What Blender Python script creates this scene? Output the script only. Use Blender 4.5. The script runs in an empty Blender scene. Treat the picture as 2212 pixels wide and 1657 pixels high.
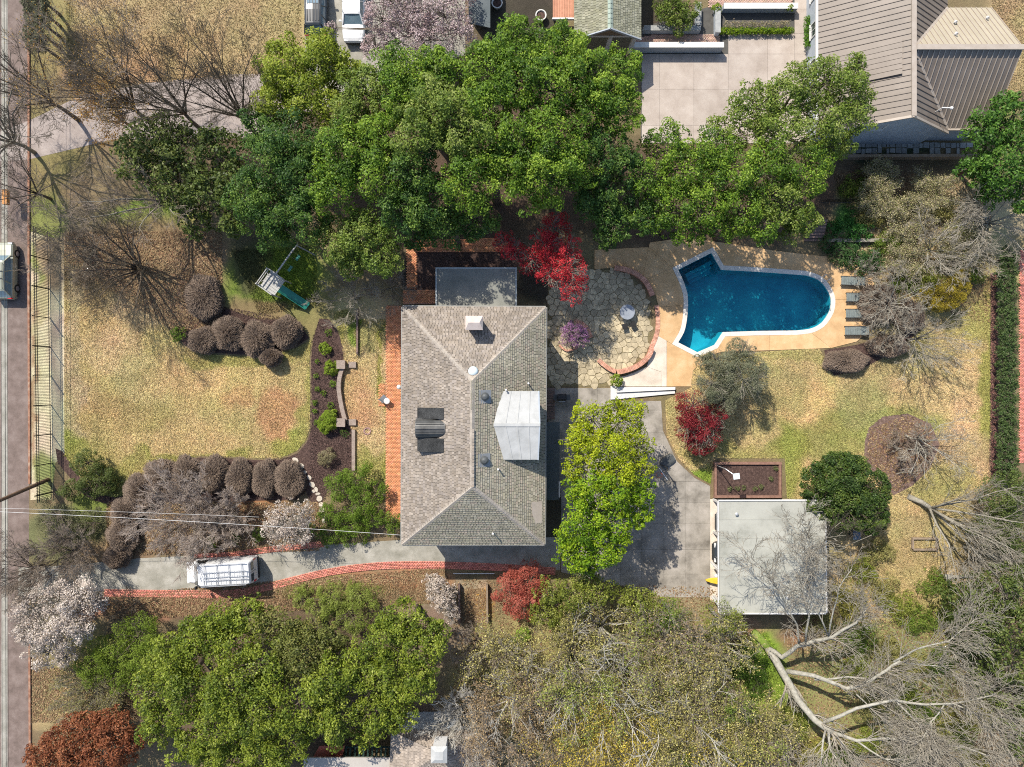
import bpy, bmesh, math, random
import numpy as np
from mathutils import Vector, Matrix
from mathutils.geometry import delaunay_2d_cdt

SC = bpy.context.scene
COL = SC.collection
H = 58.0            # height of the drone above the ground, metres
PX = 26.0           # photograph units (of 2212 across) per metre at ground level
CX, CY = 1106.0, 828.5

# ------------------------------------------------------------------ camera, sky, sun, exposure
cam = bpy.data.cameras.new('camera')
cam.sensor_fit = 'HORIZONTAL'
cam.angle = 2 * math.atan((CX / PX) / H)
cam.clip_start = 0.5
cam.clip_end = 6000
co = bpy.data.objects.new('camera', cam)
co.location = (0, 0, H)
COL.objects.link(co)
SC.camera = co

SUN_EL = math.radians(48)
SH = Vector((0.575, -0.818, 0)).normalized()          # the way shadows fall on the ground
world = bpy.data.worlds.new('World')
SC.world = world
world.use_nodes = True
nt = world.node_tree
bg = nt.nodes['Background']
sky = nt.nodes.new('ShaderNodeTexSky')
sky.sky_type = 'NISHITA'
sky.sun_disc = False
sky.sun_elevation = SUN_EL
sky.sun_rotation = math.atan2(-SH.x, -SH.y)
nt.links.new(sky.outputs[0], bg.inputs[0])
bg.inputs[1].default_value = 0.15
sl = bpy.data.lights.new('sun', 'SUN')
sl.energy = 4.8
sl.angle = math.radians(0.53)
sl.color = (1.0, 0.94, 0.84)
so = bpy.data.objects.new('sun', sl)
sd = Vector((SH.x * math.cos(SUN_EL), SH.y * math.cos(SUN_EL), -math.sin(SUN_EL)))
so.rotation_euler = sd.to_track_quat('-Z', 'Y').to_euler()
so.location = (-40, 60, 90)
COL.objects.link(so)
SC.view_settings.view_transform = 'Standard'
SC.view_settings.look = 'None'
SC.view_settings.exposure = 0.6
SC.view_settings.gamma = 1.0
SC.view_settings.use_curve_mapping = False
SC.cycles.use_denoising = False
SC.cycles.filter_width = 1.05
SC.cycles.max_bounces = 6
SC.cycles.transparent_max_bounces = 12

# ------------------------------------------------------------------ helpers
def W(x, y, z=0.0):
    """a point of the plan (photograph units) at height z -> world x, y"""
    k = (H - z) / H
    return ((x - CX) / PX * k, (CY - y) / PX * k)

def W3(x, y, z=0.0):
    a, b = W(x, y, z)
    return Vector((a, b, z))

def npoly(poly):
    return np.array([W(*p) for p in poly])

ORG = {}
def tag(o, label=None, cat=None, group=None, kind=None):
    if label: o['label'] = label
    if cat: o['category'] = cat
    if group: o['group'] = group
    if kind: o['kind'] = kind
    return o

def thing(name, loc, label, cat, group=None, rz=0.0):
    o = bpy.data.objects.new(name, None)
    o.empty_display_size = 0.2
    o.location = loc
    o.rotation_euler = (0, 0, rz)
    COL.objects.link(o)
    ORG[o.name] = Vector(loc)
    return tag(o, label, cat, group)

def link(name, me, parent=None, loc=None):
    o = bpy.data.objects.new(name, me)
    COL.objects.link(o)
    if parent is not None:
        o.parent = parent
        ORG[o.name] = ORG[parent.name] + (Vector(loc) if loc else Vector((0, 0, 0)))
    else:
        ORG[o.name] = Vector(loc) if loc else Vector((0, 0, 0))
    if loc: o.location = loc
    return o

def copy_tree(o, parent=None):
    c = o.copy()
    COL.objects.link(c)
    ORG[c.name] = ORG[o.name]
    if parent is not None:
        c.parent = parent
    for ch in o.children:
        copy_tree(ch, c)
    return c

class MB:
    """collects shapes and links them as ONE mesh object"""
    def __init__(s):
        s.v = []; s.f = []; s.c = []
    def add(s, vs, fs, col=None):
        n = len(s.v)
        s.v.extend([tuple(p) for p in vs])
        for f in fs:
            s.f.append(tuple(i + n for i in f)); s.c.append(col or (1, 1, 1))
    def box(s, c, size, rz=0.0, col=None, bottom=True, tilt=None):
        hx, hy, hz = size[0] / 2, size[1] / 2, size[2] / 2
        R = Matrix.Rotation(rz, 3, 'Z')
        if tilt is not None: R = R @ tilt
        vs = [Vector(c) + R @ Vector((sx * hx, sy * hy, sz * hz)) for sz in (-1, 1) for sy in (-1, 1) for sx in (-1, 1)]
        fs = [(4, 5, 7, 6), (0, 1, 5, 4), (1, 3, 7, 5), (3, 2, 6, 7), (2, 0, 4, 6)]
        if bottom: fs.append((0, 2, 3, 1))
        s.add(vs, fs, col)
    def bar(s, a, b, w, h, col=None):
        """a rectangular bar between two points"""
        a, b = Vector(a), Vector(b)
        d = (b - a).normalized()
        up = Vector((0, 0, 1)) if abs(d.z) < .95 else Vector((0, 1, 0))
        x = d.cross(up).normalized(); y = x.cross(d).normalized()
        vs = []
        for p in (a, b):
            for i, j in ((-1, -1), (1, -1), (1, 1), (-1, 1)):
                vs.append(p + x * (i * w / 2) + y * (j * h / 2))
        s.add(vs, [(0, 1, 5, 4), (1, 2, 6, 5), (2, 3, 7, 6), (3, 0, 4, 7), (3, 2, 1, 0), (4, 5, 6, 7)], col)
    def prism(s, poly, z0, z1, col=None, bottom=False):
        """poly: world xy, any winding"""
        a = sum(poly[i][0] * poly[(i + 1) % len(poly)][1] - poly[(i + 1) % len(poly)][0] * poly[i][1] for i in range(len(poly)))
        if a < 0: poly = list(poly)[::-1]
        n = len(poly)
        vs = [(p[0], p[1], z0) for p in poly] + [(p[0], p[1], z1) for p in poly]
        fs = [tuple(range(n, 2 * n))] + [(i, (i + 1) % n, n + (i + 1) % n, n + i) for i in range(n)]
        if bottom: fs.append(tuple(range(n - 1, -1, -1)))
        s.add(vs, fs, col)
    def tube(s, pts, rad, n=8, col=None, caps=True):
        pts = [Vector(p) for p in pts]
        if not hasattr(rad, '__len__'): rad = [rad] * len(pts)
        vs = []; fs = []
        d0 = (pts[1] - pts[0]).normalized()
        ref = Vector((0, 0, 1)) if abs(d0.z) < .9 else Vector((1, 0, 0))
        for k, p in enumerate(pts):
            d = (pts[min(k + 1, len(pts) - 1)] - pts[max(k - 1, 0)]).normalized()
            x = d.cross(ref)
            if x.length < 1e-4: x = d.cross(Vector((0, 1, 0)))
            x.normalize(); y = x.cross(d).normalized()
            for i in range(n):
                t = 2 * math.pi * i / n
                vs.append(p + x * (rad[k] * math.cos(t)) + y * (rad[k] * math.sin(t)))
        for k in range(len(pts) - 1):
            for i in range(n):
                j = (i + 1) % n
                fs.append((k * n + i, (k + 1) * n + i, (k + 1) * n + j, k * n + j))
        if caps:
            fs.append(tuple(range(n))); fs.append(tuple(range(len(pts) * n - 1, (len(pts) - 1) * n - 1, -1)))
        s.add(vs, fs, col)
    def lathe(s, c, prof, n=16, col=None):
        """prof: (radius, z) from bottom to top"""
        vs = []; fs = []
        for r, z in prof:
            for i in range(n):
                t = 2 * math.pi * i / n
                vs.append((c[0] + r * math.cos(t), c[1] + r * math.sin(t), c[2] + z))
        for k in range(len(prof) - 1):
            for i in range(n):
                j = (i + 1) % n
                fs.append((k * n + i, k * n + j, (k + 1) * n + j, (k + 1) * n + i))
        fs.append(tuple(range((len(prof) - 1) * n, len(prof) * n)))
        fs.append(tuple(range(n - 1, -1, -1)))
        s.add(vs, fs, col)
    def loft(s, secs, col=None, caps=True):
        n = len(secs[0]); vs = []; fs = []
        for q in secs: vs.extend(q)
        for k in range(len(secs) - 1):
            for i in range(n):
                j = (i + 1) % n
                fs.append((k * n + i, k * n + j, (k + 1) * n + j, (k + 1) * n + i))
        if caps:
            fs.append(tuple(range(n - 1, -1, -1))); fs.append(tuple(range((len(secs) - 1) * n, len(secs) * n)))
        s.add(vs, fs, col)
    def mesh(s, name, mat, off=Vector((0, 0, 0)), smooth=False, fix=False):
        me = bpy.data.meshes.new(name)
        me.from_pydata([(p[0] - off.x, p[1] - off.y, p[2] - off.z) for p in s.v], [], s.f)
        at = me.attributes.new('Col', 'FLOAT_VECTOR', 'FACE')
        at.data.foreach_set('vector', np.array(s.c, dtype=np.float32).ravel())
        if fix:
            bm = bmesh.new(); bm.from_mesh(me)
            bmesh.ops.recalc_face_normals(bm, faces=bm.faces); bm.to_mesh(me); bm.free()
        if smooth: me.shade_smooth()
        me.materials.append(mat)
        return me
    def build(s, name, mat, parent=None, local=False, smooth=False, loc=None, kind=None, label=None, fix=False):
        """world-space shapes; under a parent they are put back relative to it"""
        if parent is not None and not local: off = ORG[parent.name]
        elif parent is None and loc is not None: off = Vector(loc)
        else: off = Vector((0, 0, 0))
        me = s.mesh(name, mat, off, smooth, fix)
        o = link(name, me, parent, loc if parent is None else None)
        if kind: o['kind'] = kind
        if label: o['label'] = label
        return o

def np_mesh(name, V, F, cols, mat, off=(0, 0, 0), smooth=False):
    """V (N,3); F (M,k) all faces of one size; cols (M,3)"""
    V = np.asarray(V, dtype=np.float32) - np.array(off, dtype=np.float32)
    F = np.asarray(F, dtype=np.int32)
    m, k = F.shape
    me = bpy.data.meshes.new(name)
    me.vertices.add(len(V)); me.loops.add(m * k); me.polygons.add(m)
    me.vertices.foreach_set('co', V.ravel())
    me.loops.foreach_set('vertex_index', F.ravel())
    me.polygons.foreach_set('loop_start', np.arange(0, m * k, k, dtype=np.int32))
    me.polygons.foreach_set('loop_total', np.full(m, k, dtype=np.int32))
    if cols is not None:
        at = me.attributes.new('Col', 'FLOAT_VECTOR', 'FACE')
        at.data.foreach_set('vector', np.asarray(cols, dtype=np.float32).ravel())
    me.update(calc_edges=True)
    if smooth: me.shade_smooth()
    me.materials.append(mat)
    return me

def inside(P, poly):
    x, y = P[:, 0], P[:, 1]
    r = np.zeros(len(P), bool)
    n = len(poly)
    for i in range(n):
        x0, y0 = poly[i]; x1, y1 = poly[(i + 1) % n]
        c = ((y0 > y) != (y1 > y))
        with np.errstate(divide='ignore', invalid='ignore'):
            r ^= c & (x < (x1 - x0) * (y - y0) / (y1 - y0 + 1e-12) + x0)
    return r

def spline(pts, n=6, closed=False):
    """Catmull-Rom through plan points"""
    P = [np.array(p, float) for p in pts]; out = []
    m = len(P)
    for i in range(m if closed else m - 1):
        p0 = P[(i - 1) % m] if (closed or i > 0) else P[0]
        p1, p2 = P[i], P[(i + 1) % m]
        p3 = P[(i + 2) % m] if (closed or i + 2 < m) else P[-1]
        for t in np.linspace(0, 1, n, endpoint=False):
            out.append(tuple(.5 * ((2 * p1) + (-p0 + p2) * t + (2 * p0 - 5 * p1 + 4 * p2 - p3) * t * t + (-p0 + 3 * p1 - 3 * p2 + p3) * t ** 3)))
    if not closed: out.append(tuple(P[-1]))
    return out

def vnoise(x, y, s, seed=0):
    x = np.asarray(x) / s; y = np.asarray(y) / s
    xi = np.floor(x).astype(np.int64); yi = np.floor(y).astype(np.int64)
    fx = x - xi; fy = y - yi
    fx = fx * fx * (3 - 2 * fx); fy = fy * fy * (3 - 2 * fy)
    def h(a, b):
        n = (a * 374761393 + b * 668265263 + seed * 1442695041) & 0xffffffff
        n = ((n ^ (n >> 13)) * 1274126177) & 0xffffffff
        return ((n ^ (n >> 16)) & 0xffff) / 65535.0
    return (h(xi, yi) * (1 - fx) + h(xi + 1, yi) * fx) * (1 - fy) + (h(xi, yi + 1) * (1 - fx) + h(xi + 1, yi + 1) * fx) * fy

def fbm(x, y, s, seed=0, o=4):
    r = 0; a = .5; t = 0
    for i in range(o):
        r = r + a * vnoise(x, y, s / 2 ** i, seed + i * 17); t += a; a *= .55
    return r / t

# ------------------------------------------------------------------ materials
def _n(nt, t, **kw):
    n = nt.nodes.new(t)
    for k, v in kw.items(): setattr(n, k, v)
    return n

def mat_plain(name, cols, scale=2.0, rough=.8, bump=.0, bscale=None, spec=.3, metal=0.0, attr=False, rand=0.0, fine=0.0, detail=6, obj=False):
    """procedural surface: a colour ramp over noise; attr multiplies by the mesh's own piece colours, rand varies each object"""
    m = bpy.data.materials.new(name); m.use_nodes = True
    nt = m.node_tree; b = nt.nodes['Principled BSDF']
    b.inputs['Roughness'].default_value = rough
    b.inputs['Specular IOR Level'].default_value = spec
    b.inputs['Metallic'].default_value = metal
    if obj:
        pos = _n(nt, 'ShaderNodeTexCoord').outputs['Object']
    else:
        pos = _n(nt, 'ShaderNodeNewGeometry').outputs['Position']
    no = _n(nt, 'ShaderNodeTexNoise'); no.inputs['Scale'].default_value = scale; no.inputs['Detail'].default_value = detail
    no.inputs['Roughness'].default_value = .65
    nt.links.new(pos, no.inputs['Vector'])
    rp = _n(nt, 'ShaderNodeValToRGB')
    while len(rp.color_ramp.elements) < len(cols): rp.color_ramp.elements.new(.5)
    for i, c in enumerate(cols):
        rp.color_ramp.elements[i].position = .5 if len(cols) == 1 else .3 + .4 * i / (len(cols) - 1)
        rp.color_ramp.elements[i].color = (*c, 1)
    nt.links.new(no.outputs['Fac'], rp.inputs['Fac'])
    out = rp.outputs['Color']
    def mul(fac_socket, lo, hi):
        nonlocal out
        mr = _n(nt, 'ShaderNodeMapRange'); mr.inputs['To Min'].default_value = lo; mr.inputs['To Max'].default_value = hi
        nt.links.new(fac_socket, mr.inputs['Value'])
        vm = _n(nt, 'ShaderNodeVectorMath', operation='SCALE')
        nt.links.new(out, vm.inputs[0]); nt.links.new(mr.outputs[0], vm.inputs['Scale'])
        out = vm.outputs[0]
    if fine:
        n2 = _n(nt, 'ShaderNodeTexNoise'); n2.inputs['Scale'].default_value = 22.0; n2.inputs['Detail'].default_value = 4
        nt.links.new(pos, n2.inputs['Vector'])
        mul(n2.outputs['Fac'], 1 - fine * 1.6, 1 + fine * 1.6)
    if rand:
        oi = _n(nt, 'ShaderNodeObjectInfo')
        mul(oi.outputs['Random'], 1 - rand, 1 + rand)
    if attr:
        at = _n(nt, 'ShaderNodeAttribute', attribute_name='Col')
        vm = _n(nt, 'ShaderNodeVectorMath', operation='MULTIPLY')
        nt.links.new(out, vm.inputs[0]); nt.links.new(at.outputs['Vector'], vm.inputs[1])
        out = vm.outputs[0]
    nt.links.new(out, b.inputs['Base Color'])
    if bump:
        n3 = _n(nt, 'ShaderNodeTexNoise'); n3.inputs['Scale'].default_value = bscale or 18.0; n3.inputs['Detail'].default_value = 5
        nt.links.new(pos, n3.inputs['Vector'])
        bp = _n(nt, 'ShaderNodeBump'); bp.inputs['Strength'].default_value = bump; bp.inputs['Distance'].default_value = .08
        nt.links.new(n3.outputs['Fac'], bp.inputs['Height']); nt.links.new(bp.outputs[0], b.inputs['Normal'])
    return m

def mat_leaf(name, trans=.3, rough=.45, spec=.35):
    m = bpy.data.materials.new(name); m.use_nodes = True
    nt = m.node_tree; b = nt.nodes['Principled BSDF']; out = nt.nodes['Material Output']
    b.inputs['Roughness'].default_value = rough; b.inputs['Specular IOR Level'].default_value = spec
    at = _n(nt, 'ShaderNodeAttribute', attribute_name='Col')
    pos = _n(nt, 'ShaderNodeNewGeometry')
    no = _n(nt, 'ShaderNodeTexNoise'); no.inputs['Scale'].default_value = 9.0
    nt.links.new(pos.outputs['Position'], no.inputs['Vector'])
    mr = _n(nt, 'ShaderNodeMapRange'); mr.inputs['To Min'].default_value = .65; mr.inputs['To Max'].default_value = 1.35
    nt.links.new(no.outputs['Fac'], mr.inputs['Value'])
    vm = _n(nt, 'ShaderNodeVectorMath', operation='SCALE')
    nt.links.new(at.outputs['Vector'], vm.inputs[0]); nt.links.new(mr.outputs[0], vm.inputs['Scale'])
    nt.links.new(vm.outputs[0], b.inputs['Base Color'])
    if trans:
        tr = _n(nt, 'ShaderNodeBsdfTranslucent'); mx = _n(nt, 'ShaderNodeMixShader'); mx.inputs[0].default_value = trans
        nt.links.new(vm.outputs[0], tr.inputs['Color'])
        nt.links.new(b.outputs[0], mx.inputs[1]); nt.links.new(tr.outputs[0], mx.inputs[2]); nt.links.new(mx.outputs[0], out.inputs['Surface'])
    return m

def mat_attr(name, rough=.9, noise=.35, nscale=14.0, bump=.5, spec=.2):
    """colour comes from the mesh's own plan of patches (point attribute 'Soil'), broken by noise at several sizes"""
    m = bpy.data.materials.new(name); m.use_nodes = True
    nt = m.node_tree; b = nt.nodes['Principled BSDF']
    b.inputs['Roughness'].default_value = rough; b.inputs['Specular IOR Level'].default_value = spec
    at = _n(nt, 'ShaderNodeAttribute', attribute_name='Soil')
    pos = _n(nt, 'ShaderNodeNewGeometry').outputs['Position']
    out = at.outputs['Vector']
    for sc, am in ((nscale, noise), (nscale * .17, noise * .55), (nscale * 3.1, noise * .7)):
        no = _n(nt, 'ShaderNodeTexNoise'); no.inputs['Scale'].default_value = sc; no.inputs['Detail'].default_value = 4; no.inputs['Roughness'].default_value = .7
        nt.links.new(pos, no.inputs['Vector'])
        mr = _n(nt, 'ShaderNodeMapRange'); mr.inputs['From Min'].default_value = .25; mr.inputs['From Max'].default_value = .75
        mr.inputs['To Min'].default_value = 1 - am; mr.inputs['To Max'].default_value = 1 + am
        nt.links.new(no.outputs['Fac'], mr.inputs['Value'])
        vm = _n(nt, 'ShaderNodeVectorMath', operation='SCALE')
        nt.links.new(out, vm.inputs[0]); nt.links.new(mr.outputs[0], vm.inputs['Scale']); out = vm.outputs[0]
    nt.links.new(out, b.inputs['Base Color'])
    n3 = _n(nt, 'ShaderNodeTexNoise'); n3.inputs['Scale'].default_value = 9.0; n3.inputs['Detail'].default_value = 6; n3.inputs['Roughness'].default_value = .75
    nt.links.new(pos, n3.inputs['Vector'])
    bp = _n(nt, 'ShaderNodeBump'); bp.inputs['Strength'].default_value = bump; bp.inputs['Distance'].default_value = .15
    nt.links.new(n3.outputs['Fac'], bp.inputs['Height']); nt.links.new(bp.outputs[0], b.inputs['Normal'])
    return m

M = {}
M['ground'] = mat_attr('ground_soil', bump=.6)
M['lawn'] = mat_attr('lawn_turf', noise=.3, bump=.7)
M['blade'] = mat_leaf('grass_blade', .25, .7, .15)
M['leaf'] = mat_leaf('leaf_glossy', .38, .5, .25)
M['leafsoft'] = mat_leaf('leaf_soft', .35, .6, .2)
M['needle'] = mat_leaf('leaf_dull', .2, .7, .15)
M['petal'] = mat_leaf('blossom', .3, .7, .15)
M['bark_grey'] = mat_plain('bark_grey', [(.15, .135, .105), (.23, .21, .165), (.31, .285, .235)], 5, .95, .6, 14)
M['bark_pale'] = mat_plain('bark_pale', [(.19, .18, .145), (.28, .265, .22), (.37, .35, .30)], 4, .95, .6, 12)
M['bark_brown'] = mat_plain('bark_brown', [(.075, .055, .04), (.13, .10, .075), (.20, .16, .12)], 5, .95, .6, 14)
M['twig'] = mat_plain('twig_brown', [(.16, .125, .095), (.25, .20, .155), (.34, .28, .22)], 3, .95)
M['twig_dark'] = mat_plain('twig_dark', [(.05, .042, .03), (.085, .07, .05), (.13, .11, .08)], 1.3, .95)
M['twig_pale'] = mat_plain('twig_pale', [(.19, .165, .13), (.27, .24, .19), (.35, .315, .25)], 3, .95)
M['twig_warm'] = mat_plain('twig_warm_grey', [(.26, .205, .165), (.36, .295, .245), (.46, .39, .33)], 3, .95)
M['white_twig'] = mat_plain('twig_whitish', [(.34, .31, .26), (.46, .43, .37), (.56, .53, .47)], 3, .95)
M['twig_shear'] = mat_plain('twig_sheared', [(.12, .085, .065), (.235, .175, .13), (.36, .28, .215)], 9, .95)
M['mulch'] = mat_plain('bark_mulch', [(.035, .02, .017), (.07, .042, .034), (.12, .075, .06)], 6, .95, .9, 16, fine=.35)
M['asphalt'] = mat_plain('street_asphalt', [(.105, .078, .064), (.155, .115, .097), (.205, .16, .138)], 1.2, .9, .2, 40, fine=.2)
M['drive'] = mat_plain('driveway_aggregate', [(.19, .18, .145), (.265, .25, .21), (.35, .33, .285)], .9, .9, .25, 40, fine=.22)
M['concrete'] = mat_plain('court_concrete', [(.13, .115, .095), (.25, .225, .19), (.34, .305, .265)], .7, .85, .15, 30, rand=.07, fine=.1)
M['concrete_pale'] = mat_plain('pale_concrete', [(.40, .34, .27), (.50, .43, .35), (.58, .51, .43)], .9, .85, .15, 30, rand=.05, fine=.1)
M['deck'] = mat_plain('pool_deck', [(.40, .25, .12), (.50, .32, .16), (.56, .39, .22)], .9, .85, .15, 30, rand=.08, fine=.1)
M['coping'] = mat_plain('pool_coping', [(.50, .46, .40), (.62, .58, .52)], 3, .7, .1)
M['white'] = mat_plain('white_paint', [(.47, .46, .44), (.56, .55, .53)], 1.5, .6, fine=.04)
M['membrane'] = mat_plain('white_roof_membrane', [(.29, .29, .275), (.355, .355, .34), (.40, .40, .385)], 1.1, .55, .12, 3)
M['carport_roof'] = mat_plain('carport_roof_sheet', [(.22, .22, .185), (.315, .312, .27), (.355, .352, .305)], .6, .7, .06, 6)
M['flat_grey'] = mat_plain('grey_flat_roof', [(.15, .155, .135), (.20, .20, .175), (.26, .255, .22)], .6, .75, .1, 8)
M['flat_dark'] = mat_plain('dark_flat_roof', [(.05, .065, .07), (.08, .095, .10)], .8, .6, .1, 8)
M['shingle'] = mat_plain('roof_shingle', [(.85, .85, .85), (1.0, 1.0, 1.0), (1.12, 1.1, 1.06)], .5, .9, .5, 30, attr=True, fine=.12)
M['under'] = mat_plain('roof_felt', [(.06, .056, .05), (.09, .085, .075)], 3, .9)
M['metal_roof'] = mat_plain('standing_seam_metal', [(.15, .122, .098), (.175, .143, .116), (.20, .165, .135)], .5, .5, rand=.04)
M['metal_seam'] = mat_plain('roof_seam', [(.11, .088, .07), (.14, .112, .092)], 2, .5)
M['metal_trim'] = mat_plain('roof_trim', [(.30, .25, .20), (.36, .31, .26)], 2, .5)
M['wall_brick'] = mat_plain('wall_painted_brick', [(.42, .36, .30), (.52, .46, .40)], 3, .85, .3, 20)
M['wall_grey'] = mat_plain('wall_grey_siding', [(.28, .31, .34), (.36, .39, .42)], 2, .8, .1)
M['brick'] = mat_plain('orange_brick', [(.44, .18, .085), (.55, .235, .115), (.60, .29, .16)], 2.5, .85, .3, 24, attr=True, fine=.12)
M['brick_red'] = mat_plain('red_brick', [(.42, .14, .105), (.52, .19, .14), (.58, .25, .19)], 2.5, .85, .3, 24, attr=True, fine=.12)
M['brick_piece'] = mat_plain('brick_piece', [(.36, .17, .115), (.50, .25, .17), (.58, .34, .25)], 5, .85, .3, 24, rand=.25)
M['mortar'] = mat_plain('mortar', [(.32, .17, .11), (.40, .22, .14)], 4, .95)
M['flag'] = mat_plain('flagstone', [(.26, .215, .14), (.38, .315, .205), (.50, .42, .275)], 2.2, .85, .35, 12, rand=.24, fine=.2)
M['flag_joint'] = mat_plain('flagstone_joint', [(.12, .095, .05), (.22, .18, .09)], 5, .95, .5)
M['stone'] = mat_plain('pale_stepping_stone', [(.40, .35, .28), (.52, .46, .38)], 4, .9, .4, 14, rand=.15)
M['slate'] = mat_plain('blue_grey_slab', [(.22, .225, .22), (.34, .34, .32)], 3, .85, .2, rand=.25)
M['wallcap'] = mat_plain('cast_stone_cap', [(.50, .49, .45), (.60, .59, .55)], 2, .8, .1)
M['pool_plaster'] = mat_plain('pool_plaster', [(.025, .26, .36), (.045, .40, .47), (.08, .52, .55)], .45, .7)
M['iron'] = mat_plain('black_iron', [(.012, .012, .011), (.02, .019, .017)], 5, .5)
M['wood'] = mat_plain('weathered_wood', [(.17, .125, .085), (.26, .20, .145)], 3, .9, .3, 14, rand=.15)
M['wood_dark'] = mat_plain('dark_deck_wood', [(.13, .085, .07), (.20, .14, .115)], 3, .85, .2, 14, rand=.2)
M['wood_grey'] = mat_plain('grey_wood', [(.30, .29, .27), (.42, .41, .39)], 3, .85, .2, 14)
M['terracotta'] = mat_plain('terracotta_boards', [(.38, .17, .10), (.48, .23, .14)], 3, .8, .2, 12, rand=.12)
M['red_tin'] = mat_plain('red_tin_roof', [(.30, .07, .04), (.40, .11, .07)], 2, .6)
M['rubber'] = mat_plain('rubber', [(.012, .012, .012), (.02, .02, .02)], 6, .8)
M['rim'] = mat_plain('alloy', [(.40, .40, .41), (.52, .52, .53)], 4, .3, metal=.8)
M['glass'] = mat_plain('dark_glass', [(.02, .03, .035), (.035, .045, .05)], 2, .06, spec=.8)
M['glass_blue'] = mat_plain('tinted_glass', [(.10, .16, .20), (.16, .23, .27)], 2, .06, spec=.8)
M['car_white'] = mat_plain('white_car_paint', [(.58, .58, .58), (.66, .66, .65)], 1, .25, spec=.5)
M['car_silver'] = mat_plain('silver_green_car_paint', [(.27, .275, .21), (.33, .335, .265)], 1, .25, spec=.6, metal=.25)
M['car_black'] = mat_plain('black_car_paint', [(.02, .023, .026), (.035, .04, .042)], 1, .2, spec=.6)
M['car_grey'] = mat_plain('grey_car_paint', [(.11, .12, .13), (.16, .17, .18)], 1, .25, spec=.6)
M['trim_black'] = mat_plain('black_plastic', [(.02, .02, .021), (.035, .035, .036)], 4, .5)
M['red_lens'] = mat_plain('red_lens', [(.45, .02, .02), (.6, .03, .03)], 4, .2)
M['clear_lens'] = mat_plain('clear_lens', [(.5, .5, .5), (.65, .65, .65)], 4, .1)
M['steel'] = mat_plain('galvanised_steel', [(.40, .41, .42), (.55, .56, .57)], 3, .4, metal=.5)
M['green_plastic'] = mat_plain('green_plastic', [(.015, .14, .10), (.025, .20, .15)], 2, .35, spec=.5)
M['dark_plastic'] = mat_plain('dark_grey_plastic', [(.05, .055, .055), (.085, .09, .09)], 3, .5)
M['orange'] = mat_plain('orange_paint', [(.65, .12, .05), (.75, .18, .08)], 3, .5)
M['yellow'] = mat_plain('yellow_plastic', [(.58, .38, .03), (.70, .48, .05)], 3, .45)
M['fabric'] = mat_plain('charcoal_sling', [(.11, .13, .125), (.18, .205, .195)], 6, .8)
M['copper'] = mat_plain('dark_copper', [(.045, .045, .043), (.075, .075, .072), (.11, .11, .105)], 1.5, .45, metal=.3)
M['dome'] = mat_plain('skylight_dome', [(.45, .52, .52), (.58, .64, .64)], 2, .2)
M['lime_clip'] = None
M['cable'] = mat_plain('cable', [(.50, .49, .47), (.62, .61, .58)], 3, .5)
M['cable_dark'] = mat_plain('dark_cable', [(.03, .03, .03), (.05, .05, .05)], 3, .6)
M['pole'] = mat_plain('creosote_pole', [(.10, .06, .035), (.17, .105, .065)], 4, .9, .3)
M['tile_wet'] = mat_plain('pool_tile', [(.03, .10, .14), (.05, .16, .20)], 9, .3)

def mat_water():
    m = bpy.data.materials.new('pool_water'); m.use_nodes = True
    nt = m.node_tree; out = nt.nodes['Material Output']
    nt.nodes.remove(nt.nodes['Principled BSDF'])
    tr = _n(nt, 'ShaderNodeBsdfTransparent'); tr.inputs['Color'].default_value = (.40, .78, .86, 1)
    gl = _n(nt, 'ShaderNodeBsdfGlossy'); gl.inputs['Roughness'].default_value = .03
    fr = _n(nt, 'ShaderNodeFresnel'); fr.inputs['IOR'].default_value = 1.33
    no = _n(nt, 'ShaderNodeTexNoise'); no.inputs['Scale'].default_value = 3.0; no.inputs['Detail'].default_value = 3
    bp = _n(nt, 'ShaderNodeBump'); bp.inputs['Strength'].default_value = .25; bp.inputs['Distance'].default_value = .1
    pos = _n(nt, 'ShaderNodeNewGeometry')
    nt.links.new(pos.outputs['Position'], no.inputs['Vector'])
    nt.links.new(no.outputs['Fac'], bp.inputs['Height'])
    nt.links.new(bp.outputs[0], gl.inputs['Normal']); nt.links.new(bp.outputs[0], fr.inputs['Normal'])
    mx = _n(nt, 'ShaderNodeMixShader')
    nt.links.new(fr.outputs[0], mx.inputs[0]); nt.links.new(tr.outputs[0], mx.inputs[1]); nt.links.new(gl.outputs[0], mx.inputs[2])
    nt.links.new(mx.outputs[0], out.inputs['Surface'])
    return m
M['water'] = mat_water()
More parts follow.
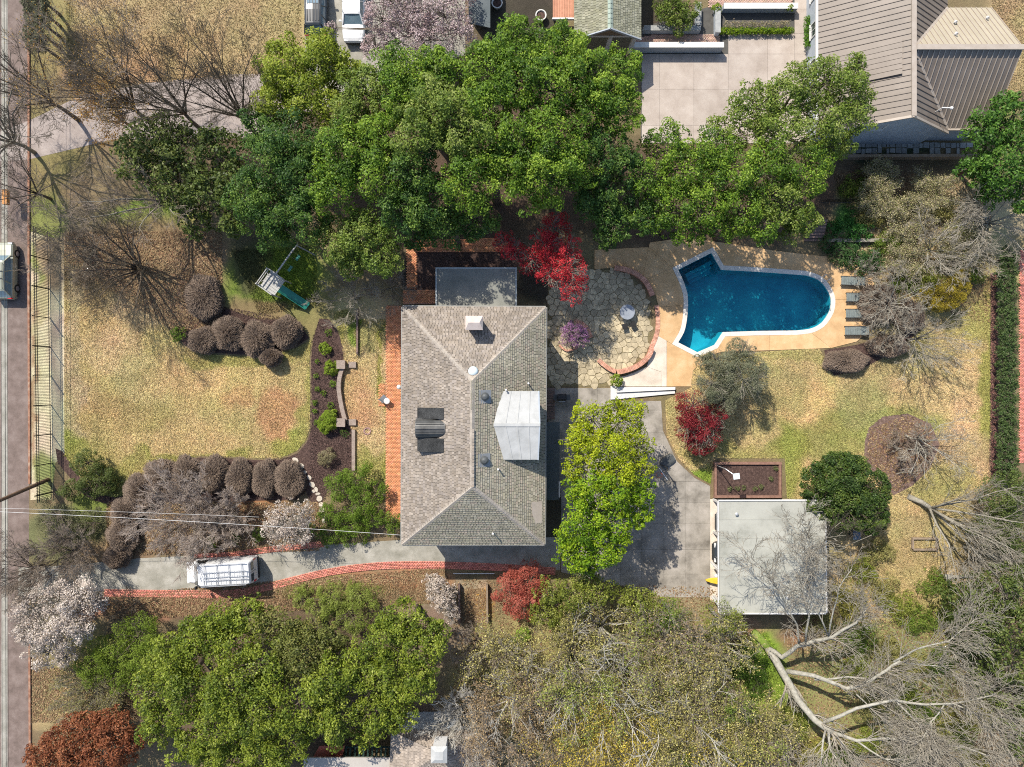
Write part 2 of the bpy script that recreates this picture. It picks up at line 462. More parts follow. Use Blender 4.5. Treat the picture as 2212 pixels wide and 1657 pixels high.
# ------------------------------------------------------------------ what grows or lies on the soil: patches of its own colour, plus darker spots
GOLD = (.33, .25, .13); STRAW = (.37, .30, .155); GREEN = (.13, .17, .03); BRIGHT = (.17, .25, .03)
EARTH = (.085, .058, .038); LITTER = (.20, .135, .075); OLIVE = (.19, .165, .06); RUST = (.30, .14, .065); DARK = (.05, .042, .03); PINKISH = (.30, .22, .17)
GROUND_PATCH = [  # x, y, rx, ry, colour, strength
    (400, 60, 330, 130, GOLD, 1), (300, 120, 220, 60, (.33, .22, .11), .7), (480, 130, 120, 40, GOLD, .7),
    (90, 60, 70, 110, OLIVE, .8), (80, 330, 120, 90, OLIVE, .7),
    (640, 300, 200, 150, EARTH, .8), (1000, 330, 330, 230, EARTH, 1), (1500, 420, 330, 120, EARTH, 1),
    (90, 470, 60, 60, (.17, .19, .05), .8), (330, 470, 90, 40, BRIGHT, .8), (330, 590, 170, 120, LITTER, .95), (420, 620, 80, 90, (.22, .15, .10), 1), (180, 570, 90, 60, PINKISH, .7),
    (590, 600, 110, 90, GREEN, 1), (540, 560, 40, 70, DARK, .7), (650, 570, 60, 50, BRIGHT, .6), (720, 690, 70, 60, OLIVE, .7), (780, 680, 60, 60, STRAW, .8), (560, 670, 80, 30, LITTER, .8),
    (210, 1110, 60, 60, GREEN, .8), (120, 1150, 60, 70, (.12, .13, .055), .8), (250, 1190, 90, 40, LITTER, .8), (400, 1130, 190, 70, (.10, .075, .055), .95), (560, 1100, 60, 40, RUST, .8), (470, 1160, 120, 40, (.15, .11, .09), .8),
    (330, 1310, 160, 30, (.24, .115, .07), .9), (520, 1290, 120, 20, (.27, .13, .075), .9), (760, 1262, 180, 30, (.29, .15, .08), .9), (720, 1280, 130, 28, (.19, .21, .06), .9), (910, 1255, 60, 25, (.33, .16, .09), .8),
    (180, 1400, 90, 60, OLIVE, .7), (200, 1480, 110, 60, (.22, .18, .07), .9), (140, 1540, 70, 40, (.30, .23, .11), .8), (300, 1420, 90, 60, (.14, .17, .03), .8),
    (600, 1480, 360, 180, EARTH, .8), (940, 1420, 70, 120, (.17, .12, .09), .8), (1028, 1300, 26, 45, (.48, .26, .05), 1), (1010, 1265, 40, 14, (.28, .22, .15), .9),
    (1300, 1480, 320, 200, (.24, .215, .085), 1), (1500, 1600, 200, 80, (.28, .25, .07), .7), (1480, 1300, 80, 40, (.22, .18, .10), .8), (1600, 1360, 60, 30, (.30, .17, .11), .6),
    (1650, 1480, 60, 110, BRIGHT, .95), (1600, 1440, 40, 50, GREEN, .6), (1640, 1390, 45, 18, BRIGHT, .9), (1760, 1370, 70, 40, (.23, .11, .06), .8),
    (1900, 1450, 190, 130, (.19, .20, .07), .8), (1850, 1560, 200, 80, (.22, .20, .075), .8), (2010, 1330, 90, 50, (.24, .22, .06), .7),
    (1930, 1220, 160, 110, (.36, .28, .13), .9), (1980, 1100, 110, 70, (.34, .27, .13), .8), (1880, 1030, 60, 60, (.2, .15, .1), .6),
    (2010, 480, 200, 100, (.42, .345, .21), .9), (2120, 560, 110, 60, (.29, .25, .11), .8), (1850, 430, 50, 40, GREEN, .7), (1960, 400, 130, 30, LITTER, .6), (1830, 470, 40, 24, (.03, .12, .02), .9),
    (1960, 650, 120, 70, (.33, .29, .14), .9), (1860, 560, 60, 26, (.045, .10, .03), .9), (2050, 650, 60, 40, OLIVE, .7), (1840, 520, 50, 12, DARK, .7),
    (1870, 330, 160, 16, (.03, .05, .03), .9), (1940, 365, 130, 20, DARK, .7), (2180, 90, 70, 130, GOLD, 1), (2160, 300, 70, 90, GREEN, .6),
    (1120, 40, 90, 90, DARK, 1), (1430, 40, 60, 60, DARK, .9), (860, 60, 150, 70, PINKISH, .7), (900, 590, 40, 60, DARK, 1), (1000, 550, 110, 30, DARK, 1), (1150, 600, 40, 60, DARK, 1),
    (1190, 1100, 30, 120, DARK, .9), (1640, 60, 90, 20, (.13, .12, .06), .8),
]
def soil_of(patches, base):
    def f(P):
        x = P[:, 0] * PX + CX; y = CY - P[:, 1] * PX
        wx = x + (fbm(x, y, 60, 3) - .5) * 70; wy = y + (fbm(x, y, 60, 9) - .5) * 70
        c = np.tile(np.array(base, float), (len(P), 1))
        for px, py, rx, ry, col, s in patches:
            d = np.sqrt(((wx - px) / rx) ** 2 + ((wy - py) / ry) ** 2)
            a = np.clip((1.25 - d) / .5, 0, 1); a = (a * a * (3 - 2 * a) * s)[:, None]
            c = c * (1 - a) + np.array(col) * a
        g = fbm(x, y, 30, 21)[:, None] - .5
        c = c * (1 + .40 * g)
        g2 = np.clip((fbm(x, y, 46, 31) - .5) * 3, -1, 1)[:, None]          # greener and redder drifts
        c = c * (1 + g2 * np.array([-.06, .03, -.06]))
        return np.clip(c, .005, .9)
    return f
soil_ground = soil_of(GROUND_PATCH, (.17, .13, .07))

def with_soil(me, f):
    n = len(me.vertices); co_ = np.empty(n * 3, np.float32); me.vertices.foreach_get('co', co_)
    c = f(co_.reshape(-1, 3)[:, :2])
    at = me.attributes.new('Soil', 'FLOAT_VECTOR', 'POINT')
    at.data.foreach_set('vector', c.astype(np.float32).ravel())

def sheet(name, poly, z, mat, spacing=None, soil=None, kind='structure', label=None, parent=None, world=False):
    B = np.array(poly, float) if world else npoly(poly)
    pts = []
    n = len(B)
    for i in range(n):
        a, b = B[i], B[(i + 1) % n]
        k = max(1, int(np.hypot(*(b - a)) / spacing)) if spacing else 1
        for t in range(k): pts.append(a + (b - a) * t / k)
    nb = len(pts)
    if spacing:
        x0, y0 = B.min(0); x1, y1 = B.max(0)
        gx, gy = np.meshgrid(np.arange(x0, x1, spacing), np.arange(y0, y1, spacing))
        G = np.stack([gx.ravel(), gy.ravel()], 1) + np.random.RandomState(1).uniform(-.1, .1, (gx.size, 2)) * spacing
        pts += list(G[inside(G, B)])
    r = delaunay_2d_cdt([Vector(p) for p in pts], [], [list(range(nb))], 1, 1e-5)
    me = bpy.data.meshes.new(name)
    me.from_pydata([(v.x, v.y, z) for v in r[0]], [], r[2])
    me.validate()
    if me.polygons and me.polygons[0].normal.z < 0: me.flip_normals()
    if soil: with_soil(me, soil)
    me.materials.append(mat)
    o = link(name, me, parent)
    return tag(o, label, None, None, kind)

# ------------------------------------------------------------------ the pool's plan
water_line = [(1464.7, 583), (1536.4, 546.6), (1557.3, 583), (1605, 585.5), (1668, 589.6), (1740, 595)]
water_line += spline([(1740, 595), (1766, 604), (1782, 620), (1793.5, 643), (1792.5, 667), (1784, 685), (1771, 700), (1750, 710), (1720, 714)], 5)[1:]
water_line += [(1635.8, 715), (1561, 717.5), (1543, 745), (1506, 761), (1464.7, 739.6)]
water_line += spline([(1464.7, 739.6), (1477.7, 716), (1484, 685), (1485.6, 643), (1477.7, 612), (1464.7, 583)], 5)[1:-1]
def grow_poly(poly, d):
    P = np.array(poly, float); n = len(P); out = []
    a = sum(P[i][0] * P[(i + 1) % n][1] - P[(i + 1) % n][0] * P[i][1] for i in range(n))
    s = 1 if a > 0 else -1
    for i in range(n):
        e0 = P[i] - P[i - 1]; e1 = P[(i + 1) % n] - P[i]
        n0 = np.array([e0[1], -e0[0]]) / (np.hypot(*e0) + 1e-9) * s; n1 = np.array([e1[1], -e1[0]]) / (np.hypot(*e1) + 1e-9) * s
        m = n0 + n1; m /= (np.hypot(*m) + 1e-9)
        out.append(P[i] + m * d / max(.5, m @ n0))
    return [tuple(p) for p in out]
coping_line = grow_poly(water_line, 9.5)

# ------------------------------------------------------------------ ground: one sheet to the horizon, open only where the pool is
def make_ground():
    def axis(a, n):
        far = [110, 160, 260, 500, 1200, 3000]
        return np.array([-v for v in far[::-1]] + list(np.linspace(-a, a, n)) + far, float)
    gx, gy = axis(62, 420), axis(50, 340)
    X, Y = np.meshgrid(gx, gy)
    V = np.stack([X.ravel(), Y.ravel(), np.zeros(X.size)], 1)
    nx, ny = len(gx), len(gy)
    i = np.arange(nx * ny).reshape(ny, nx)
    F = np.stack([i[:-1, :-1].ravel(), i[:-1, 1:].ravel(), i[1:, 1:].ravel(), i[1:, :-1].ravel()], 1)
    hit = inside(V[:, :2], npoly(grow_poly(water_line, 2.0)))
    F = F[~hit[F].any(1)]
    me = np_mesh('ground', V, F, None, M['ground'])
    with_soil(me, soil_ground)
    o = link('ground', me); tag(o, 'leaf littered soil with worn grass under the gardens', None, None, 'structure')
make_ground()

# ------------------------------------------------------------------ street, drives, beds, lawns
road_strip = [(-900, -700), (62, -700), (62, 700), (63, 1000), (62, 1330), (64, 1500), (66, 2600), (-900, 2600)]
sheet('road', road_strip, .006, M['asphalt'], label='pinkish worn asphalt street along the left edge')
kb = MB()
for a, b in (((62.5, -200), (62.5, 640)), ((62.5, 640), (64, 1045)), ((64, 1330), (66, 1900))):
    A, B_ = W3(*a, .06), W3(*b, .06); kb.bar(A, B_, .16, .13)
kb.build('kerb', mat_plain('kerb_rusty', [(.16, .07, .04), (.26, .13, .08), (.34, .24, .17)], 2.5, .9, .2), None, kind='structure')
gl = MB(); gl.box((*W(10, 800), .01), (.5, 80, .012)); gl.build('gutter', M['drive'], None, kind='structure')
upper_drive = [(-40, 300), (60, 262), (172, 208), (313, 180), (508, 160), (640, 160), (680, 230), (600, 300), (430, 300), (250, 300), (60, 345), (-40, 350)]
sheet('neighbour_drive', upper_drive, .010, mat_plain('pink_gravel_drive', [(.22, .18, .16), (.28, .235, .21), (.34, .29, .26)], 1.2, .9, .3, 30, fine=.2), label='pinkish grey gravel drive crossing under the bare trees')
sheet('parking_drive', [(655, -90), (1005, -90), (1005, 120), (900, 150), (700, 240), (660, 150)], .010, M['drive'])
sheet('driveway', [(40, 1226), (140, 1222), (300, 1206), (420, 1200), (480, 1204), (560, 1190), (690, 1178), (870, 1166), (1210, 1160), (1210, 1232), (960, 1216), (850, 1216), (760, 1224), (700, 1233), (640, 1248), (560, 1266), (470, 1280), (220, 1276), (40, 1290)], .012, M['drive'], label='grey aggregate driveway from the street to the parking court')

FRONT_LAWN = [(139, 545), (200, 590), (300, 640), (350, 690), (372, 722), (395, 748), (440, 765), (520, 770), (590, 768), (640, 752), (672, 735), (668, 780), (670, 850), (669, 925), (660, 952), (640, 975), (605, 989)] + \
    [(560, 990), (500, 986), (430, 984), (400, 993), (370, 1008), (340, 1030), (300, 1058), (260, 1068), (225, 1069), (200, 1060), (180, 1040), (160, 1010), (140, 985)]
FL_PATCH = [(250, 600, 140, 60, LITTER, .9), (330, 660, 90, 60, (.33, .255, .15), .8), (420, 735, 60, 30, OLIVE, .6), (165, 800, 22, 250, (.38, .31, .19), .6), (300, 850, 70, 50, STRAW, .5),
    (270, 900, 90, 45, (.34, .26, .105), .6), (600, 900, 55, 50, (.45, .25, .13), .75), (615, 740, 70, 25, (.30, .27, .09), .8), (230, 1040, 60, 30, (.24, .23, .06), .85), (320, 1015, 55, 28, (.29, .265, .08), .75),
    (420, 985, 130, 12, (.25, .25, .06), .75), (640, 960, 60, 22, (.28, .28, .07), .9), (668, 850, 14, 130, (.32, .29, .09), .8), (160, 980, 30, 40, (.24, .25, .05), .85), (450, 830, 120, 60, (.50, .37, .17), .6), (520, 770, 130, 16, (.30, .28, .08), .7),
    (250, 760, 60, 60, (.47, .36, .2), .6), (510, 860, 30, 25, (.44, .26, .13), .6), (200, 1000, 60, 60, (.33, .27, .10), .6)]
soil_front = soil_of(FL_PATCH, (.435, .335, .155))
sheet('lawn', FRONT_LAWN, .016, M['lawn'], .35, soil_front, label='golden dormant front lawn with greener edges')
TERRACE = [(716, 676), (748, 668), (770, 690), (833, 690), (833, 1050), (768, 1030), (768, 935), (758, 925), (745, 905), (740, 870), (735, 830), (740, 800), (742, 770), (735, 725)]
soil_terrace = soil_of([(800, 700, 60, 60, (.30, .27, .11), .8), (770, 690, 8, 70, BRIGHT, .8), (828, 850, 6, 220, (.24, .24, .05), .8), (765, 860, 40, 60, (.47, .29, .15), .6), (780, 900, 30, 20, (.45, .28, .15), .6), (800, 1010, 40, 30, (.25, .25, .06), .7), (740, 700, 20, 40, (.28, .26, .07), .7)], (.48, .37, .19))
sheet('terrace_lawn', TERRACE, .016, M['lawn'], .3, soil_terrace, label='narrow pale lawn between the bed and the brick walk')
REAR_LAWN = [(1437, 865), (1492, 838), (1500, 770), (1640, 760), (1770, 753), (1775, 762), (1782, 790), (1800, 812), (1850, 800), (1920, 760), (1960, 735), (2000, 700), (2060, 680), (2110, 650), (2139, 600), (2139, 1030), (2120, 1060), (2000, 1110), (1940, 1120), (1700, 1075), (1695, 990),
    (1540, 990), (1535, 1046), (1500, 1026), (1465, 990), (1440, 940)]
RL_PATCH = [(1780, 880, 130, 50, (.52, .36, .17), .7), (2050, 860, 70, 110, (.52, .38, .2), .7), (1880, 920, 160, 40, (.24, .25, .07), .8), (1780, 960, 150, 30, (.26, .26, .08), .8), (1700, 1000, 40, 80, (.25, .26, .06), .8), (1515, 1030, 40, 22, BRIGHT, .95), (1560, 975, 110, 22, (.30, .27, .09), .7),
    (1470, 910, 30, 50, (.34, .285, .13), .8), (1850, 870, 60, 60, (.25, .24, .10), .7), (1970, 760, 100, 50, (.34, .29, .13), .7), (2130, 820, 14, 220, (.25, .26, .06), .8), (2090, 990, 60, 60, (.40, .29, .17), .7), (1680, 850, 60, 50, (.25, .24, .1), .5), (2040, 1040, 70, 40, (.33, .29, .11), .7), (2090, 690, 60, 40, (.31, .29, .09), .7), (1700, 770, 130, 16, (.32, .29, .11), .7), (1880, 800, 70, 40, (.36, .29, .14), .6)]
soil_rear = soil_of(RL_PATCH, (.435, .34, .16))
sheet('rear_lawn', REAR_LAWN, .016, M['lawn'], .35, soil_rear, label='large patchy golden lawn behind the pool')

sheet('mulch_bed', [(690, 688), (712, 690), (730, 716), (744, 760), (744, 790), (736, 830), (741, 870), (745, 905), (758, 926), (766, 940), (768, 1012), (742, 1020), (720, 1030), (700, 1075), (690, 1100), (668, 1080), (660, 1060), (640, 1080), (300, 1085), (262, 1120), (240, 1110), (238, 1074), (262, 1072), (302, 1062), (342, 1034), (372, 1012), (402, 997), (430, 988), (500, 990), (560, 994), (607, 993), (643, 979), (663, 955), (673, 925), (674, 850), (672, 780), (676, 735)], .020, M['mulch'], label='dark mulch bed curling round the front lawn')
sheet('mulch_bed', [(120, 968), (135, 975), (150, 996), (170, 1024), (190, 1048), (205, 1062), (240, 1074), (238, 1090), (200, 1080), (172, 1062), (150, 1030), (125, 1000)], .020, M['mulch'])
sheet('mulch_bed', [(400, 690), (470, 660), (560, 690), (640, 690), (668, 730), (640, 748), (590, 764), (520, 766), (440, 761), (398, 744), (376, 720)], .022, M['mulch'])
sheet('mulch_bed', [(2139, 590), (2154, 590), (2156, 760), (2158, 900), (2156, 1000), (2150, 1034), (2134, 1034), (2139, 900)], .020, mat_plain('red_mulch', [(.11, .05, .04), (.19, .09, .07), (.27, .15, .12)], 5, .95, .7, 16, fine=.3))
sheet('mulch_bed', [(1780, 756), (1850, 745), (1940, 720), (1990, 690), (2000, 704), (1960, 738), (1925, 764), (1850, 803), (1803, 811), (1786, 792)], .020, M['mulch'])
sheet('mulch_bed', [(1876, 925), (1905, 900), (1960, 893), (2010, 915), (2030, 960), (2010, 1010), (1970, 1050), (1930, 1070), (1890, 1030), (1866, 985), (1868, 950)], .020, mat_plain('brown_mulch', [(.07, .042, .032), (.14, .09, .07), (.22, .15, .12)], 4, .95, .8, 14, fine=.3))
sheet('mulch_bed', [(868, 690), (878, 690), (878, 1130), (868, 1130)], .020, M['mulch'])
sheet('mulch_bed', [(884, 545), (1130, 545), (1130, 577), (941, 577), (941, 625), (884, 625)], .020, M['mulch'])

# straw and blades standing on the lawns
OPEN_SOIL = [[(1876, 925), (1905, 900), (1960, 893), (2010, 915), (2030, 960), (2010, 1010), (1970, 1050), (1930, 1070), (1890, 1030), (1866, 985), (1868, 950)], [(1780, 756), (1850, 745), (1940, 720), (1990, 690), (2000, 704), (1960, 738), (1925, 764), (1850, 803), (1803, 811), (1786, 792)]]
def blades(name, polys, soils, n, hgt, seed, label, bright=1.0):
    rs = np.random.RandomState(seed); V = []; C = []
    for poly, soil, k in zip(polys, soils, n):
        B = npoly(poly); lo, hi = B.min(0), B.max(0)
        P = rs.uniform(lo, hi, (int(k * 2.2), 2)); P = P[inside(P, B)][:k]
        for q in OPEN_SOIL: P = P[~inside(P, npoly(q))]
        m = len(P); a = rs.uniform(0, 2 * np.pi, m); h = rs.uniform(.5, 1, m) * hgt; lean = rs.uniform(.3, 1.3, m) * hgt; w = rs.uniform(.014, .036, m)
        dx, dy = np.cos(a), np.sin(a)
        z0 = np.full(m, .018)
        p0 = np.stack([P[:, 0] - dy * w, P[:, 1] + dx * w, z0], 1); p1 = np.stack([P[:, 0] + dy * w, P[:, 1] - dx * w, z0], 1)
        p2 = np.stack([P[:, 0] + dx * lean, P[:, 1] + dy * lean, z0 + h], 1)
        V.append(np.stack([p0, p1, p2], 1).reshape(-1, 3))
        C.append(np.clip(soil(P) * (rs.uniform(.45, 1.7, (m, 1)) * bright) * (1 + rs.uniform(-.07, .07, (m, 3))), 0, .8))
    V = np.concatenate(V); C = np.concatenate(C)
    me = np_mesh(name, V, np.arange(len(V)).reshape(-1, 3), C, M['blade'])
    tag(link(name, me), label, None, None, 'stuff')
blades('grass', [FRONT_LAWN, REAR_LAWN, TERRACE], [soil_front, soil_rear, soil_terrace], [90000, 120000, 20000], .10, 5, 'dry grass blades over the lawns')
blades('rough_grass', [[(1600, 1370), (1650, 1360), (1740, 1500), (1740, 1640), (1640, 1640)], [(500, 540), (680, 530), (690, 660), (560, 680)], [(1860, 1120), (2120, 1080), (2110, 1300), (1830, 1320)], [(1800, 380), (2130, 390), (2130, 600), (1850, 560)], [(140, -60), (650, -60), (650, 160), (150, 190)], [(620, 1262), (900, 1262), (900, 1300), (600, 1310)], [(2140, -30), (2230, -30), (2230, 240), (2150, 200)]],
    [soil_ground] * 7, [16000, 12000, 16000, 22000, 26000, 7000, 6000], .13, 7, 'longer rough grass in the neighbouring yards', 1.1)

# fallen leaves on the beds and under the trees
def litter(name, polys, n, pal, seed, label, size=.09):
    rs = np.random.RandomState(seed); V = []; C = []
    for poly, k in zip(polys, n):
        B = npoly(poly); P = rs.uniform(B.min(0), B.max(0), (int(k * 2.2), 2)); P = P[inside(P, B)][:k]; m = len(P)
        a = rs.uniform(0, 2 * np.pi, m); L = rs.uniform(.5, 1.2, m) * size; w = L * .5
        u = np.stack([np.cos(a), np.sin(a), rs.uniform(-.5, .5, m)], 1); v = np.stack([-np.sin(a), np.cos(a), rs.uniform(-.5, .5, m)], 1)
        c = np.concatenate([P, np.full((m, 1), .05)], 1)
        V.append(np.stack([c - u * L[:, None], c - v * w[:, None], c + u * L[:, None], c + v * w[:, None]], 1).reshape(-1, 3))
        C.append(np.array(pal)[rs.randint(0, len(pal), m)] * rs.uniform(.6, 1.35, (m, 1)))
    V = np.concatenate(V)
    tag(link(name, np_mesh(name, V, np.arange(len(V)).reshape(-1, 4), np.concatenate(C), M['blade'])), label, None, None, 'stuff')
litter('leaf_litter', [[(140, 500), (480, 500), (480, 700), (380, 720), (140, 560)], [(230, 1085), (700, 1085), (690, 1190), (230, 1200)], [(230, 1285), (960, 1225), (980, 1300), (230, 1340)], [(980, 1250), (1600, 1270), (1700, 1657), (980, 1657)], [(1700, 1330), (2212, 1290), (2212, 1657), (1700, 1657)], [(1800, 370), (2140, 380), (2140, 700), (1900, 640)], [(70, 1440), (300, 1450), (300, 1560), (70, 1560)], [(1005, 1272), (1050, 1272), (1050, 1345), (1005, 1345)], [(1880, 925), (1960, 895), (2015, 925), (2010, 1010), (1930, 1065), (1870, 985)]],
    [16000, 14000, 16000, 20000, 14000, 6000, 6000, 1500, 2500], [(.26, .17, .09), (.17, .11, .06), (.34, .24, .13), (.22, .12, .07), (.30, .22, .12)], 11, 'brown fallen leaves spread under the trees')
litter('mulch_chips', [[(690, 688), (744, 770), (744, 905), (768, 940), (768, 1012), (700, 1080), (668, 1050), (673, 735)], [(300, 1062), (400, 1000), (560, 996), (640, 985), (660, 1070), (300, 1085)], [(400, 690), (470, 660), (640, 690), (660, 735), (590, 760), (440, 758)], [(2139, 590), (2154, 590), (2156, 1030), (2136, 1030)]], [9000, 7000, 6000, 4000], [(.05, .03, .025), (.10, .06, .05), (.16, .10, .085), (.03, .02, .017)], 12, 'bark chips over the planting beds', .05)

# ------------------------------------------------------------------ brick paving (bricks too small to tell apart one by one: joined)
def brick_field(name, poly, z, mat, bw=.21, bh=.105, rz=0.0, seed=0, label=None):
    rs = random.Random(seed); B = npoly(poly)
    base = sheet(name, poly, z, M['mortar'], label=label)
    c, s = math.cos(rz), math.sin(rz)
    Q = B @ np.array([[c, -s], [s, c]])
    lo, hi = Q.min(0), Q.max(0); V = []; C = []
    ny = int((hi[1] - lo[1]) / bh) + 1; nx = int((hi[0] - lo[0]) / bw) + 2
    cen = np.array([(lo[0] + (i + (.5 if j % 2 else 0)) * bw, lo[1] + (j + .5) * bh) for j in range(ny) for i in range(nx)])
    cen = cen[inside(cen, Q)]
    rs2 = np.random.RandomState(seed); n = len(cen)
    hx, hy = bw / 2 - .004, bh / 2 - .004
    top = z + .035 + rs2.uniform(0, .012, n)
    R = np.array([[c, s], [-s, c]])
    cor = [(-hx, -hy), (hx, -hy), (hx, hy), (-hx, hy)]
    T = [np.concatenate([(cen + np.array(q)) @ R, top[:, None]], 1) for q in cor]
    Bm = [np.concatenate([(cen + np.array(q)) @ R, np.full((n, 1), z)], 1) for q in cor]
    V = np.stack(T + Bm, 1).reshape(-1, 3); i = np.arange(n)[:, None] * 8
    F = np.concatenate([i + np.array([0, 1, 2, 3]), i + np.array([4, 5, 1, 0]), i + np.array([5, 6, 2, 1]), i + np.array([6, 7, 3, 2]), i + np.array([7, 4, 0, 3])])
    cl = rs2.uniform(.84, 1.14, (n, 1)) * (1 + rs2.uniform(-.06, .06, (n, 3)))
    o = link('bricks', np_mesh('bricks', V, F, np.tile(cl, (5, 1)), mat), base); o['kind'] = 'stuff'
brick_field('brick_walk', [(834.5, 660), (866, 660), (866, 1128), (833, 1128)], .022, M['brick'], label='straight orange brick walk along the house front')
brick_field('brick_landing', [(820, 828), (833.5, 828), (833.5, 878), (820, 878)], .022, M['brick'], seed=2)
brick_field('brick_landing', [(866.5, 828), (878, 828), (878, 878), (866.5, 878)], .024, M['brick'], seed=3)
brick_field('brick_path', [(880, 520), (1070, 515), (1120, 530), (1120, 545), (900, 545), (900, 624), (880, 624)], .022, M['brick'], seed=4)
brick_field('brick_terrace', [(874, 628), (942, 628), (942, 656), (874, 656)], .30, M['brick'], seed=5)
tb = MB(); tb.prism([W(873, 627), W(943, 627), W(943, 657), W(873, 657)], 0, .298); tb.build('terrace_base', M['brick_piece'], None, kind='structure')
def brick_ribbon(name, line, wid, z, seed, label=None):
    """a curved border of bricks laid along a line"""
    P = np.array([W(*p) for p in spline(line, 14)]); n = len(P)
    d = np.gradient(P, axis=0); d /= np.linalg.norm(d, axis=1)[:, None]; nn = np.stack([-d[:, 1], d[:, 0]], 1)
    poly = list(P + nn * wid / 2) + list((P - nn * wid / 2)[::-1])
    base = sheet(name, poly, z, M['mortar'], world=True, label=label)
    s = np.concatenate([[0], np.cumsum(np.linalg.norm(np.diff(P, axis=0), axis=1))])
    rs = np.random.RandomState(seed); V = []; C = []; rows = max(2, int(wid / .11)); bh = wid / rows
    for r in range(rows):
        off = -wid / 2 + (r + .5) * bh; t = (.11 if r % 2 else 0.0)
        while t < s[-1] - .2:
            q = []
            for tt, oo in ((t + .008, off - bh / 2 + .006), (t + .204, off - bh / 2 + .006), (t + .204, off + bh / 2 - .006), (t + .008, off + bh / 2 - .006)):
                p = np.array([np.interp(tt, s, P[:, 0]), np.interp(tt, s, P[:, 1])]); m = np.array([np.interp(tt, s, nn[:, 0]), np.interp(tt, s, nn[:, 1])])
                q.append(p + m * oo)
            zt = z + .035 + rs.uniform(0, .012)
            V += [(a[0], a[1], zt) for a in q] + [(a[0], a[1], z) for a in q]; C.append(rs.uniform(.72, 1.25) * (1 + rs.uniform(-.06, .06, 3))); t += .212
    m = len(C); i = np.arange(m)[:, None] * 8
    F = np.concatenate([i + np.array([0, 1, 2, 3]), i + np.array([4, 5, 1, 0]), i + np.array([5, 6, 2, 1]), i + np.array([6, 7, 3, 2]), i + np.array([7, 4, 0, 3])])
    o = link('bricks', np_mesh('bricks', np.array(V), F, np.tile(np.array(C), (5, 1)), M['brick_red']), base); o['kind'] = 'stuff'
brick_ribbon('brick_border', [(225, 1281), (320, 1282), (430, 1283), (500, 1282), (560, 1272), (640, 1252), (700, 1238), (770, 1227), (850, 1221), (960, 1221), (1090, 1226), (1200, 1234)], .62, .016, 6, 'red brick border along the lower side of the driveway')
brick_ribbon('brick_border', [(420, 1203), (500, 1198), (560, 1190), (620, 1183), (700, 1175)], .5, .016, 7, 'red brick border along the upper side of the driveway')
brick_field('brick_terrace', [(1405, 76), (1555, 76), (1555, 105), (1370, 105), (1370, 86)], .016, mat_plain('pink_brick', [(.36, .235, .18), (.46, .31, .24)], 3, .85, .3, 20, attr=True, fine=.1), seed=8)
brick_field('brick_terrace', [(1532, -40), (1712, -40), (1712, 17), (1532, 17)], .016, bpy.data.materials['pink_brick'], seed=9)
brick_field('brick_terrace', [(2203, 540), (2260, 540), (2260, 1000), (2203, 1000)], .016, M['brick_red'], seed=10)
# ------------------------------------------------------------------ parking court: poured slabs with open joints
def slabs(root, polys, mat, z0=.0, z1=.03, gap=.016):
    for p in polys:
        q = grow_poly(p, -gap * PX / 2)
        mb = MB(); mb.prism([W(*a) for a in q], z0, z1)
        mb.build('concrete_slab', mat, root)
sheet('parking_court', [(1182, 838), (1320, 838), (1320, 866), (1428, 866), (1432, 930), (1462, 996), (1500, 1032), (1534, 1050), (1534, 1290), (1430, 1290), (1330, 1262), (1212, 1236), (1212, 1060), (1182, 930)], .012, M['under'], label='grey concrete parking court behind the house')
court = bpy.data.objects['parking_court']
rows = [838, 886, 935, 985, 1040, 1085, 1130, 1187, 1240, 1290]; cols_ = [1183, 1240, 1290, 1340, 1385, 1434, 1480, 1535]
CP = npoly([(1182, 838), (1320, 838), (1320, 866), (1428, 866), (1432, 930), (1462, 996), (1500, 1032), (1534, 1050), (1534, 1290), (1430, 1290), (1330, 1262), (1212, 1236), (1212, 1060), (1182, 930)])
def clip_convex(sub, rect):
    out = sub
    x0, y0, x1, y1 = rect
    for ax, v, s in ((0, x0, 1), (0, x1, -1), (1, y0, 1), (1, y1, -1)):
        new = []
        for i in range(len(out)):
            a, b = out[i], out[(i + 1) % len(out)]
            ia, ib = (a[ax] - v) * s >= 0, (b[ax] - v) * s >= 0
            if ia: new.append(a)
            if ia != ib:
                t = (v - a[ax]) / (b[ax] - a[ax]); new.append((a[0] + (b[0] - a[0]) * t, a[1] + (b[1] - a[1]) * t))
        out = new
        if len(out) < 3: return []
    cl = []
    for p in out:
        if not cl or math.hypot(p[0] - cl[-1][0], p[1] - cl[-1][1]) > .6: cl.append(p)
    if len(cl) > 2 and math.hypot(cl[0][0] - cl[-1][0], cl[0][1] - cl[-1][1]) < .6: cl.pop()
    return cl
court_poly = [(1183, 838), (1320, 838), (1320, 866), (1428, 866), (1432, 930), (1462, 996), (1500, 1032), (1534, 1050), (1534, 1290), (1430, 1290), (1330, 1262), (1212, 1236), (1212, 1060), (1183, 930)]
for j in range(len(rows) - 1):
    for i in range(len(cols_) - 1):
        c = clip_convex(court_poly, (cols_[i], rows[j], cols_[i + 1], rows[j + 1]))
        a = abs(sum(c[k][0] * c[(k + 1) % len(c)][1] - c[(k + 1) % len(c)][0] * c[k][1] for k in range(len(c)))) if len(c) > 2 else 0
        if a > 120: slabs(court, [c], M['concrete'], .012, .035)

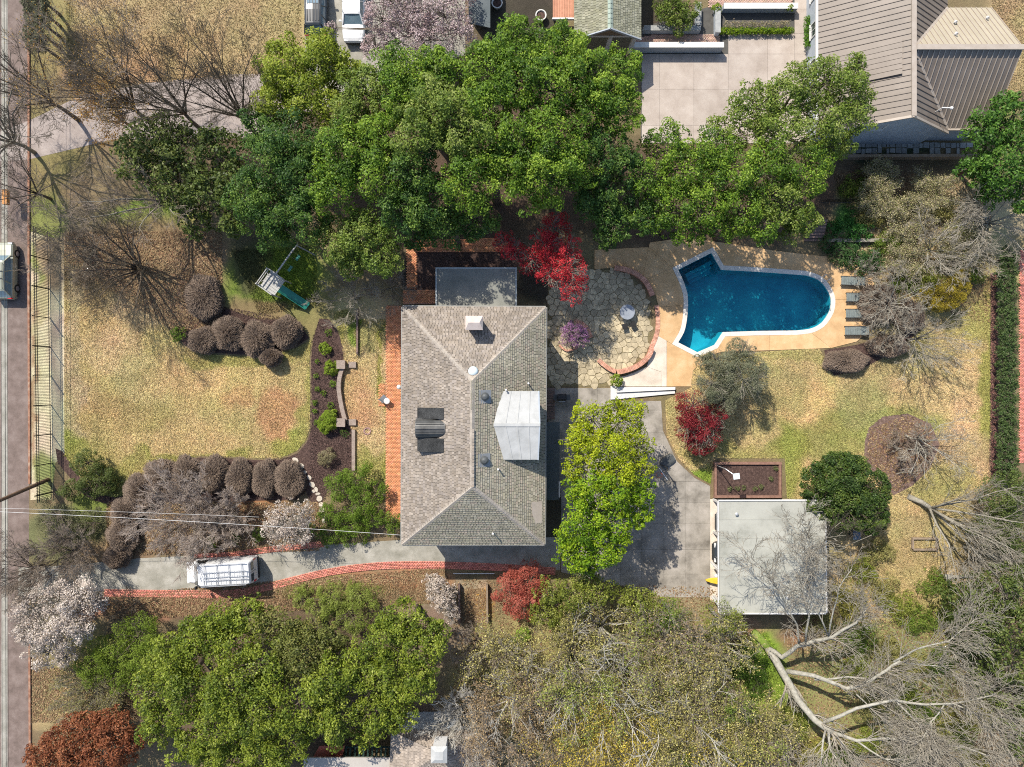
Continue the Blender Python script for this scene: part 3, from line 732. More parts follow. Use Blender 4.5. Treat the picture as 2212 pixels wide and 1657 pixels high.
sheet('entry_court', [(1384, 60), (1775, -60), (1800, 300), (1384, 300)], .008, M['under'])
ec = bpy.data.objects['entry_court']
rows = [-30, 20, 73, 117, 193, 271, 310]; cols_ = [1386, 1425, 1498.6, 1573, 1657.5, 1716, 1775]
for j in range(len(rows) - 1):
    for i in range(len(cols_) - 1):
        if rows[j] < 70 and cols_[i] < 1700: continue
        if rows[j] < 110 and cols_[i] < 1550: continue
        slabs(ec, [[(cols_[i], rows[j]), (cols_[i + 1], rows[j]), (cols_[i + 1], rows[j + 1]), (cols_[i], rows[j + 1])]], bpy.data.materials.get('court_pale') or mat_plain('court_pale', [(.29, .24, .20), (.36, .305, .26), (.42, .365, .315)], .6, .85, .15, 30, rand=.06, fine=.1), .008, .03)

# ------------------------------------------------------------------ pool deck, pool
deck = thing('pool_deck', (*W(1600, 740), 0), None, None); deck['kind'] = 'structure'; deck['label'] = 'orange tan concrete deck round the pool'
cl = coping_line
def near(x, y): return min(range(len(cl)), key=lambda i: (cl[i][0] - x) ** 2 + (cl[i][1] - y) ** 2)
def arc(a, b):
    """coping points from the one nearest a to the one nearest b, in drawing order"""
    i, j = near(*a), near(*b); out = [cl[i]]
    while i != j: i = (i + 1) % len(cl); out.append(cl[i])
    return out
def rarc(a, b): return arc(b, a)[::-1]
SL = [
    [(1423, 664)] + rarc((1477, 661), (1460, 745)) + [(1418, 724), (1422, 695)],
    [(1394, 605)] + rarc((1455, 580), (1477, 661)) + [(1423, 664), (1415, 635)],
    [(1401, 534), (1414, 544), tuple(cl[near(1456, 578)]), (1394, 605), (1389, 599)],
    [(1284, 540), (1401, 534), (1389, 599), (1365, 586), (1330, 578), (1284, 582)],
    [(1401, 534), (1404, 524), (1480, 513), (1540, 528)] + [cl[near(1537, 540)]] + [cl[near(1456, 578)]] + [(1414, 544)],
    [(1540, 528), (1480, 513), (1600, 530), (1670, 541)] + [(1670, cl[near(1670, 582)][1])] + rarc((1668, 582), (1537, 538)),
    [(1670, 541), (1736, 549)] + [cl[near(1741, 587)]] + [cl[near(1669, 582)]],
    [(1736, 549), (1800, 556), (1850, 572), (1885, 600), (1894, 648)] + rarc((1802, 645), (1741, 587)),
    [(1894, 648), (1896, 700), (1850, 738), (1795, 752)] + rarc((1752, 719), (1802, 645)),
    [(1662, 757), (1795, 752)] + [cl[near(1752, 719)], cl[near(1720, 723)], (1662, cl[near(1640, 724)][1])],
    [(1662, 724), (1662, 757), (1560, 760), (1530, 768)] + rarc((1508, 770), (1636, 724)),
    [(1440, 737), tuple(cl[near(1461, 745)])] + rarc((1461, 746), (1506, 770)) + [(1530, 768), (1497, 800), (1492, 835), (1440, 835)],
]
slabs(deck, SL, M['deck'], .0, .05)
slabs(deck, [[(1418, 724), (1440, 736), (1440, 835), (1428, 835), (1428, 803.5), (1397, 792)], [(1397, 792), (1428, 803.5), (1428, 835), (1322, 835), (1330, 815), (1350, 812), (1375, 802)]], M['concrete_pale'], .0, .05)

pool = thing('swimming_pool', (*W(1620, 650), 0), 'blue swimming pool with a notched end and a rounded end', 'pool')
mb = MB(); wl = npoly(water_line); dl = npoly(coping_line); n = len(wl)
vs = [(*p, -.02) for p in wl] + [(*p, -1.7) for p in npoly(grow_poly(water_line, -3))]
mb.add(vs, [(i, (i + 1) % n, n + (i + 1) % n, n + i) for i in range(n)]); r = delaunay_2d_cdt([Vector(p[:2]) for p in vs[n:]], [], [list(range(n))], 1, 1e-5)
mb.add([(v.x, v.y, -1.7) for v in r[0]], [tuple(f) for f in r[2]])
mb.build('basin', M['pool_plaster'], pool)
mb = MB()
for i in range(n):
    j = (i + 1) % n
    mb.add([(*wl[i], .065), (*wl[j], .065), (*dl[j], .065), (*dl[i], .065), (*wl[i], -.08), (*wl[j], -.08), (*dl[j], 0), (*dl[i], 0)], [(3, 2, 1, 0), (0, 1, 5, 4), (2, 3, 7, 6)])
mb.build('coping', M['coping'], pool)
wi = npoly(grow_poly(water_line, -.3))
r = delaunay_2d_cdt([Vector(p) for p in wi], [], [list(range(n))], 1, 1e-5)
mb = MB(); mb.add([(v.x, v.y, -.13) for v in r[0]], [tuple(f) for f in r[2]]); mb.build('water', M['water'], pool)
for k in range(3):
    o_, w_ = 14 + k * 9, 8
    a = np.array((1472 + o_ * .55, 586 + o_ * .75)); b = np.array((1538 + o_ * .2, 552 + o_ * .9))
    d = (b - a) / np.hypot(*(b - a)); nn_ = np.array((-d[1], d[0]))
    a = a + d * 4; b = b - d * (2 + k * 2)
    mb = MB(); mb.prism([W(*(a - nn_ * 4)), W(*(b - nn_ * 4)), W(*(b + nn_ * 4)), W(*(a + nn_ * 4))], -1.6, -.30 - .22 * k); mb.build('pool_step', M['pool_plaster'], pool)
mb = MB()
for dx in (0, 10):
    c = W3(1772 + dx, 600 + dx * .8, .06)
    mb.tube([c + Vector((.25, .2, 0)), c + Vector((.25, .2, .7)), c + Vector((0, .05, .85)), c + Vector((-.25, -.1, .6)), c + Vector((-.3, -.15, -.6))], .022, 6)
mb.build('grab_rail', M['steel'], pool)

# ------------------------------------------------------------------ flagstone patio
patio_poly = [(1184, 592), (1290, 584), (1330, 582), (1368, 598), (1396, 636), (1407, 690), (1403, 732), (1390, 766), (1366, 790), (1330, 801), (1322, 835), (1184, 835)]
patio = sheet('flagstone_patio', patio_poly, .012, M['flag_joint'], label='irregular flagstone patio inside the curved brick wall')
def cells(poly, step, seed):
    """irregular stones: Voronoi cells of a jittered grid, cut to the patio"""
    rs = np.random.RandomState(seed); B = npoly(poly); lo, hi = B.min(0) - step, B.max(0) + step
    pts = np.array([(x + rs.uniform(-.36, .36) * step + (step / 2 if j % 2 else 0), y + rs.uniform(-.36, .36) * step) for j, y in enumerate(np.arange(lo[1], hi[1], step * .88)) for x in np.arange(lo[0], hi[0], step)])
    out = []
    for k, p in enumerate(pts):
        if not inside(p[None], B)[0]: continue
        c = [(p[0] - step * 1.3, p[1] - step * 1.3), (p[0] + step * 1.3, p[1] - step * 1.3), (p[0] + step * 1.3, p[1] + step * 1.3), (p[0] - step * 1.3, p[1] + step * 1.3)]
        for q in pts[np.argsort(((pts - p) ** 2).sum(1))[1:13]]:
            m = (p + q) / 2; d = q - p; new = []
            for i in range(len(c)):
                a, b = np.array(c[i]), np.array(c[(i + 1) % len(c)])
                da, db = (a - m) @ d, (b - m) @ d
                if da <= 0: new.append(tuple(a))
                if (da <= 0) != (db <= 0): new.append(tuple(a + (b - a) * da / (da - db)))
            c = new
            if len(c) < 3: break
        if len(c) >= 3: out.append((p, c))
    return out
rs_ = random.Random(4)
stones = cells(patio_poly, .50, 8); print('flagstones', len(stones))
for p, c in stones:
    q = [(p[0] + (a[0] - p[0]) * (1 - .07), p[1] + (a[1] - p[1]) * (1 - .07)) for a in c]
    q = [(a[0] + rs_.uniform(-.02, .02), a[1] + rs_.uniform(-.02, .02)) for a in q]
    mb = MB(); mb.prism(q, .012, .045 + rs_.uniform(0, .015)); mb.build('flagstone', M['flag'], patio)

def brick_arc(name, line, wid, z, step, label, cat, hgt):
    """a low curved wall capped with bricks set on edge, each its own piece"""
    P = np.array([W(*p) for p in spline(line, 10)]); s = np.concatenate([[0], np.cumsum(np.linalg.norm(np.diff(P, axis=0), axis=1))])
    d = np.gradient(P, axis=0); d /= np.linalg.norm(d, axis=1)[:, None]; nn = np.stack([-d[:, 1], d[:, 0]], 1)
    root = thing(name, (*P[len(P) // 2], 0), label, cat)
    if hgt > .1:
        mb = MB(); outer = P + nn * (wid / 2 - .03); inner = P - nn * (wid / 2 - .03)
        for i in range(len(P) - 1):
            q = [outer[i], outer[i + 1], inner[i + 1], inner[i]]
            mb.add([(*a, 0) for a in q] + [(*a, hgt - .01) for a in q], [(7, 6, 5, 4), (0, 1, 5, 4), (2, 3, 7, 6)])
        mb.build('wall_face', M['brick_piece'], root)
    me = MB(); me.box((0, 0, .045), (step - .014, wid, .09), bottom=False); me = me.mesh('brick', M['brick_piece'])
    t = step / 2
    while t < s[-1]:
        x, y = np.interp(t, s, P[:, 0]), np.interp(t, s, P[:, 1]); a = math.atan2(np.interp(t, s, d[:, 1]), np.interp(t, s, d[:, 0]))
        o = bpy.data.objects.new('brick', me); COL.objects.link(o); o.parent = root
        o.location = (x - root.location.x, y - root.location.y, hgt - .045 if hgt > .1 else 0.0); o.rotation_euler = (0, 0, a); t += step
    return root
brick_arc('brick_edging', [(1418, 660), (1421, 690), (1418, 722), (1406, 752)], .36, 0, .115, 'flush curved brick edging between the flagstones and the deck', 'edging', .06)
brick_arc('curved_wall', [(1406, 752), (1400, 768), (1386, 783), (1366, 795), (1344, 802), (1332, 804)], .40, 0, .12, 'low curved brick wall with sunlit cap near the topiary shrub', 'wall', .45)
brick_arc('curved_wall', [(1330, 803), (1316, 797), (1302, 787), (1292, 778)], .36, 0, .12, 'short red brick wall stub curving left of the topiary shrub', 'wall', .30)
brick_arc('curved_wall', [(1326, 580), (1350, 584), (1374, 594), (1394, 612), (1408, 640)], .40, 0, .13, 'shaded curved brick seat wall at the top of the flagstone patio', 'wall', .42)
brick_arc('planter_wall', [(1240, 694), (1256, 700), (1268, 712), (1275, 730)], .36, 0, .13, 'small brick arc wall round the purple redbud', 'wall', .30)
brick_arc('planter_wall', [(1208, 746), (1222, 757), (1240, 755), (1252, 746)], .16, 0, .14, 'thin brick kerb below the purple redbud', 'wall', .16)

# white steps up to the deck
st = thing('white_steps', (*W(1390, 850), 0), 'pair of long white painted steps turning a corner by the deck', 'steps')
mb = MB(); mb.prism([W(*p) for p in [(1318.5, 834), (1331, 834), (1331, 849), (1457, 843.5), (1457, 850), (1335, 862), (1318.5, 863)]], 0, .15); mb.build('step', M['white'], st)
mb = MB(); mb.prism([W(*p) for p in [(1331, 836), (1457, 836), (1457, 842), (1331, 848)]], 0, .30); mb.build('step', M['white'], st)

# stepping stones through the mulch
path = thing('stepping_path', (*W(680, 1050), 0), None, None); path['kind'] = 'structure'; path['label'] = 'pale stepping stones winding through the mulch'
rs_ = random.Random(9)
for zx, zy, w, h, r in [(350, 690, 52, 34, -.5), (400, 742, 46, 38, -.9), (428, 792, 30, 28, -.8), (465, 835, 42, 32, -.9), (490, 895, 50, 38, -.7), (522, 935, 26, 44, .3), (500, 948, 28, 24, .6), (535, 970, 40, 22, .1), (548, 1008, 44, 48, .1), (562, 1058, 38, 36, .1), (570, 1105, 40, 40, .05), (578, 1150, 34, 40, 0), (584, 1192, 30, 34, 0)]:
    x, y = 547.2 + zx * .26077, 813.6 + zy * .26077; k = .26077 / PX / 2
    q = [(math.cos(a) * w * k * rs_.uniform(.95, 1.25), math.sin(a) * h * k * rs_.uniform(.95, 1.25)) for a in [i * math.pi / 4 + .3 for i in range(8)]]
    cx_, cy_ = W(x, y); c, s = math.cos(r), math.sin(r)
    mb = MB(); mb.prism([(cx_ + a * c - b * s, cy_ + a * s + b * c) for a, b in q], .01, .065); mb.build('stepping_stone', M['stone'], path)

# slabs of the shaded path beside the metal roofed house
path = thing('slab_path', (*W(1960, 320), 0), None, None); path['kind'] = 'structure'; path['label'] = 'row of blue grey slabs in the shade of the metal roofed house'
x = 1830
while x < 2098:
    w = rs_.uniform(7, 15)
    for yy in ((309, 319), (321, 332)):
        if rs_.random() < .12: continue
        y0, y1 = yy[0] + rs_.uniform(-1.5, 1), yy[1] + rs_.uniform(-1, 1.5)
        mb = MB(); mb.prism([W(x + .5, y0), W(x + w - 1, y0 + rs_.uniform(-1, 1)), W(x + w - 1, y1), W(x + .5, y1 + rs_.uniform(-1, 1))], .0, .05 + rs_.uniform(0, .03)); mb.build('slab', M['slate'], path)
    x += w

# wood edged step bed and low retaining walls
def low_wall(name, pts, wid, hgt, mat, label, cat='wall', cap=None):
    root = thing(name, W3(*pts[0]), label, cat)
    P = [Vector(W(*p)) for p in pts]
    mb = MB(); cp = MB()
    for i in range(len(P) - 1):
        a, b = P[i], P[i + 1]; d = (b - a).normalized(); e = d * wid / 2 * .98
        if i: a = a + d * wid / 2
        mb.bar((a.x, a.y, hgt / 2), (b.x + e.x, b.y + e.y, hgt / 2), wid, hgt)
        if cap: cp.bar((a.x, a.y, hgt + .035), (b.x + e.x, b.y + e.y, hgt + .035), wid + .08, .066)
    mb.build('wall_body', mat, root)
    if cap: cp.build('wall_cap', cap, root)
    return root
low_wall('garden_wall', spline([(741, 796), (736, 815), (734, 835), (736, 855), (739, 872), (743, 890), (747, 904)], 4), .34, .42, mat_plain('brown_stone', [(.20, .155, .125), (.30, .24, .20)], 4, .9, .5, 12), 'curved brown stone retaining wall beside the terrace lawn')
for (x, y) in ((740, 788), (740, 912)):
    mb = MB(); mb.box((*W(x, y), .28), (.62, .62, .56)); mb.box((*W(x, y), .60), (.70, .70, .08))
    tag(mb.build('wall_pillar', bpy.data.materials['brown_stone'], None, loc=W3(x, y)), 'square brown stone pillar at the %s end of the curved wall' % ('upper' if y < 800 else 'lower'), 'pillar')
low_wall('garden_wall', [(773, 668), (773, 764)], .14, .3, M['wood_dark'], 'thin dark timber edge across the upper terrace lawn')
low_wall('garden_wall', [(765, 928), (765, 1012)], .28, .3, bpy.data.materials['brown_stone'], 'straight brown retaining edge below the lower pillar')
for y in (788, 912):
    mb = MB()
    for k in range(2): mb.box((*W(758 + k * 8, y), .1 + .0 * k), (.34, .5, .2 + .12 * k))
    tag(mb.build('garden_step', bpy.data.materials['brown_stone'], None, loc=W3(760, y)), 'small brown stone steps beside the %s pillar of the curved wall' % ('upper' if y < 800 else 'lower'), 'steps')
low_wall('terrace_wall', [(1362, 110), (1551, 110)], .36, 1.0, M['wall_grey'], 'long white capped wall above the pale entry court', cap=M['wallcap'])
low_wall('terrace_wall', [(1558, 23), (1711, 23)], .40, .7, M['wall_grey'], 'white capped wall behind the clipped flower bed', cap=M['wallcap'])
low_wall('terrace_wall', [(1388, 69), (1505, 69), (1505, 18)], .34, .6, M['wall_grey'], 'grey L shaped wall round the olive green shrub', cap=M['slate'])
low_wall('terrace_wall', [(1546, 24), (1546, 74)], .36, .6, M['wall_grey'], 'short grey wall between brick path and flower bed', cap=M['slate'])
low_wall('retaining_wall', [(1812, 343), (2122, 342)], .22, .8, M['wood'], 'long pale timber retaining wall below the slab path')
low_wall('retaining_wall', [(1780, 522), (1955, 521)], .28, .5, M['bark_grey'], 'dark timber retaining wall under the shrubs right of the pool')

# veg bed with brick edge
bed = thing('planting_bed', (*W(1615, 1036), 0), 'rectangular brick edged bed of dark soil above the carport', 'planter')
mb = MB(); mb.prism([W(1546, 1002), W(1683, 1002), W(1683, 1071), W(1546, 1071)], 0, .12); mb.build('soil', M['mulch'], bed)
for a, b, w in (((1542, 1000.5), (1687, 1000.5), .2), ((1542, 1072.5), (1687, 1072.5), .2), ((1544.8, 1003.2), (1544.8, 1069.8), .18), ((1684.2, 1003.2), (1684.2, 1069.8), .18)):
    mb = MB(); mb.bar(W3(*a, .16), W3(*b, .16), w, .32); mb.build('brick_edge', mat_plain('brown_brick', [(.16, .085, .06), (.26, .15, .11)], 5, .9, .3, 20) if 'brown_brick' not in bpy.data.materials else bpy.data.materials['brown_brick'], bed)
tim = thing('raised_bed', (*W(1997, 1174), 0), 'small weathered timber framed bed on the right yard', 'planter')
for a, b in (((1970, 1163), (2026, 1163)), ((1972, 1187), (2024, 1187)), ((1971, 1165), (1971, 1185)), ((2024, 1165), (2024, 1185))):
    mb = MB(); mb.bar(W3(*a, .12), W3(*b, .12), .14, .24); mb.build('board', M['wood'], tim)
# ------------------------------------------------------------------ buildings
def face_mesh(mb, pts, thick=.14, col=None):
    """one roof plane as a slab"""
    P = [Vector(p) for p in pts]; n = (P[1] - P[0]).cross(P[2] - P[0]).normalized()
    if n.z < 0: P.reverse(); n = -n
    k = len(P); Q = [p - Vector((0, 0, thick)) for p in P]
    mb.add(P + Q, [tuple(range(k)), tuple(range(2 * k - 1, k - 1, -1))] + [(k + i, k + (i + 1) % k, (i + 1) % k, i) for i in range(k)], col)

def shingles(mb, pts, eave, row=.19, wid=.235, pal=None, seed=0, lift=.0):
    """overlapping tabs laid row by row up a roof plane; eave = index of the lower edge's first corner"""
    P = [Vector(p) for p in pts]; n = (P[1] - P[0]).cross(P[2] - P[0]).normalized()
    if n.z < 0: n = -n
    a, b = P[eave], P[(eave + 1) % len(P)]; u = (b - a).normalized(); v = n.cross(u).normalized()
    if v.z < 0: v = -v
    Q = [((p - a).dot(u), (p - a).dot(v)) for p in P]; top = max(q[1] for q in Q); rs = random.Random(seed)
    j = 0; y = 0.0
    while y < top - .03:
        ym = min(y + row * .5, top - .01); xs = []
        for i in range(len(Q)):
            (x0, y0), (x1, y1) = Q[i], Q[(i + 1) % len(Q)]
            if (y0 > ym) != (y1 > ym): xs.append(x0 + (x1 - x0) * (ym - y0) / (y1 - y0))
        xs.sort()
        for k in range(0, len(xs) - 1, 2):
            x = xs[k] - (wid * rs.uniform(.2, .4) if j % 2 else 0)
            while x < xs[k + 1]:
                w = wid * rs.uniform(.85, 1.15); l, r = max(x, xs[k]), min(x + w, xs[k + 1])
                if r - l > .03:
                    h0 = .045 + lift + rs.uniform(0, .010); h1 = .006 + lift
                    q = [a + u * (l + .014) + v * (y - .015), a + u * (r - .014) + v * (y - .015), a + u * (r - .014) + v * (y + row), a + u * (l + .014) + v * (y + row)]
                    tops = [q[0] + n * h0, q[1] + n * h0, q[2] + n * h1, q[3] + n * h1]
                    c = pal[rs.randrange(len(pal))]; f = rs.uniform(.86, 1.13)
                    f *= .9 + .22 * float(vnoise(np.array(q[0].x), np.array(q[0].y), 1.7, 4))
                    col = (c[0] * f, c[1] * f, c[2] * f)
                    mb.add(tops + [q[0], q[1]], [(0, 1, 2, 3), (4, 5, 1, 0), (4, 0, 3), (5, 2, 1)] if (u.cross(v)).dot(n) > 0 else [(3, 2, 1, 0), (0, 1, 5, 4), (3, 0, 4), (1, 2, 5)], col)
                x += w
        y += row; j += 1

def window(root, c, w, h, nrm, frame, glass, sill=True, bars=2):
    """a framed window on a wall: c centre, nrm outward normal (x or y axis)"""
    c = Vector(c); nv = Vector(nrm); t = Vector((-nv.y, nv.x, 0))
    fr = MB()
    for s in (-1, 1):
        fr.bar(c + t * (s * w / 2) + Vector((0, 0, -h / 2)) + nv * .03, c + t * (s * w / 2) + Vector((0, 0, h / 2)) + nv * .03, .08, .08)
        fr.bar(c - t * (w / 2 - .04) + Vector((0, 0, s * h / 2)) + nv * .03, c + t * (w / 2 - .04) + Vector((0, 0, s * h / 2)) + nv * .03, .08, .079)
    for i in range(1, bars): fr.bar(c + t * (w * (i / bars - .5)) + Vector((0, 0, -h / 2 + .04)) + nv * .02, c + t * (w * (i / bars - .5)) + Vector((0, 0, h / 2 - .04)) + nv * .02, .04, .04)
    f = fr.build('window', frame, root)
    g = MB(); g.box(c + nv * .006, (abs(t.x) * w + abs(nv.x) * .02, abs(t.y) * w + abs(nv.y) * .02, h)); g.build('pane', glass, f)
    if sill:
        s_ = MB(); s_.box(c + nv * .07 + Vector((0, 0, -h / 2 - .09)), (abs(t.x) * (w + .2) + abs(nv.x) * .14, abs(t.y) * (w + .2) + abs(nv.y) * .14, .08)); s_.build('sill', frame, f)
    return f

# ---- the main house: hipped shingle roof
EZ, RZ = 5.6, 9.1
house = thing('house', (*W(1023, 920, 0), 0), 'large central house with a hipped grey brown shingle roof and white dormer', 'house')
NW, NE, SE, SW = W3(869.5, 662.5, EZ), W3(1179, 664, EZ), W3(1176, 1176, EZ), W3(868, 1176.5, EZ)
RN, RS = W3(1020, 822, RZ), W3(1020, 1052, RZ)
rf = MB()
faces = [([NW, SW, RS, RN], 0), ([SE, NE, RN, RS], 0), ([NE, NW, RN], 0), ([SW, SE, RS], 0)]
for f, e in faces: face_mesh(rf, f, .16)
roof = rf.build('roof', M['under'], house)
pal_sun_side = [(.25, .21, .17), (.23, .195, .16), (.28, .24, .20), (.21, .175, .14), (.245, .21, .18), (.195, .165, .135)]  # mixed shingle tones plus a sunlit slope tint in the colour
pal_far_side = [(.275, .25, .185), (.255, .235, .17), (.30, .27, .205), (.23, .21, .155), (.265, .245, .19), (.29, .245, .19)]  # mixed tones again, tinted for the slopes under grazing light
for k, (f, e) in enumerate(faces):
    sm = MB(); shingles(sm, f, e, pal=pal_sun_side if k in (0, 2) else pal_far_side, seed=k); o = sm.build('shingles', M['shingle'], roof); o['kind'] = 'stuff'
cap = MB(); rs_ = random.Random(3)
for a, b in ((NW, RN), (NE, RN), (SE, RS), (SW, RS), (RN, RS)):
    L = (b - a).length; d = (b - a) / L; side = d.cross(Vector((0, 0, 1))).normalized(); t = 0
    drop = .10 if (a - b).z != 0 else .13
    while t < L - .1:
        p, q = a + d * t, a + d * min(t + .24, L); f = rs_.uniform(.85, 1.1); c = (.33 * f, .29 * f, .245 * f)
        up = Vector((0, 0, .055))
        cap.add([p + up, q + up * .8, p + side * .17 - Vector((0, 0, drop - .055)), q + side * .17 - Vector((0, 0, drop - .045)), p - side * .17 - Vector((0, 0, drop - .055)), q - side * .17 - Vector((0, 0, drop - .045))],
                [(0, 2, 3, 1), (0, 1, 5, 4), (0, 4, 2)], c); t += .23
o = cap.build('ridge_caps', M['shingle'], roof, fix=True); o['kind'] = 'stuff'
gu = MB()
for a, b in ((NW, SW), (SW, SE), (SE, NE), (NE, NW)):
    d = (b - a).normalized(); out = Vector((d.y, -d.x, 0)) ; c0 = Vector((0, 0, -.10))
    if ((a + b) / 2 + out - Vector((-3.2, -3.5, 0))).xy.length < ((a + b) / 2 - Vector((-3.2, -3.5, 0))).xy.length: out = -out
    gu.bar(a + out * .06 + c0, b + out * .06 + c0, .10, .13)
gu.build('gutter', mat_plain('gutter_grey', [(.20, .20, .18), (.27, .265, .24)], 2, .5), roof)
wx0, wx1 = NW.x + .55, NE.x - .55; wy0, wy1 = SW.y + .55, NW.y - .55
wm = MB(); wm.prism([(wx0, wy0), (wx1, wy0), (wx1, wy1), (wx0, wy1)], 0, EZ - .10)
wall = wm.build('wall', M['wall_brick'], house)
for zc in (1.6, 4.2):
    for i in range(5):
        yy = wy0 + 1.9 + i * (wy1 - wy0 - 3.8) / 4
        window(house, (wx0, yy, zc), 1.0, 1.5, (-1, 0, 0), M['white'], M['glass'])
        if i in (0, 4): window(house, (wx1, yy, zc), 1.0, 1.5, (1, 0, 0), M['white'], M['glass'])
    for i in range(3):
        window(house, (wx0 + 2 + i * 3.3, wy0, zc), 1.0, 1.5, (0, -1, 0), M['white'], M['glass'])
# chimney on the north slope
def on_face(f, x, y):
    P = [Vector(p) for p in f[0]]; n = (P[1] - P[0]).cross(P[2] - P[0]).normalized()
    return P[0].z - (n.x * (x - P[0].x) + n.y * (y - P[0].y)) / n.z
c = W3(1024, 697, 8.9); zb = on_face(faces[2], c.x, c.y)
ch = MB(); ch.box((c.x, c.y, (zb + 8.6) / 2 - .3), (1.0, .78, 8.6 - zb + .6)); chim = ch.build('chimney', mat_plain('chimney_brick', [(.36, .25, .20), (.46, .34, .28)], 4, .9, .3, 20), house)
cp = MB(); cp.loft([[(c.x + sx * .62, c.y + sy * .5, 8.6) for sx, sy in ((-1, -1), (1, -1), (1, 1), (-1, 1))], [(c.x + sx * .62, c.y + sy * .5, 8.72) for sx, sy in ((-1, -1), (1, -1), (1, 1), (-1, 1))], [(c.x + sx * .40, c.y + sy * .02, 9.0) for sx, sy in ((-1, -1), (1, -1), (1, 1), (-1, 1))]])
cp.build('chimney_cap', mat_plain('pale_pink_cap', [(.42, .34, .30), (.52, .44, .39)], 3, .8), chim)
# round roof vents, skylight dome, pipes
for x, y, z, r, m, fc in ((1047.5, 857, 8.8, .30, M['dark_plastic'], 1), (1046, 995, 8.8, .31, M['dark_plastic'], 1)):
    p = W3(x, y, z); zz = on_face(faces[fc], p.x, p.y)
    v = MB(); v.lathe((p.x, p.y, zz), [(.14, -.1), (.14, .12), (r, .14), (r * .95, .22), (r * .6, .34), (.05, .38)], 16); vv = v.build('roof_vent', m, house, smooth=False)
    fl = MB(); n_ = Vector((.51, 0, .86)); fl.box((p.x, p.y, zz + .05), (.95, .95, .02), tilt=Matrix.Rotation(math.radians(31.5), 3, 'Y')); fl.build('flashing', mat_plain('lead_flashing', [(.16, .17, .18), (.22, .23, .24)], 3, .6), vv)
p = W3(1022, 802, 8.9); zz = on_face(faces[2], p.x, p.y)
v = MB(); v.lathe((p.x, p.y, zz), [(.36, -.2), (.36, .1), (.33, .18), (.24, .27), (.10, .31)], 16); v.build('skylight_dome', M['dome'], house, smooth=True)
for x, y, fc, h in ((1093, 842, 1, .5), (1141, 828, 1, .55), (1065, 1150, 3, .45), (1076, 1012, 1, .5)):
    p = W3(x, y, 7.0); zz = on_face(faces[fc], p.x, p.y); p = W3(x, y, zz)
    v = MB(); v.lathe((p.x, p.y, zz - .1), [(.05, 0), (.05, h + .1), (.075, h + .1), (.075, h + .14)], 8); v.build('vent_pipe', M['white'], house)
# attic eyebrow dormer (dark metal) on the west slope
dz = lambda x: on_face(faces[0], W(x, 930, 7)[0], 0)
def wd(x, y, z): return W3(x, y, z)
dm = MB()
zl, zt = 7.0, 8.05
xw, xe = W(901, 930, 7.3)[0], W(958, 930, 7.9)[0]; xr = W(972, 930, 8.1)[0]
yN, y1, y2, yS = W(930, 881, 7.4)[1], W(930, 905, 7.6)[1], W(930, 947, 7.6)[1], W(930, 976, 7.4)[1]
zW = on_face(faces[0], xw, 0)
flats = []
for ya, yb in ((yN, y1), (y2, yS)):
    dm.add([(xw, ya, zW + .75), (xe, ya, on_face(faces[0], xe, 0) + .12), (xe, yb, on_face(faces[0], xe, 0) + .12), (xw, yb, zW + .75), (xw, ya, zW - .1), (xw, yb, zW - .1), (xe, ya, zW - .1), (xe, yb, zW - .1)],
           [(0, 1, 2, 3), (3, 2, 1, 0), (0, 3, 5, 4), (0, 4, 6, 1), (3, 2, 7, 5)])
dr = dm.build('dormer', M['copper'], house, fix=True)
ar = MB(); secs = []
for x in np.linspace(xw - .08, xr, 8):
    t = (x - xw) / (xr - xw); half = abs(y1 - y2) / 2 * (1 if t < .8 else math.sqrt(max(.02, 1 - ((t - .8) / .2) ** 2))); yc = (y1 + y2) / 2; zz = zW + .78 + .1 * t; rise = .62 * (half / (abs(y1 - y2) / 2))
    secs.append([(x, yc + half * math.cos(a), zz + rise * math.sin(a)) for a in np.linspace(0, math.pi, 11)] + [(x, yc - half, zW - .1), (x, yc + half, zW - .1)])
ar.loft(secs); ar.build('dormer_vault', M['copper'], dr, fix=True)
sb = MB()
for yy in np.linspace(y1, y2, 5): sb.bar((xw - .05, yy, zW + .82 + .62 * math.sqrt(max(0, 1 - ((yy - (y1 + y2) / 2) / ((y1 - y2) / 2)) ** 2))), (xr - .5, yy, zW + .90 + .6 * math.sqrt(max(0, 1 - ((yy - (y1 + y2) / 2) / ((y1 - y2) / 2)) ** 2))), .05, .06)
sb.build('dormer_seam', M['copper'], dr)
# white gabled wall dormer on the east
we = W3(1165, 845, 7.7); ws = W3(1163.5, 993, 7.7); tip = W3(1066, 918, 8.25); re_ = W3(1167, 918, 8.25)
nwp = W3(1083, 845, 7.7); swp = W3(1088, 993, 7.7)
gm = MB(); face_mesh(gm, [nwp, we, re_, tip], .12); face_mesh(gm, [tip, re_, ws, swp], .12)
gd = gm.build('gable_dormer', M['membrane'], house)
for k_ in (1, 2, 3):
    sm = MB()
    for e0, e1, r0_, r1_ in ((nwp, we, tip, re_), (swp, ws, tip, re_)):
        a_, b_ = e0.lerp(e1, k_ / 4), r0_.lerp(r1_, k_ / 4); sm.bar(a_ + Vector((0, 0, .012)), b_ + Vector((0, 0, .012)), .09, .03)
    sm.build('membrane_seam', M['membrane'], gd)
sm = MB(); sm.bar(tip + Vector((0, 0, .02)), re_ + Vector((0, 0, .02)), .22, .03); sm.build('ridge_strip', M['membrane'], gd)
sm = MB(); sm.bar(we + Vector((-.04, 0, -.06)), re_ + Vector((-.04, 0, -.06)), .10, .14); sm.bar(ws + Vector((-.04, 0, -.06)), re_ + Vector((-.04, 0, -.06)), .10, .14); sm.build('barge_trim', M['wall_grey'], gd)
gw = MB(); i_ = .35
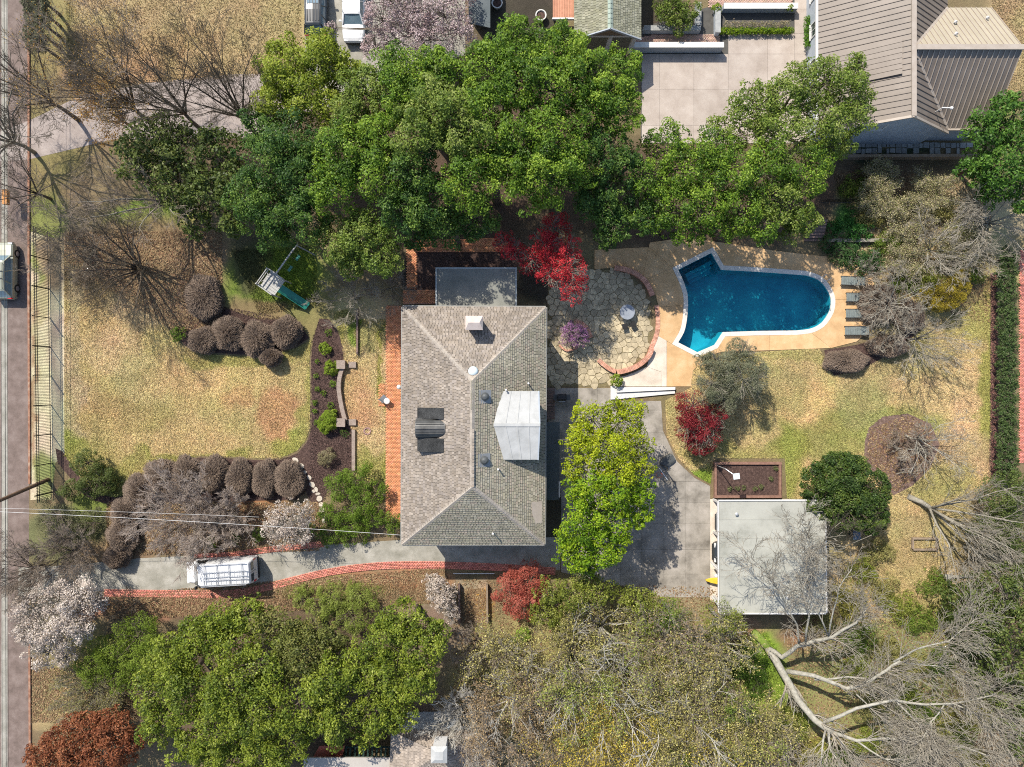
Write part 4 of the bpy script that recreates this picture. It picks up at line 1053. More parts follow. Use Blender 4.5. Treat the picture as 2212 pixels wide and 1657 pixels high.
gw.add([(we.x - i_, we.y - i_, 5.0), (ws.x - i_, ws.y + i_, 5.0), (ws.x - i_, ws.y + i_, 7.56), (we.x - i_, we.y - i_, 7.56), (re_.x - i_, re_.y, 8.1)], [(0, 1, 2, 4, 3)])
gw.add([(we.x - i_, we.y - i_, 5.0), (nwp.x, nwp.y - i_, 7.0), (nwp.x, nwp.y - i_, 7.56), (we.x - i_, we.y - i_, 7.56)], [(0, 1, 2, 3), (3, 2, 1, 0)])
gw.add([(ws.x - i_, ws.y + i_, 5.0), (swp.x, swp.y + i_, 7.0), (swp.x, swp.y + i_, 7.56), (ws.x - i_, ws.y + i_, 7.56)], [(0, 1, 2, 3), (3, 2, 1, 0)])
gw.build('dormer_wall', M['wall_grey'], gd)
pp = MB(); a = W3(1158, 1084, 6.1); b = W3(1172, 1130, 5.9)
for dx in (0,):
    z = on_face(faces[1], a.x, a.y)
    xs = (a.x - .35, b.x - .02); ys = (a.y, b.y)
    pp.add([(x, y, on_face(faces[1], x, y) + .06) for x, y in ((xs[0], ys[0]), (xs[1], ys[0]), (xs[1], ys[1]), (xs[0] + .3, ys[1]), (xs[0] + .05, (ys[0] + ys[1]) / 2))], [(4, 3, 2, 1, 0)])
pp.build('roof_patch', mat_plain('roof_patch', [(.34, .29, .24), (.42, .36, .30)], 2, .8), house)

# sunroom with a flat roof on the north end
sz = 3.6
A, B_ = W3(941, 578, sz), W3(1116.5, 578, sz)
yb = NW.y + .1
an = MB(); an.prism([(A.x + .2, A.y - .2), (B_.x - .2, A.y - .2), (B_.x - .2, wy1 + .03), (A.x + .2, wy1 + .03)], 0, sz - .16); an.build('sunroom_wall', M['wall_grey'], house)
ar = MB(); ar.prism([(A.x, A.y), (B_.x, A.y), (B_.x, wy1 + .03), (A.x, wy1 + .03)], sz - .16, sz, bottom=True); fr_ = ar.build('flat_roof', M['flat_grey'], house)
ed = MB()
ed.bar((A.x, A.y - .06, sz + .04), (B_.x, A.y - .06, sz + .04), .13, .10); ed.bar((A.x + .06, A.y - .13, sz + .04), (A.x + .06, wy1, sz + .04), .12, .10); ed.bar((B_.x - .06, A.y - .13, sz + .04), (B_.x - .06, wy1, sz + .04), .12, .10)
ed.build('edge_trim', mat_plain('edge_metal', [(.26, .29, .29), (.34, .37, .37)], 2, .5), fr_)
for i in range(4): window(house, (A.x + 1.3 + i * 1.35, A.y - .2, 1.7), 1.0, 1.7, (0, 1, 0), M['white'], M['glass'])
# rear stoop and lower awning roof
stoop = thing('rear_stoop', (*W(1191, 870), 0), 'shaded brown board landing against the back wall of the house', 'deck')
y = 838.0
while y < 905:
    h = 5.6; mb = MB(); mb.prism([W(1181, y + .4), W(1197.5, y + .4), W(1197.5, y + h - .4), W(1181, y + h - .4)], .30, .55 if y < 872 else .42); mb.build('board', M['wood_dark'], stoop); y += h
aw = MB(); aw.prism([W(1174, 912, 2.8), W(1209, 912, 2.8), W(1208, 1080, 2.8), W(1174, 1080, 2.8)], 2.72, 2.86, bottom=True); aw.build('porch_roof', M['flat_dark'], house)
pm = MB()
for y in (918, 996, 1074): pm.bar(W3(1205, y, 0), W3(1207.5, y, 2.72), .12, .12)
pm.build('porch_post', M['white'], house)
pr = MB(); pr.bar(W3(1208.5, 1040, 2.92), W3(1208.5, 1074, 2.92), .12, .1); pr.build('porch_gutter', M['white'], house)

# ---- carport
cz = 2.9
cpt = thing('carport', (*W(1660, 1180), 0), 'open carport with a large pale flat roof under bare branches', 'carport')
q = [W3(1550.5, 1081, cz), W3(1783, 1080, cz), W3(1785, 1325, cz), W3(1552, 1325, cz)]
rm = MB(); rm.prism([(p.x, p.y) for p in q], cz - .18, cz, bottom=True); crf = rm.build('roof', M['carport_roof'], cpt)
em = MB()
for i in range(4):
    a, b = q[i], q[(i + 1) % 4]; d = (b - a).normalized(); em.bar(a + d * .05 + Vector((0, 0, .03)), b - d * .05 + Vector((0, 0, .03)), .10, .11 + .004 * i)
em.build('roof_edge', M['white'], crf)
for k_ in range(1, 6):
    sm = MB(); y_ = q[3].y + (q[0].y - q[3].y) * k_ / 6; sm.bar((q[0].x + .12, y_, cz + .006), (q[1].x - .12, y_, cz + .006), .07, .016); sm.build('roof_seam', M['carport_roof'], crf)
for x_, y_ in ((1590, 1110), (1700, 1290)):
    vm_ = MB(); p_ = W3(x_, y_, cz); vm_.lathe((p_.x, p_.y, cz), [(.09, 0), (.09, .18), (.14, .19), (.03, .28)], 10); vm_.build('roof_vent', M['steel'], crf)
x0, x1 = q[0].x + .5, q[1].x - .4; y0, y1 = q[3].y + .5, q[0].y - .4
for i in range(4):
    yy = y0 + (y1 - y0) * i / 3
    mb = MB(); mb.box((x0, yy, (cz - .18) / 2), (.16, .16, cz - .18)); mb.build('post', M['white'], cpt)
wl_ = MB(); wl_.box((x1, (y0 + y1) / 2, 1.35), (.2, y1 - y0, 2.7)); wl_.box(((x0 + x1) / 2 + .5, y0, 1.35), (x1 - x0 - 1.3, .198, 2.7)); wl_.build('wall', M['wall_grey'], cpt)
for (xa, ya) in ((1536, 1214), (1538, 1289)):
    mb = MB(); mb.bar(W3(xa, ya, 1.3), W3(1553, ya + 20, 2.7), .12, .10); mb.build('brace', M['white'], cpt)
sheet('carport_floor', [(1534, 1078), (1745, 1078), (1745, 1300), (1534, 1300)], .016, M['concrete_pale'])

# ---- house with the metal roof
mh = thing('metal_roof_house', (*W(2000, 150), 0), 'tan standing seam metal roofed house in the top right corner', 'house')
mE, mR = 3.4, 6.8
wS = W3(1767, 290, mE); wS.y = W(0, 279, mE)[1]
xw, xr, xe = W(1767.5, 0, mE)[0], W(1973.5, 0, mR)[0], W(2047, 0, mE)[0]
ySg = W(0, 249.5, mR)[1]; yTop = ySg + 26
def panels(root, p0, p1, q0, q1, pitch, name='roof_panel', mat=None, seam=None, clip=None):
    """pans between the eave p0-p1 and the ridge q0-q1, each with its raised seam"""
    p0, p1, q0, q1 = Vector(p0), Vector(p1), Vector(q0), Vector(q1); L = (p1 - p0).length; n = max(1, int(L / pitch))
    nrm = (p1 - p0).cross(q0 - p0).normalized()
    if nrm.z < 0: nrm = -nrm
    for i in range(n):
        t0, t1 = i / n, (i + 1) / n; a, b = p0.lerp(p1, t0), p0.lerp(p1, t1); c, d = q0.lerp(q1, t1), q0.lerp(q1, t0)
        if clip:
            r = clip(t0, t1, a, b, c, d)
            if r is None: continue
            a, b, c, d = r
        mb = MB(); dr_ = Vector((0, 0, -.06)); P = [a, b, c, d]
        if (b - a).cross(d - a).z < 0: P = [b, a, d, c]
        mb.add(P + [x + dr_ for x in P], [(0, 1, 2, 3), (7, 6, 5, 4), (4, 5, 1, 0), (5, 6, 2, 1), (6, 7, 3, 2), (7, 4, 0, 3)])
        o = mb.build(name, mat, root)
        sm = MB(); sm.bar(b + nrm * .02, c + nrm * .02, .035, .05); sm.build('seam', seam, o)
panels(mh, (xw, yTop, mE), (xw, ySg, mE), (xr, yTop, mR), (xr, ySg, mR), .43, mat=M['metal_roof'], seam=M['metal_seam'])
# east slope of the main wing, cut along the valleys of the side wing
ryc = W(0, 102.5, mR)[1]                       # side wing's ridge
yv_S = W(0, 279, mE)[1]; yv_N = ryc + (ryc - yv_S)
def cutE(t0, t1, a, b, c, d):
    ym = (a.y + b.y) / 2; half = ryc - yv_S
    f = abs(ym - ryc) / half
    if f >= 1: return a, b, c, d
    return (d.lerp(a, f), c.lerp(b, f), c, d)      # the pan runs from the ridge down to the valley
panels(mh, (xe, ySg, mE), (xe, yTop, mE), (xr, ySg, mR), (xr, yTop, mR), .43, mat=M['metal_roof'], seam=M['metal_seam'], clip=cutE)
xE_r, xE_e = W(2211, 0, mR)[0], W(2139, 0, mE)[0]; xEnd = (xE_r + xE_e) / 2
xE_r, xE_e = W(2211, 0, mR)[0], W(2139, 0, mE)[0]
def cutS(t0, t1, a, b, c, d): return a, b, c, d
# side wing pans run from its ridge to its eaves; near the valley they shorten
def wing(sign):
    pit = .40; x = xr + .02; n = int((max(xE_r, xE_e) - xr) / pit)
    half = abs(ryc - yv_S)
    for i in range(n):
        xa, xb = xr + i * pit, xr + (i + 1) * pit
        if xb > max(xE_r, xE_e): break
        def low(x):
            f = min(1, (x - xr) / (xe - xr)); return f
        fa, fb = low(xa), low(xb)
        if xa > min(xE_r, xE_e) and xE_e > xE_r: pass
        def P(x, f): return Vector((x, ryc + sign * half * f, mR + (mE - mR) * f))
        a, b, c, d = P(xa, 0), P(xb, 0), P(xb, fb), P(xa, fa)
        mb = MB(); dr_ = Vector((0, 0, -.06)); Q = [a, b, c, d]
        if (b - a).cross(d - a).z < 0: Q = [b, a, d, c]
        if fa < .01: Q = [q for k_, q in enumerate(Q) if not (q - a).length < 1e-6 or k_ == Q.index(a)]
        k_ = len(Q)
        mb.add(Q + [x + dr_ for x in Q], [tuple(range(k_)), tuple(range(2 * k_ - 1, k_ - 1, -1))] + [(k_ + i2, k_ + (i2 + 1) % k_, (i2 + 1) % k_, i2) for i2 in range(k_)])
        o = mb.build('roof_panel', M['metal_roof'] if sign < 0 else bpy.data.materials.get('metal_sunlit') or mat_plain('metal_sunlit', [(.30, .26, .19), (.34, .30, .225)], .5, .5, rand=.04), mh)  # north slope's extra sun put into a paler copy of the roof metal
        sm = MB(); nrm = Vector((0, sign * (mR - mE), half)).normalized(); sm.bar(b + nrm * .03, c + nrm * .03, .05, .06); sm.build('seam', M['metal_trim'], o)
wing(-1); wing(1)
tr = MB()
tr.bar((xr, ySg - .05, mR + .06), (xr, yTop, mR + .06), .34, .10); tr.bar((xr + .2, ryc, mR + .07), (max(xE_r, xE_e), ryc, mR + .07), .38, .10)
for s in (1, -1): tr.bar((xr, ryc, mR + .02), (xe, ryc - s * abs(ryc - yv_S), mE + .02), .2, .06)
tr.bar((xw, ySg - .06, mE + .03), (xr, ySg - .06, mR + .03), .18, .14); tr.bar((xe, ySg - .06, mE + .03), (xr, ySg - .06, mR + .03), .18, .14)
tr.bar((xe, yv_S - .04, mE), (xE_e + .3, yv_S - .04, mE), .14, .14)
tr.build('ridge_trim', M['metal_trim'], mh)
gt = MB(); gt.bar((xw - .10, ySg, mE - .03), (xw - .10, yTop, mE - .03), .18, .14); gt.build('gutter', M['white'], mh)
wm = MB()
wm.add([(xw + .5, ySg + .25, 0), (xe - .3, ySg + .25, 0), (xe - .3, ySg + .25, mE + .05), (xr, ySg + .25, mR - .15), (xw + .5, ySg + .25, mE + .2)], [(0, 1, 2, 3, 4)])
wm.build('gable_wall', M['wall_grey'], mh)
sd_ = MB(); rs_ = random.Random(2)
z = .1
while z < mR - .4:
    f = max(0, (z - mE) / (mR - mE)); xa, xb = xw + .5 + (xr - xw - .5) * f, xe - .3 - (xe - .3 - xr) * f
    if xb - xa > .2: sd_.bar((xa + .05, ySg + .235, z), (xb - .05, ySg + .235, z), .03, .17)
    z += .19
o = sd_.build('siding_boards', M['wall_grey'], mh); o['kind'] = 'stuff'
wm = MB(); wm.prism([(xw + .5, ySg + .26), (xw + .7, ySg + .26), (xw + .7, yTop), (xw + .5, yTop)], 0, mE - .12); wm.prism([(xe - .28, yv_S + .3), (xE_e, yv_S + .3), (xE_e, yv_N - .3), (xe - .28, yv_N - .3)], 0, mE - .12); wm.build('wall', M['wall_grey'], mh)
for i in range(4): window(mh, (xw + .5, ySg + 3 + i * 3, 1.7), 1.1, 1.4, (-1, 0, 0), M['white'], M['glass'])
window(mh, (xr - 1, ySg + .25, 4.0), .9, 1.1, (0, -1, 0), M['white'], M['glass'])
def on_wing(x, y): return mR - (mR - mE) * abs(y - ryc) / abs(ryc - yv_S) 
for x, y in ((2073, 40), (2056, 80), (2150, 25)):
    p = W3(x, y, 5.5); z = on_wing(p.x, p.y); v = MB(); v.lathe((p.x, p.y, z - .1), [(.07, 0), (.07, .35), (.13, .36), (.02, .5)], 8); v.build('vent_pipe', M['white'], mh)
p = W3(2026, 238, 5.0); v = MB(); zz = mE + 1.2; v.tube([(p.x, p.y, zz - .4), (p.x + .05, p.y, zz + .9), (p.x + .55, p.y - .1, zz + 1.1)], .045, 6); v.lathe((p.x + .6, p.y - .1, zz + 1.05), [(.05, 0), (.13, .02), (.10, .12)], 8); v.build('mast', M['white'], mh)
rp = [W3(1880, 93, 5.6), W3(1943, 88, 6.2), W3(1943, 165, 6.2), W3(1880, 172, 5.6)]
def on_west(x): return mE + (mR - mE) * (x - xw) / (xr - xw)
n_ = 7
for i in range(n_):
    ya, yb2 = rp[0].y + (rp[3].y - rp[0].y) * i / n_, rp[0].y + (rp[3].y - rp[0].y) * (i + 1) / n_
    xa, xb = rp[0].x - 2.2, rp[1].x; mb = MB(); up = .22
    mb.add([(xa, ya, on_west(xa) + .04), (xb, ya, on_west(xb) + up), (xb, yb2 + .03, on_west(xb) + up), (xa, yb2 + .03, on_west(xa) + .04), (xb, ya, on_west(xb)), (xb, yb2 + .03, on_west(xb))], [(0, 3, 2, 1), (1, 2, 5, 4), (0, 1, 4), (3, 5, 2)])
    mb.build('saddle_panel', M['metal_roof'], mh)

# ---- porch pavilion with a shake roof
pv = thing('pavilion', (*W(1318, 60), 0), 'gabled pavilion with a grey green shake roof and white posts', 'pavilion')
pE, pR = 3.0, 4.7
xl, xm, xr2 = W(1241, 0, pE)[0], W(1318.5, 0, pR)[0], W(1384, 0, pE)[0]; yf = W(0, 74, 3.8)[1]; yk = yf + 9
rm = MB(); fl = [((xl, yk, pE), (xl, yf, pE), (xm, yf, pR), (xm, yk, pR)), ((xr2, yf, pE), (xr2, yk, pE), (xm, yk, pR), (xm, yf, pR))]
for f in fl: face_mesh(rm, f, .14)
prf = rm.build('roof', M['under'], pv)
palg = [(.21, .205, .14), (.24, .235, .165), (.275, .265, .195), (.19, .185, .13), (.25, .245, .18)]
for k, f in enumerate(fl):
    sm = MB(); shingles(sm, f, 0, row=.24, wid=.20, pal=palg, seed=20 + k); o = sm.build('shakes', M['shingle'], prf); o['kind'] = 'stuff'
for i in range(24):
    mb = MB(); ya = yf + i * .38
    mb.add([(xm - .2, ya, pR - .06), (xm, ya, pR + .10), (xm + .2, ya, pR - .06), (xm - .2, ya + .36, pR - .08), (xm, ya + .36, pR + .07), (xm + .2, ya + .36, pR - .08)], [(0, 1, 4, 3), (1, 2, 5, 4), (0, 2, 1)])
    mb.build('ridge_tile', mat_plain('ridge_green', [(.22, .27, .22), (.30, .35, .30)], 3, .8) if 'ridge_green' not in bpy.data.materials else bpy.data.materials['ridge_green'], prf)
tm = MB(); tm.bar((xl, yf - .04, pE), (xm, yf - .04, pR), .09, .2); tm.bar((xr2, yf - .04, pE), (xm, yf - .04, pR), .09, .2); tm.build('barge_board', M['wall_grey'], prf)
gm = MB(); gm.add([(xl + .2, yf + .3, pE - .05), (xr2 - .2, yf + .3, pE - .05), (xm, yf + .3, pR - .25)], [(0, 1, 2)]); gm.build('gable_board', M['wood'], pv)
for x, y in ((xl + .4, yf + .4), ((xl + xr2) / 2 + .3, yf + .4), (xr2 - .4, yf + .4), (xl + .4, yk - .4), (xr2 - .4, yk - .4)):
    mb = MB(); mb.box((x, y, pE / 2), (.28, .28, pE)); mb.build('post', M['white'], pv)
bm_ = MB(); bm_.box(((xl + xr2) / 2, yf + .4, pE - .15), (xr2 - xl - .6, .22, .26)); bm_.build('beam', M['white'], pv)
# little terracotta deck roof and the dark flat roof beside it
td = thing('terracotta_canopy', (*W(1218, 28), 0), 'small terracotta boarded canopy left of the pavilion', 'canopy')
for i in range(14):
    xa = 1194 + i * 3.6; mb = MB(); mb.prism([W(xa + .2, -30, 2.6), W(xa + 3.4, -30, 2.6), W(xa + 3.4, 39, 2.6), W(xa + .2, 39, 2.6)], 2.52, 2.62, bottom=True); mb.build('board', M['terracotta'], td)
mb = MB(); mb.bar(W3(1193, 41, 2.55), W3(1245, 41, 2.55), .12, .22); mb.build('fascia', M['white'], td)
for x in (1196, 1241): mb = MB(); mb.bar(W3(x, 40, 0), W3(x, 39, 2.5), .14, .14); mb.build('post', M['white'], td)
fb = thing('flat_roof_shed', (*W(1025, 20), 0), 'shaded blue grey flat roof beside the pink blossom', 'shed')
mb = MB(); mb.prism([W(1012, -60, 2.9), W(1059, -60, 2.9), W(1059, 60, 2.9), W(1012, 50, 2.9)], 2.75, 2.9, bottom=True); mb.build('roof', M['flat_dark'], fb)
mb = MB(); mb.prism([W(1016, -50, 0), W(1056, -50, 0), W(1055, 55, 0), W(1016, 46, 0)], 0, 2.74); mb.build('wall', M['wall_grey'], fb)

# ---- house at the bottom edge
bh = thing('cottage', (*W(930, 1660), 0), 'grey brown shingled cottage roof cut by the bottom edge of the picture', 'house')
bE, bR = 3.2, 5.6
ap = W3(950, 1628, bR); c4 = [W3(846, 1578, bE), W3(1058, 1578, bE), W3(1058, 1700, bE), W3(840, 1700, bE)]
fl = [([c4[0], c4[1], ap], 0), ([c4[1], c4[2], ap], 0), ([c4[2], c4[3], ap], 0), ([c4[3], c4[0], ap], 0)]
rm = MB()
for f, e in fl: face_mesh(rm, f, .14)
brf = rm.build('roof', M['under'], bh)
for k, (f, e) in enumerate(fl):
    sm = MB(); shingles(sm, f, e, pal=[(.30, .25, .205), (.27, .225, .185), (.34, .285, .235), (.25, .21, .175)], seed=30 + k); o = sm.build('shingles', M['shingle'], brf); o['kind'] = 'stuff'
mb = MB(); mb.prism([(p.x * 1 + (ap.x - p.x) * .06, p.y + (ap.y - p.y) * .06) for p in c4], 0, bE - .12); mb.build('wall', M['wall_grey'], bh)
cu = MB(); p = W3(950, 1622, 6.2); cu.box((p.x, p.y, 5.9), (.95, 1.0, 1.7)); cw = cu.build('cupola', M['white'], bh)
cu = MB(); cu.add([(p.x - .6, p.y - .62, 6.75), (p.x + .6, p.y - .62, 6.75), (p.x + .6, p.y + .62, 6.75), (p.x - .6, p.y + .62, 6.75), (p.x - .3, p.y - .3, 6.92), (p.x + .3, p.y - .3, 6.92), (p.x + .3, p.y + .3, 6.92), (p.x - .3, p.y + .3, 6.92)], [(0, 1, 5, 4), (1, 2, 6, 5), (2, 3, 7, 6), (3, 0, 4, 7), (4, 5, 6, 7), (3, 2, 1, 0)]); cu.build('cupola_cap', M['membrane'], cw)
mb = MB(); mb.prism([W(656, 1637, 2.8), W(872, 1637, 2.8), W(872, 1720, 2.8), W(656, 1720, 2.8)], 2.66, 2.8, bottom=True); mb.build('flat_roof', mat_plain('pale_flat_roof', [(.33, .30, .265), (.40, .37, .33)], 1, .8), bh)
mb = MB(); mb.prism([W(662, 1645, 0), W(868, 1645, 0), W(868, 1720, 0), W(662, 1720, 0)], 0, 2.65); mb.build('wing_wall', M['wall_grey'], bh)
rsd = thing('red_shed', (*W(715, 1620), 0), 'small red roofed lean to above the flat cottage roof', 'shed')
for i in range(8):
    t0, t1 = i / 8, (i + .94) / 8; A0, A1 = W3(690, 1612, 2.6), W3(745, 1612, 2.6); B0, B1 = W3(676, 1636, 1.6), W3(740, 1636, 1.6)
    mb = MB(); face_mesh(mb, [A0.lerp(A1, t0), B0.lerp(B1, t0), B0.lerp(B1, t1), A0.lerp(A1, t1)], .05); mb.build('roof_sheet', M['red_tin'], rsd)
mb = MB(); mb.prism([W(688, 1614), W(734, 1614), W(730, 1632), W(682, 1632)], 0, 1.55); mb.build('wall', M['wood_dark'], rsd)
gp = thing('green_pergola', (*W(795, 1624), 0), 'dark green slatted frame between the red lean to and the cottage', 'pergola')
for i in range(11):
    x = 748 + i * 9.5; mb = MB(); mb.bar(W3(x, 1613, 1.9), W3(x - 1, 1636, 1.9), .14, .10); mb.build('slat', mat_plain('dark_green_paint', [(.012, .03, .024), (.025, .05, .04)], 3, .6) if 'dark_green_paint' not in bpy.data.materials else bpy.data.materials['dark_green_paint'], gp)
mb = MB(); mb.bar(W3(744, 1614, 1.8), W3(850, 1614, 1.8), .12, .1); mb.bar(W3(744, 1635, 1.8), W3(850, 1635, 1.8), .12, .1); mb.build('rail', bpy.data.materials['dark_green_paint'], gp)
for x in (746, 848):
    for y in (1614, 1635): mb = MB(); mb.bar(W3(x, y, 0), W3(x, y, 1.75), .1, .1); mb.build('post', bpy.data.materials['dark_green_paint'], gp)

# ---- metal fence along the street
fence = thing('metal_fence', (*W(109, 780), 0), 'black iron picket fence between the street and the front lawn', 'fence')
fa, fb_ = Vector(W(105.5, 500)), Vector(W(113.5, 1078)); L = (fb_ - fa).length; d = (fb_ - fa) / L
FZ = 2.0
me = MB(); me.box((0, 0, FZ / 2 + .03), (.03, .03, FZ - .06)); me = me.mesh('picket', M['iron'])
n = int(L / .124)
for i in range(n):
    p = fa + d * (i * .124); o = bpy.data.objects.new('picket', me); COL.objects.link(o); o.parent = fence; o.location = (p.x - fence.location.x, p.y - fence.location.y, 0)
pm = MB(); pm.box((0, 0, 1.05), (.07, .07, 2.1)); pm.lathe((0, 0, 2.1), [(.05, 0), (.05, .05), (.01, .1)], 6); pm = pm.mesh('fence_post', M['iron'])
y = 562.0
while y < 1080:
    t = (y - 500) / 578; p = fa + (fb_ - fa) * t; o = bpy.data.objects.new('fence_post', pm); COL.objects.link(o); o.parent = fence; o.location = (p.x - fence.location.x, p.y - fence.location.y, 0); y += 62.6
for z in (.16, 1.6, 1.85):
    mb = MB(); mb.bar((fa.x, fa.y, z), (fb_.x, fb_.y, z), .034, .045); mb.build('rail', M['iron'], fence)
sheet('verge', [(64, 500), (139, 520), (139, 985), (120, 1000), (112, 1080), (66, 1080)], .010, M['lawn'], .3, soil_of([(110, 560, 40, 60, LITTER, .8), (80, 690, 14, 140, (.38, .32, .16), .7), (70, 850, 7, 200, (.26, .16, .09), .9), (95, 1030, 30, 40, GREEN, .8), (72, 560, 7, 40, BRIGHT, .6), (130, 750, 8, 200, PINKISH, .5)], (.50, .43, .28)), label='pale dry verge under the iron fence')
# ------------------------------------------------------------------ vehicles
def section(x, hw, zb, zt, r=.12):
    return [(x, -hw + r, zb), (x, hw - r, zb), (x, hw, zb + r), (x, hw * 1.0, (zb + zt) / 2), (x, hw - .02, zt - r), (x, hw - r * 1.1, zt - .02), (x, hw * .5, zt + .015), (x, -hw * .5, zt + .015), (x, -hw + r * 1.1, zt - .02), (x, -hw + .02, zt - r), (x, -hw * 1.0, (zb + zt) / 2), (x, -hw, zb + r)]

def make_car(name, label, cat, loc, rz, L, Wd, paint, belt, roofz, hood, deckz, ws, we, rs, re_, rails=False, rear_red=True, glass=None, group=None, pano=False):
    """front along +x; ws/we = windscreen base/top, rs/re_ = roof end / rear glass base (fractions of length from the nose)"""
    root = thing(name, loc, label, cat, group, rz)
    hw = Wd / 2; X = lambda f: L / 2 - f * L
    g = glass or M['glass_blue']
    st = [(0.0, .72, .35, hood - .28), (.015, .84, .28, hood - .16), (.06, .93, .22, hood - .06), (.14, .98, .20, hood), (ws, 1.0, .20, belt), (.5, 1.0, .2, belt + .02), (re_, 1.0, .2, belt), (.93 if deckz < belt + .2 else .96, .97, .22, deckz), (.985, .92, .28, deckz - .06), (1.0, .84, .36, deckz - .22)]
    st = sorted(st, key=lambda s: s[0])
    mb = MB(); mb.loft([section(X(f), hw * w, zb, zt) for f, w, zb, zt in st]); body = mb.build('body', paint, root, local=True, smooth=False, fix=True)
    def cab(f, w, z): return [(X(f), -hw * w, z), (X(f), hw * w, z)]
    # greenhouse: glass all round, painted roof and pillars on it
    b0, b1 = cab(ws, .90, belt), cab(re_, .90, belt); r0, r1 = cab(we, .70, roofz - .05), cab(rs, .70, roofz - .05)
    mb = MB(); mb.add([b0[0], b0[1], r0[1], r0[0]], [(0, 1, 2, 3)]); mb.build('windscreen', g, root, local=True, fix=False)
    mb = MB(); mb.add([b1[1], b1[0], r1[0], r1[1]], [(0, 1, 2, 3)]); mb.build('rear_window', g, root, local=True)
    for s in (0, 1):
        mb = MB(); mb.add([b0[s], b1[s], r1[s], r0[s]], [(0, 1, 2, 3) if s == 0 else (3, 2, 1, 0)]); mb.build('side_window', g, root, local=True)
        mb = MB()
        mb.bar(b0[s], r0[s], .09, .07); mb.bar(b1[s], r1[s], .12, .08)
        for t in (.36, .68):
            a = Vector(b0[s]).lerp(Vector(b1[s]), t); b = Vector(r0[s]).lerp(Vector(r1[s]), t); mb.bar(a, b, .09, .05)
        mb.build('pillar', paint, root, local=True)
    secs = []
    for f, w, z in ((we - .012, .66, roofz - .06), (we + .02, .72, roofz - .015), ((we + rs) / 2, .735, roofz + .02), (rs - .02, .71, roofz - .015), (rs + .015, .66, roofz - .06)):
        secs.append([(X(f), -hw * w, z - .05), (X(f), hw * w, z - .05), (X(f), hw * w, z - .01), (X(f), hw * w * .8, z + .03), (X(f), 0, z + .05), (X(f), -hw * w * .8, z + .03), (X(f), -hw * w, z - .01)])
    mb = MB(); mb.loft(secs); rf = mb.build('roof', paint, root, local=True, fix=True)
    if pano:
        mb = MB()
        for i in range(5): mb.box((X((we + rs) / 2), hw * (.5 * (i / 2 - 1)), roofz + .075), (L * (rs - we) * .8, .05, .03))
        mb.build('roof_rib', M['trim_black'], root, local=True)
        mb = MB(); mb.box((X(we + .09), 0, roofz + .072), (L * .12, hw * 1.1, .02)); mb.build('sunroof', g, root, local=True)
    if rails:
        for s in (-1, 1):
            mb = MB(); mb.tube([(X(we + .04), s * hw * .66, roofz + .05), (X(we + .07), s * hw * .66, roofz + .10), (X(rs - .05), s * hw * .66, roofz + .10), (X(rs - .02), s * hw * .66, roofz + .04)], .02, 5); mb.build('roof_rail', M['trim_black'], root, local=True)
        mb = MB()
        for f in (.35, .6): mb.box((X(we + (rs - we) * f), 0, roofz + .10), (.05, hw * 1.3, .03))
        mb.build('cross_bar', M['trim_black'], root, local=True)
    for s in (-1, 1):
        for f in (.19, .80):
            mb = MB(); mb.tube([(X(f), s * (hw - .21), .33), (X(f), s * (hw + .005), .33)], .33, 16); wh = mb.build('wheel', M['rubber'], root, local=True)
            mb = MB(); mb.tube([(X(f), s * (hw - .05), .33), (X(f), s * (hw + .018), .33)], .21, 12); mb.build('rim', M['rim'], wh, local=True)
        mb = MB(); mb.box((X(ws + .05), s * (hw + .09), belt + .08), (.12, .2, .14)); mb.build('mirror', paint, root, local=True)
        mb = MB(); mb.box((X(.025), s * hw * .66, hood - .20), (.14, .34, .14)); mb.build('headlight', M['clear_lens'], root, local=True)
        mb = MB(); mb.box((X(.982), s * hw * .76, deckz - .14), (.12, .34, .16)); mb.build('tail_light', M['red_lens'], root, local=True)
    for f, n_ in ((.003, 'front_bumper'), (.997, 'rear_bumper')):
        mb = MB(); mb.box((X(f), 0, .42), (.10, Wd * .72, .2)); mb.build(n_, M['trim_black'], root, local=True)
    mb = MB()
    for f in (ws + .02, .5, re_ - .16):
        for s in (-1, 1): mb.box((X(f), s * (hw + .002), (belt + .35) / 2), (.012, .012, belt - .45))
    mb.build('door_gap', M['trim_black'], root, local=True)
    return root
UP = math.pi / 2
make_car('parked_car', 'silver green estate car parked at the kerb, cut by the left edge', 'car', (*W(20, 588), .012), UP, 4.7, 1.86, M['car_silver'], .98, 1.55, .92, .98, .24, .36, .86, .97, rails=True)
make_car('parked_car', 'white saloon car strewn with petals in the top drive', 'car', (*W(768, 36), .012), -UP, 4.9, 1.86, M['car_white'], .92, 1.43, .88, .95, .27, .41, .70, .83)
make_car('parked_car', 'black car with a ribbed roof beside the drive at the top edge', 'car', (*W(688, 28), .012), UP, 4.7, 1.85, M['car_black'], .98, 1.62, .95, 1.0, .24, .37, .87, .97, pano=True)
make_car('parked_car', 'dark car with its bonnet out of the carport, upper of two', 'car', (*W(1602, 1125), .02), math.pi, 4.6, 1.8, M['car_grey'], .92, 1.45, .88, .92, .27, .40, .74, .88, group='cars under the carport')
make_car('parked_car', 'dark car with its bonnet out of the carport, lower of two', 'car', (*W(1597, 1189), .02), math.pi, 4.7, 1.84, M['car_black'], .95, 1.5, .92, .95, .26, .38, .80, .92, group='cars under the carport')

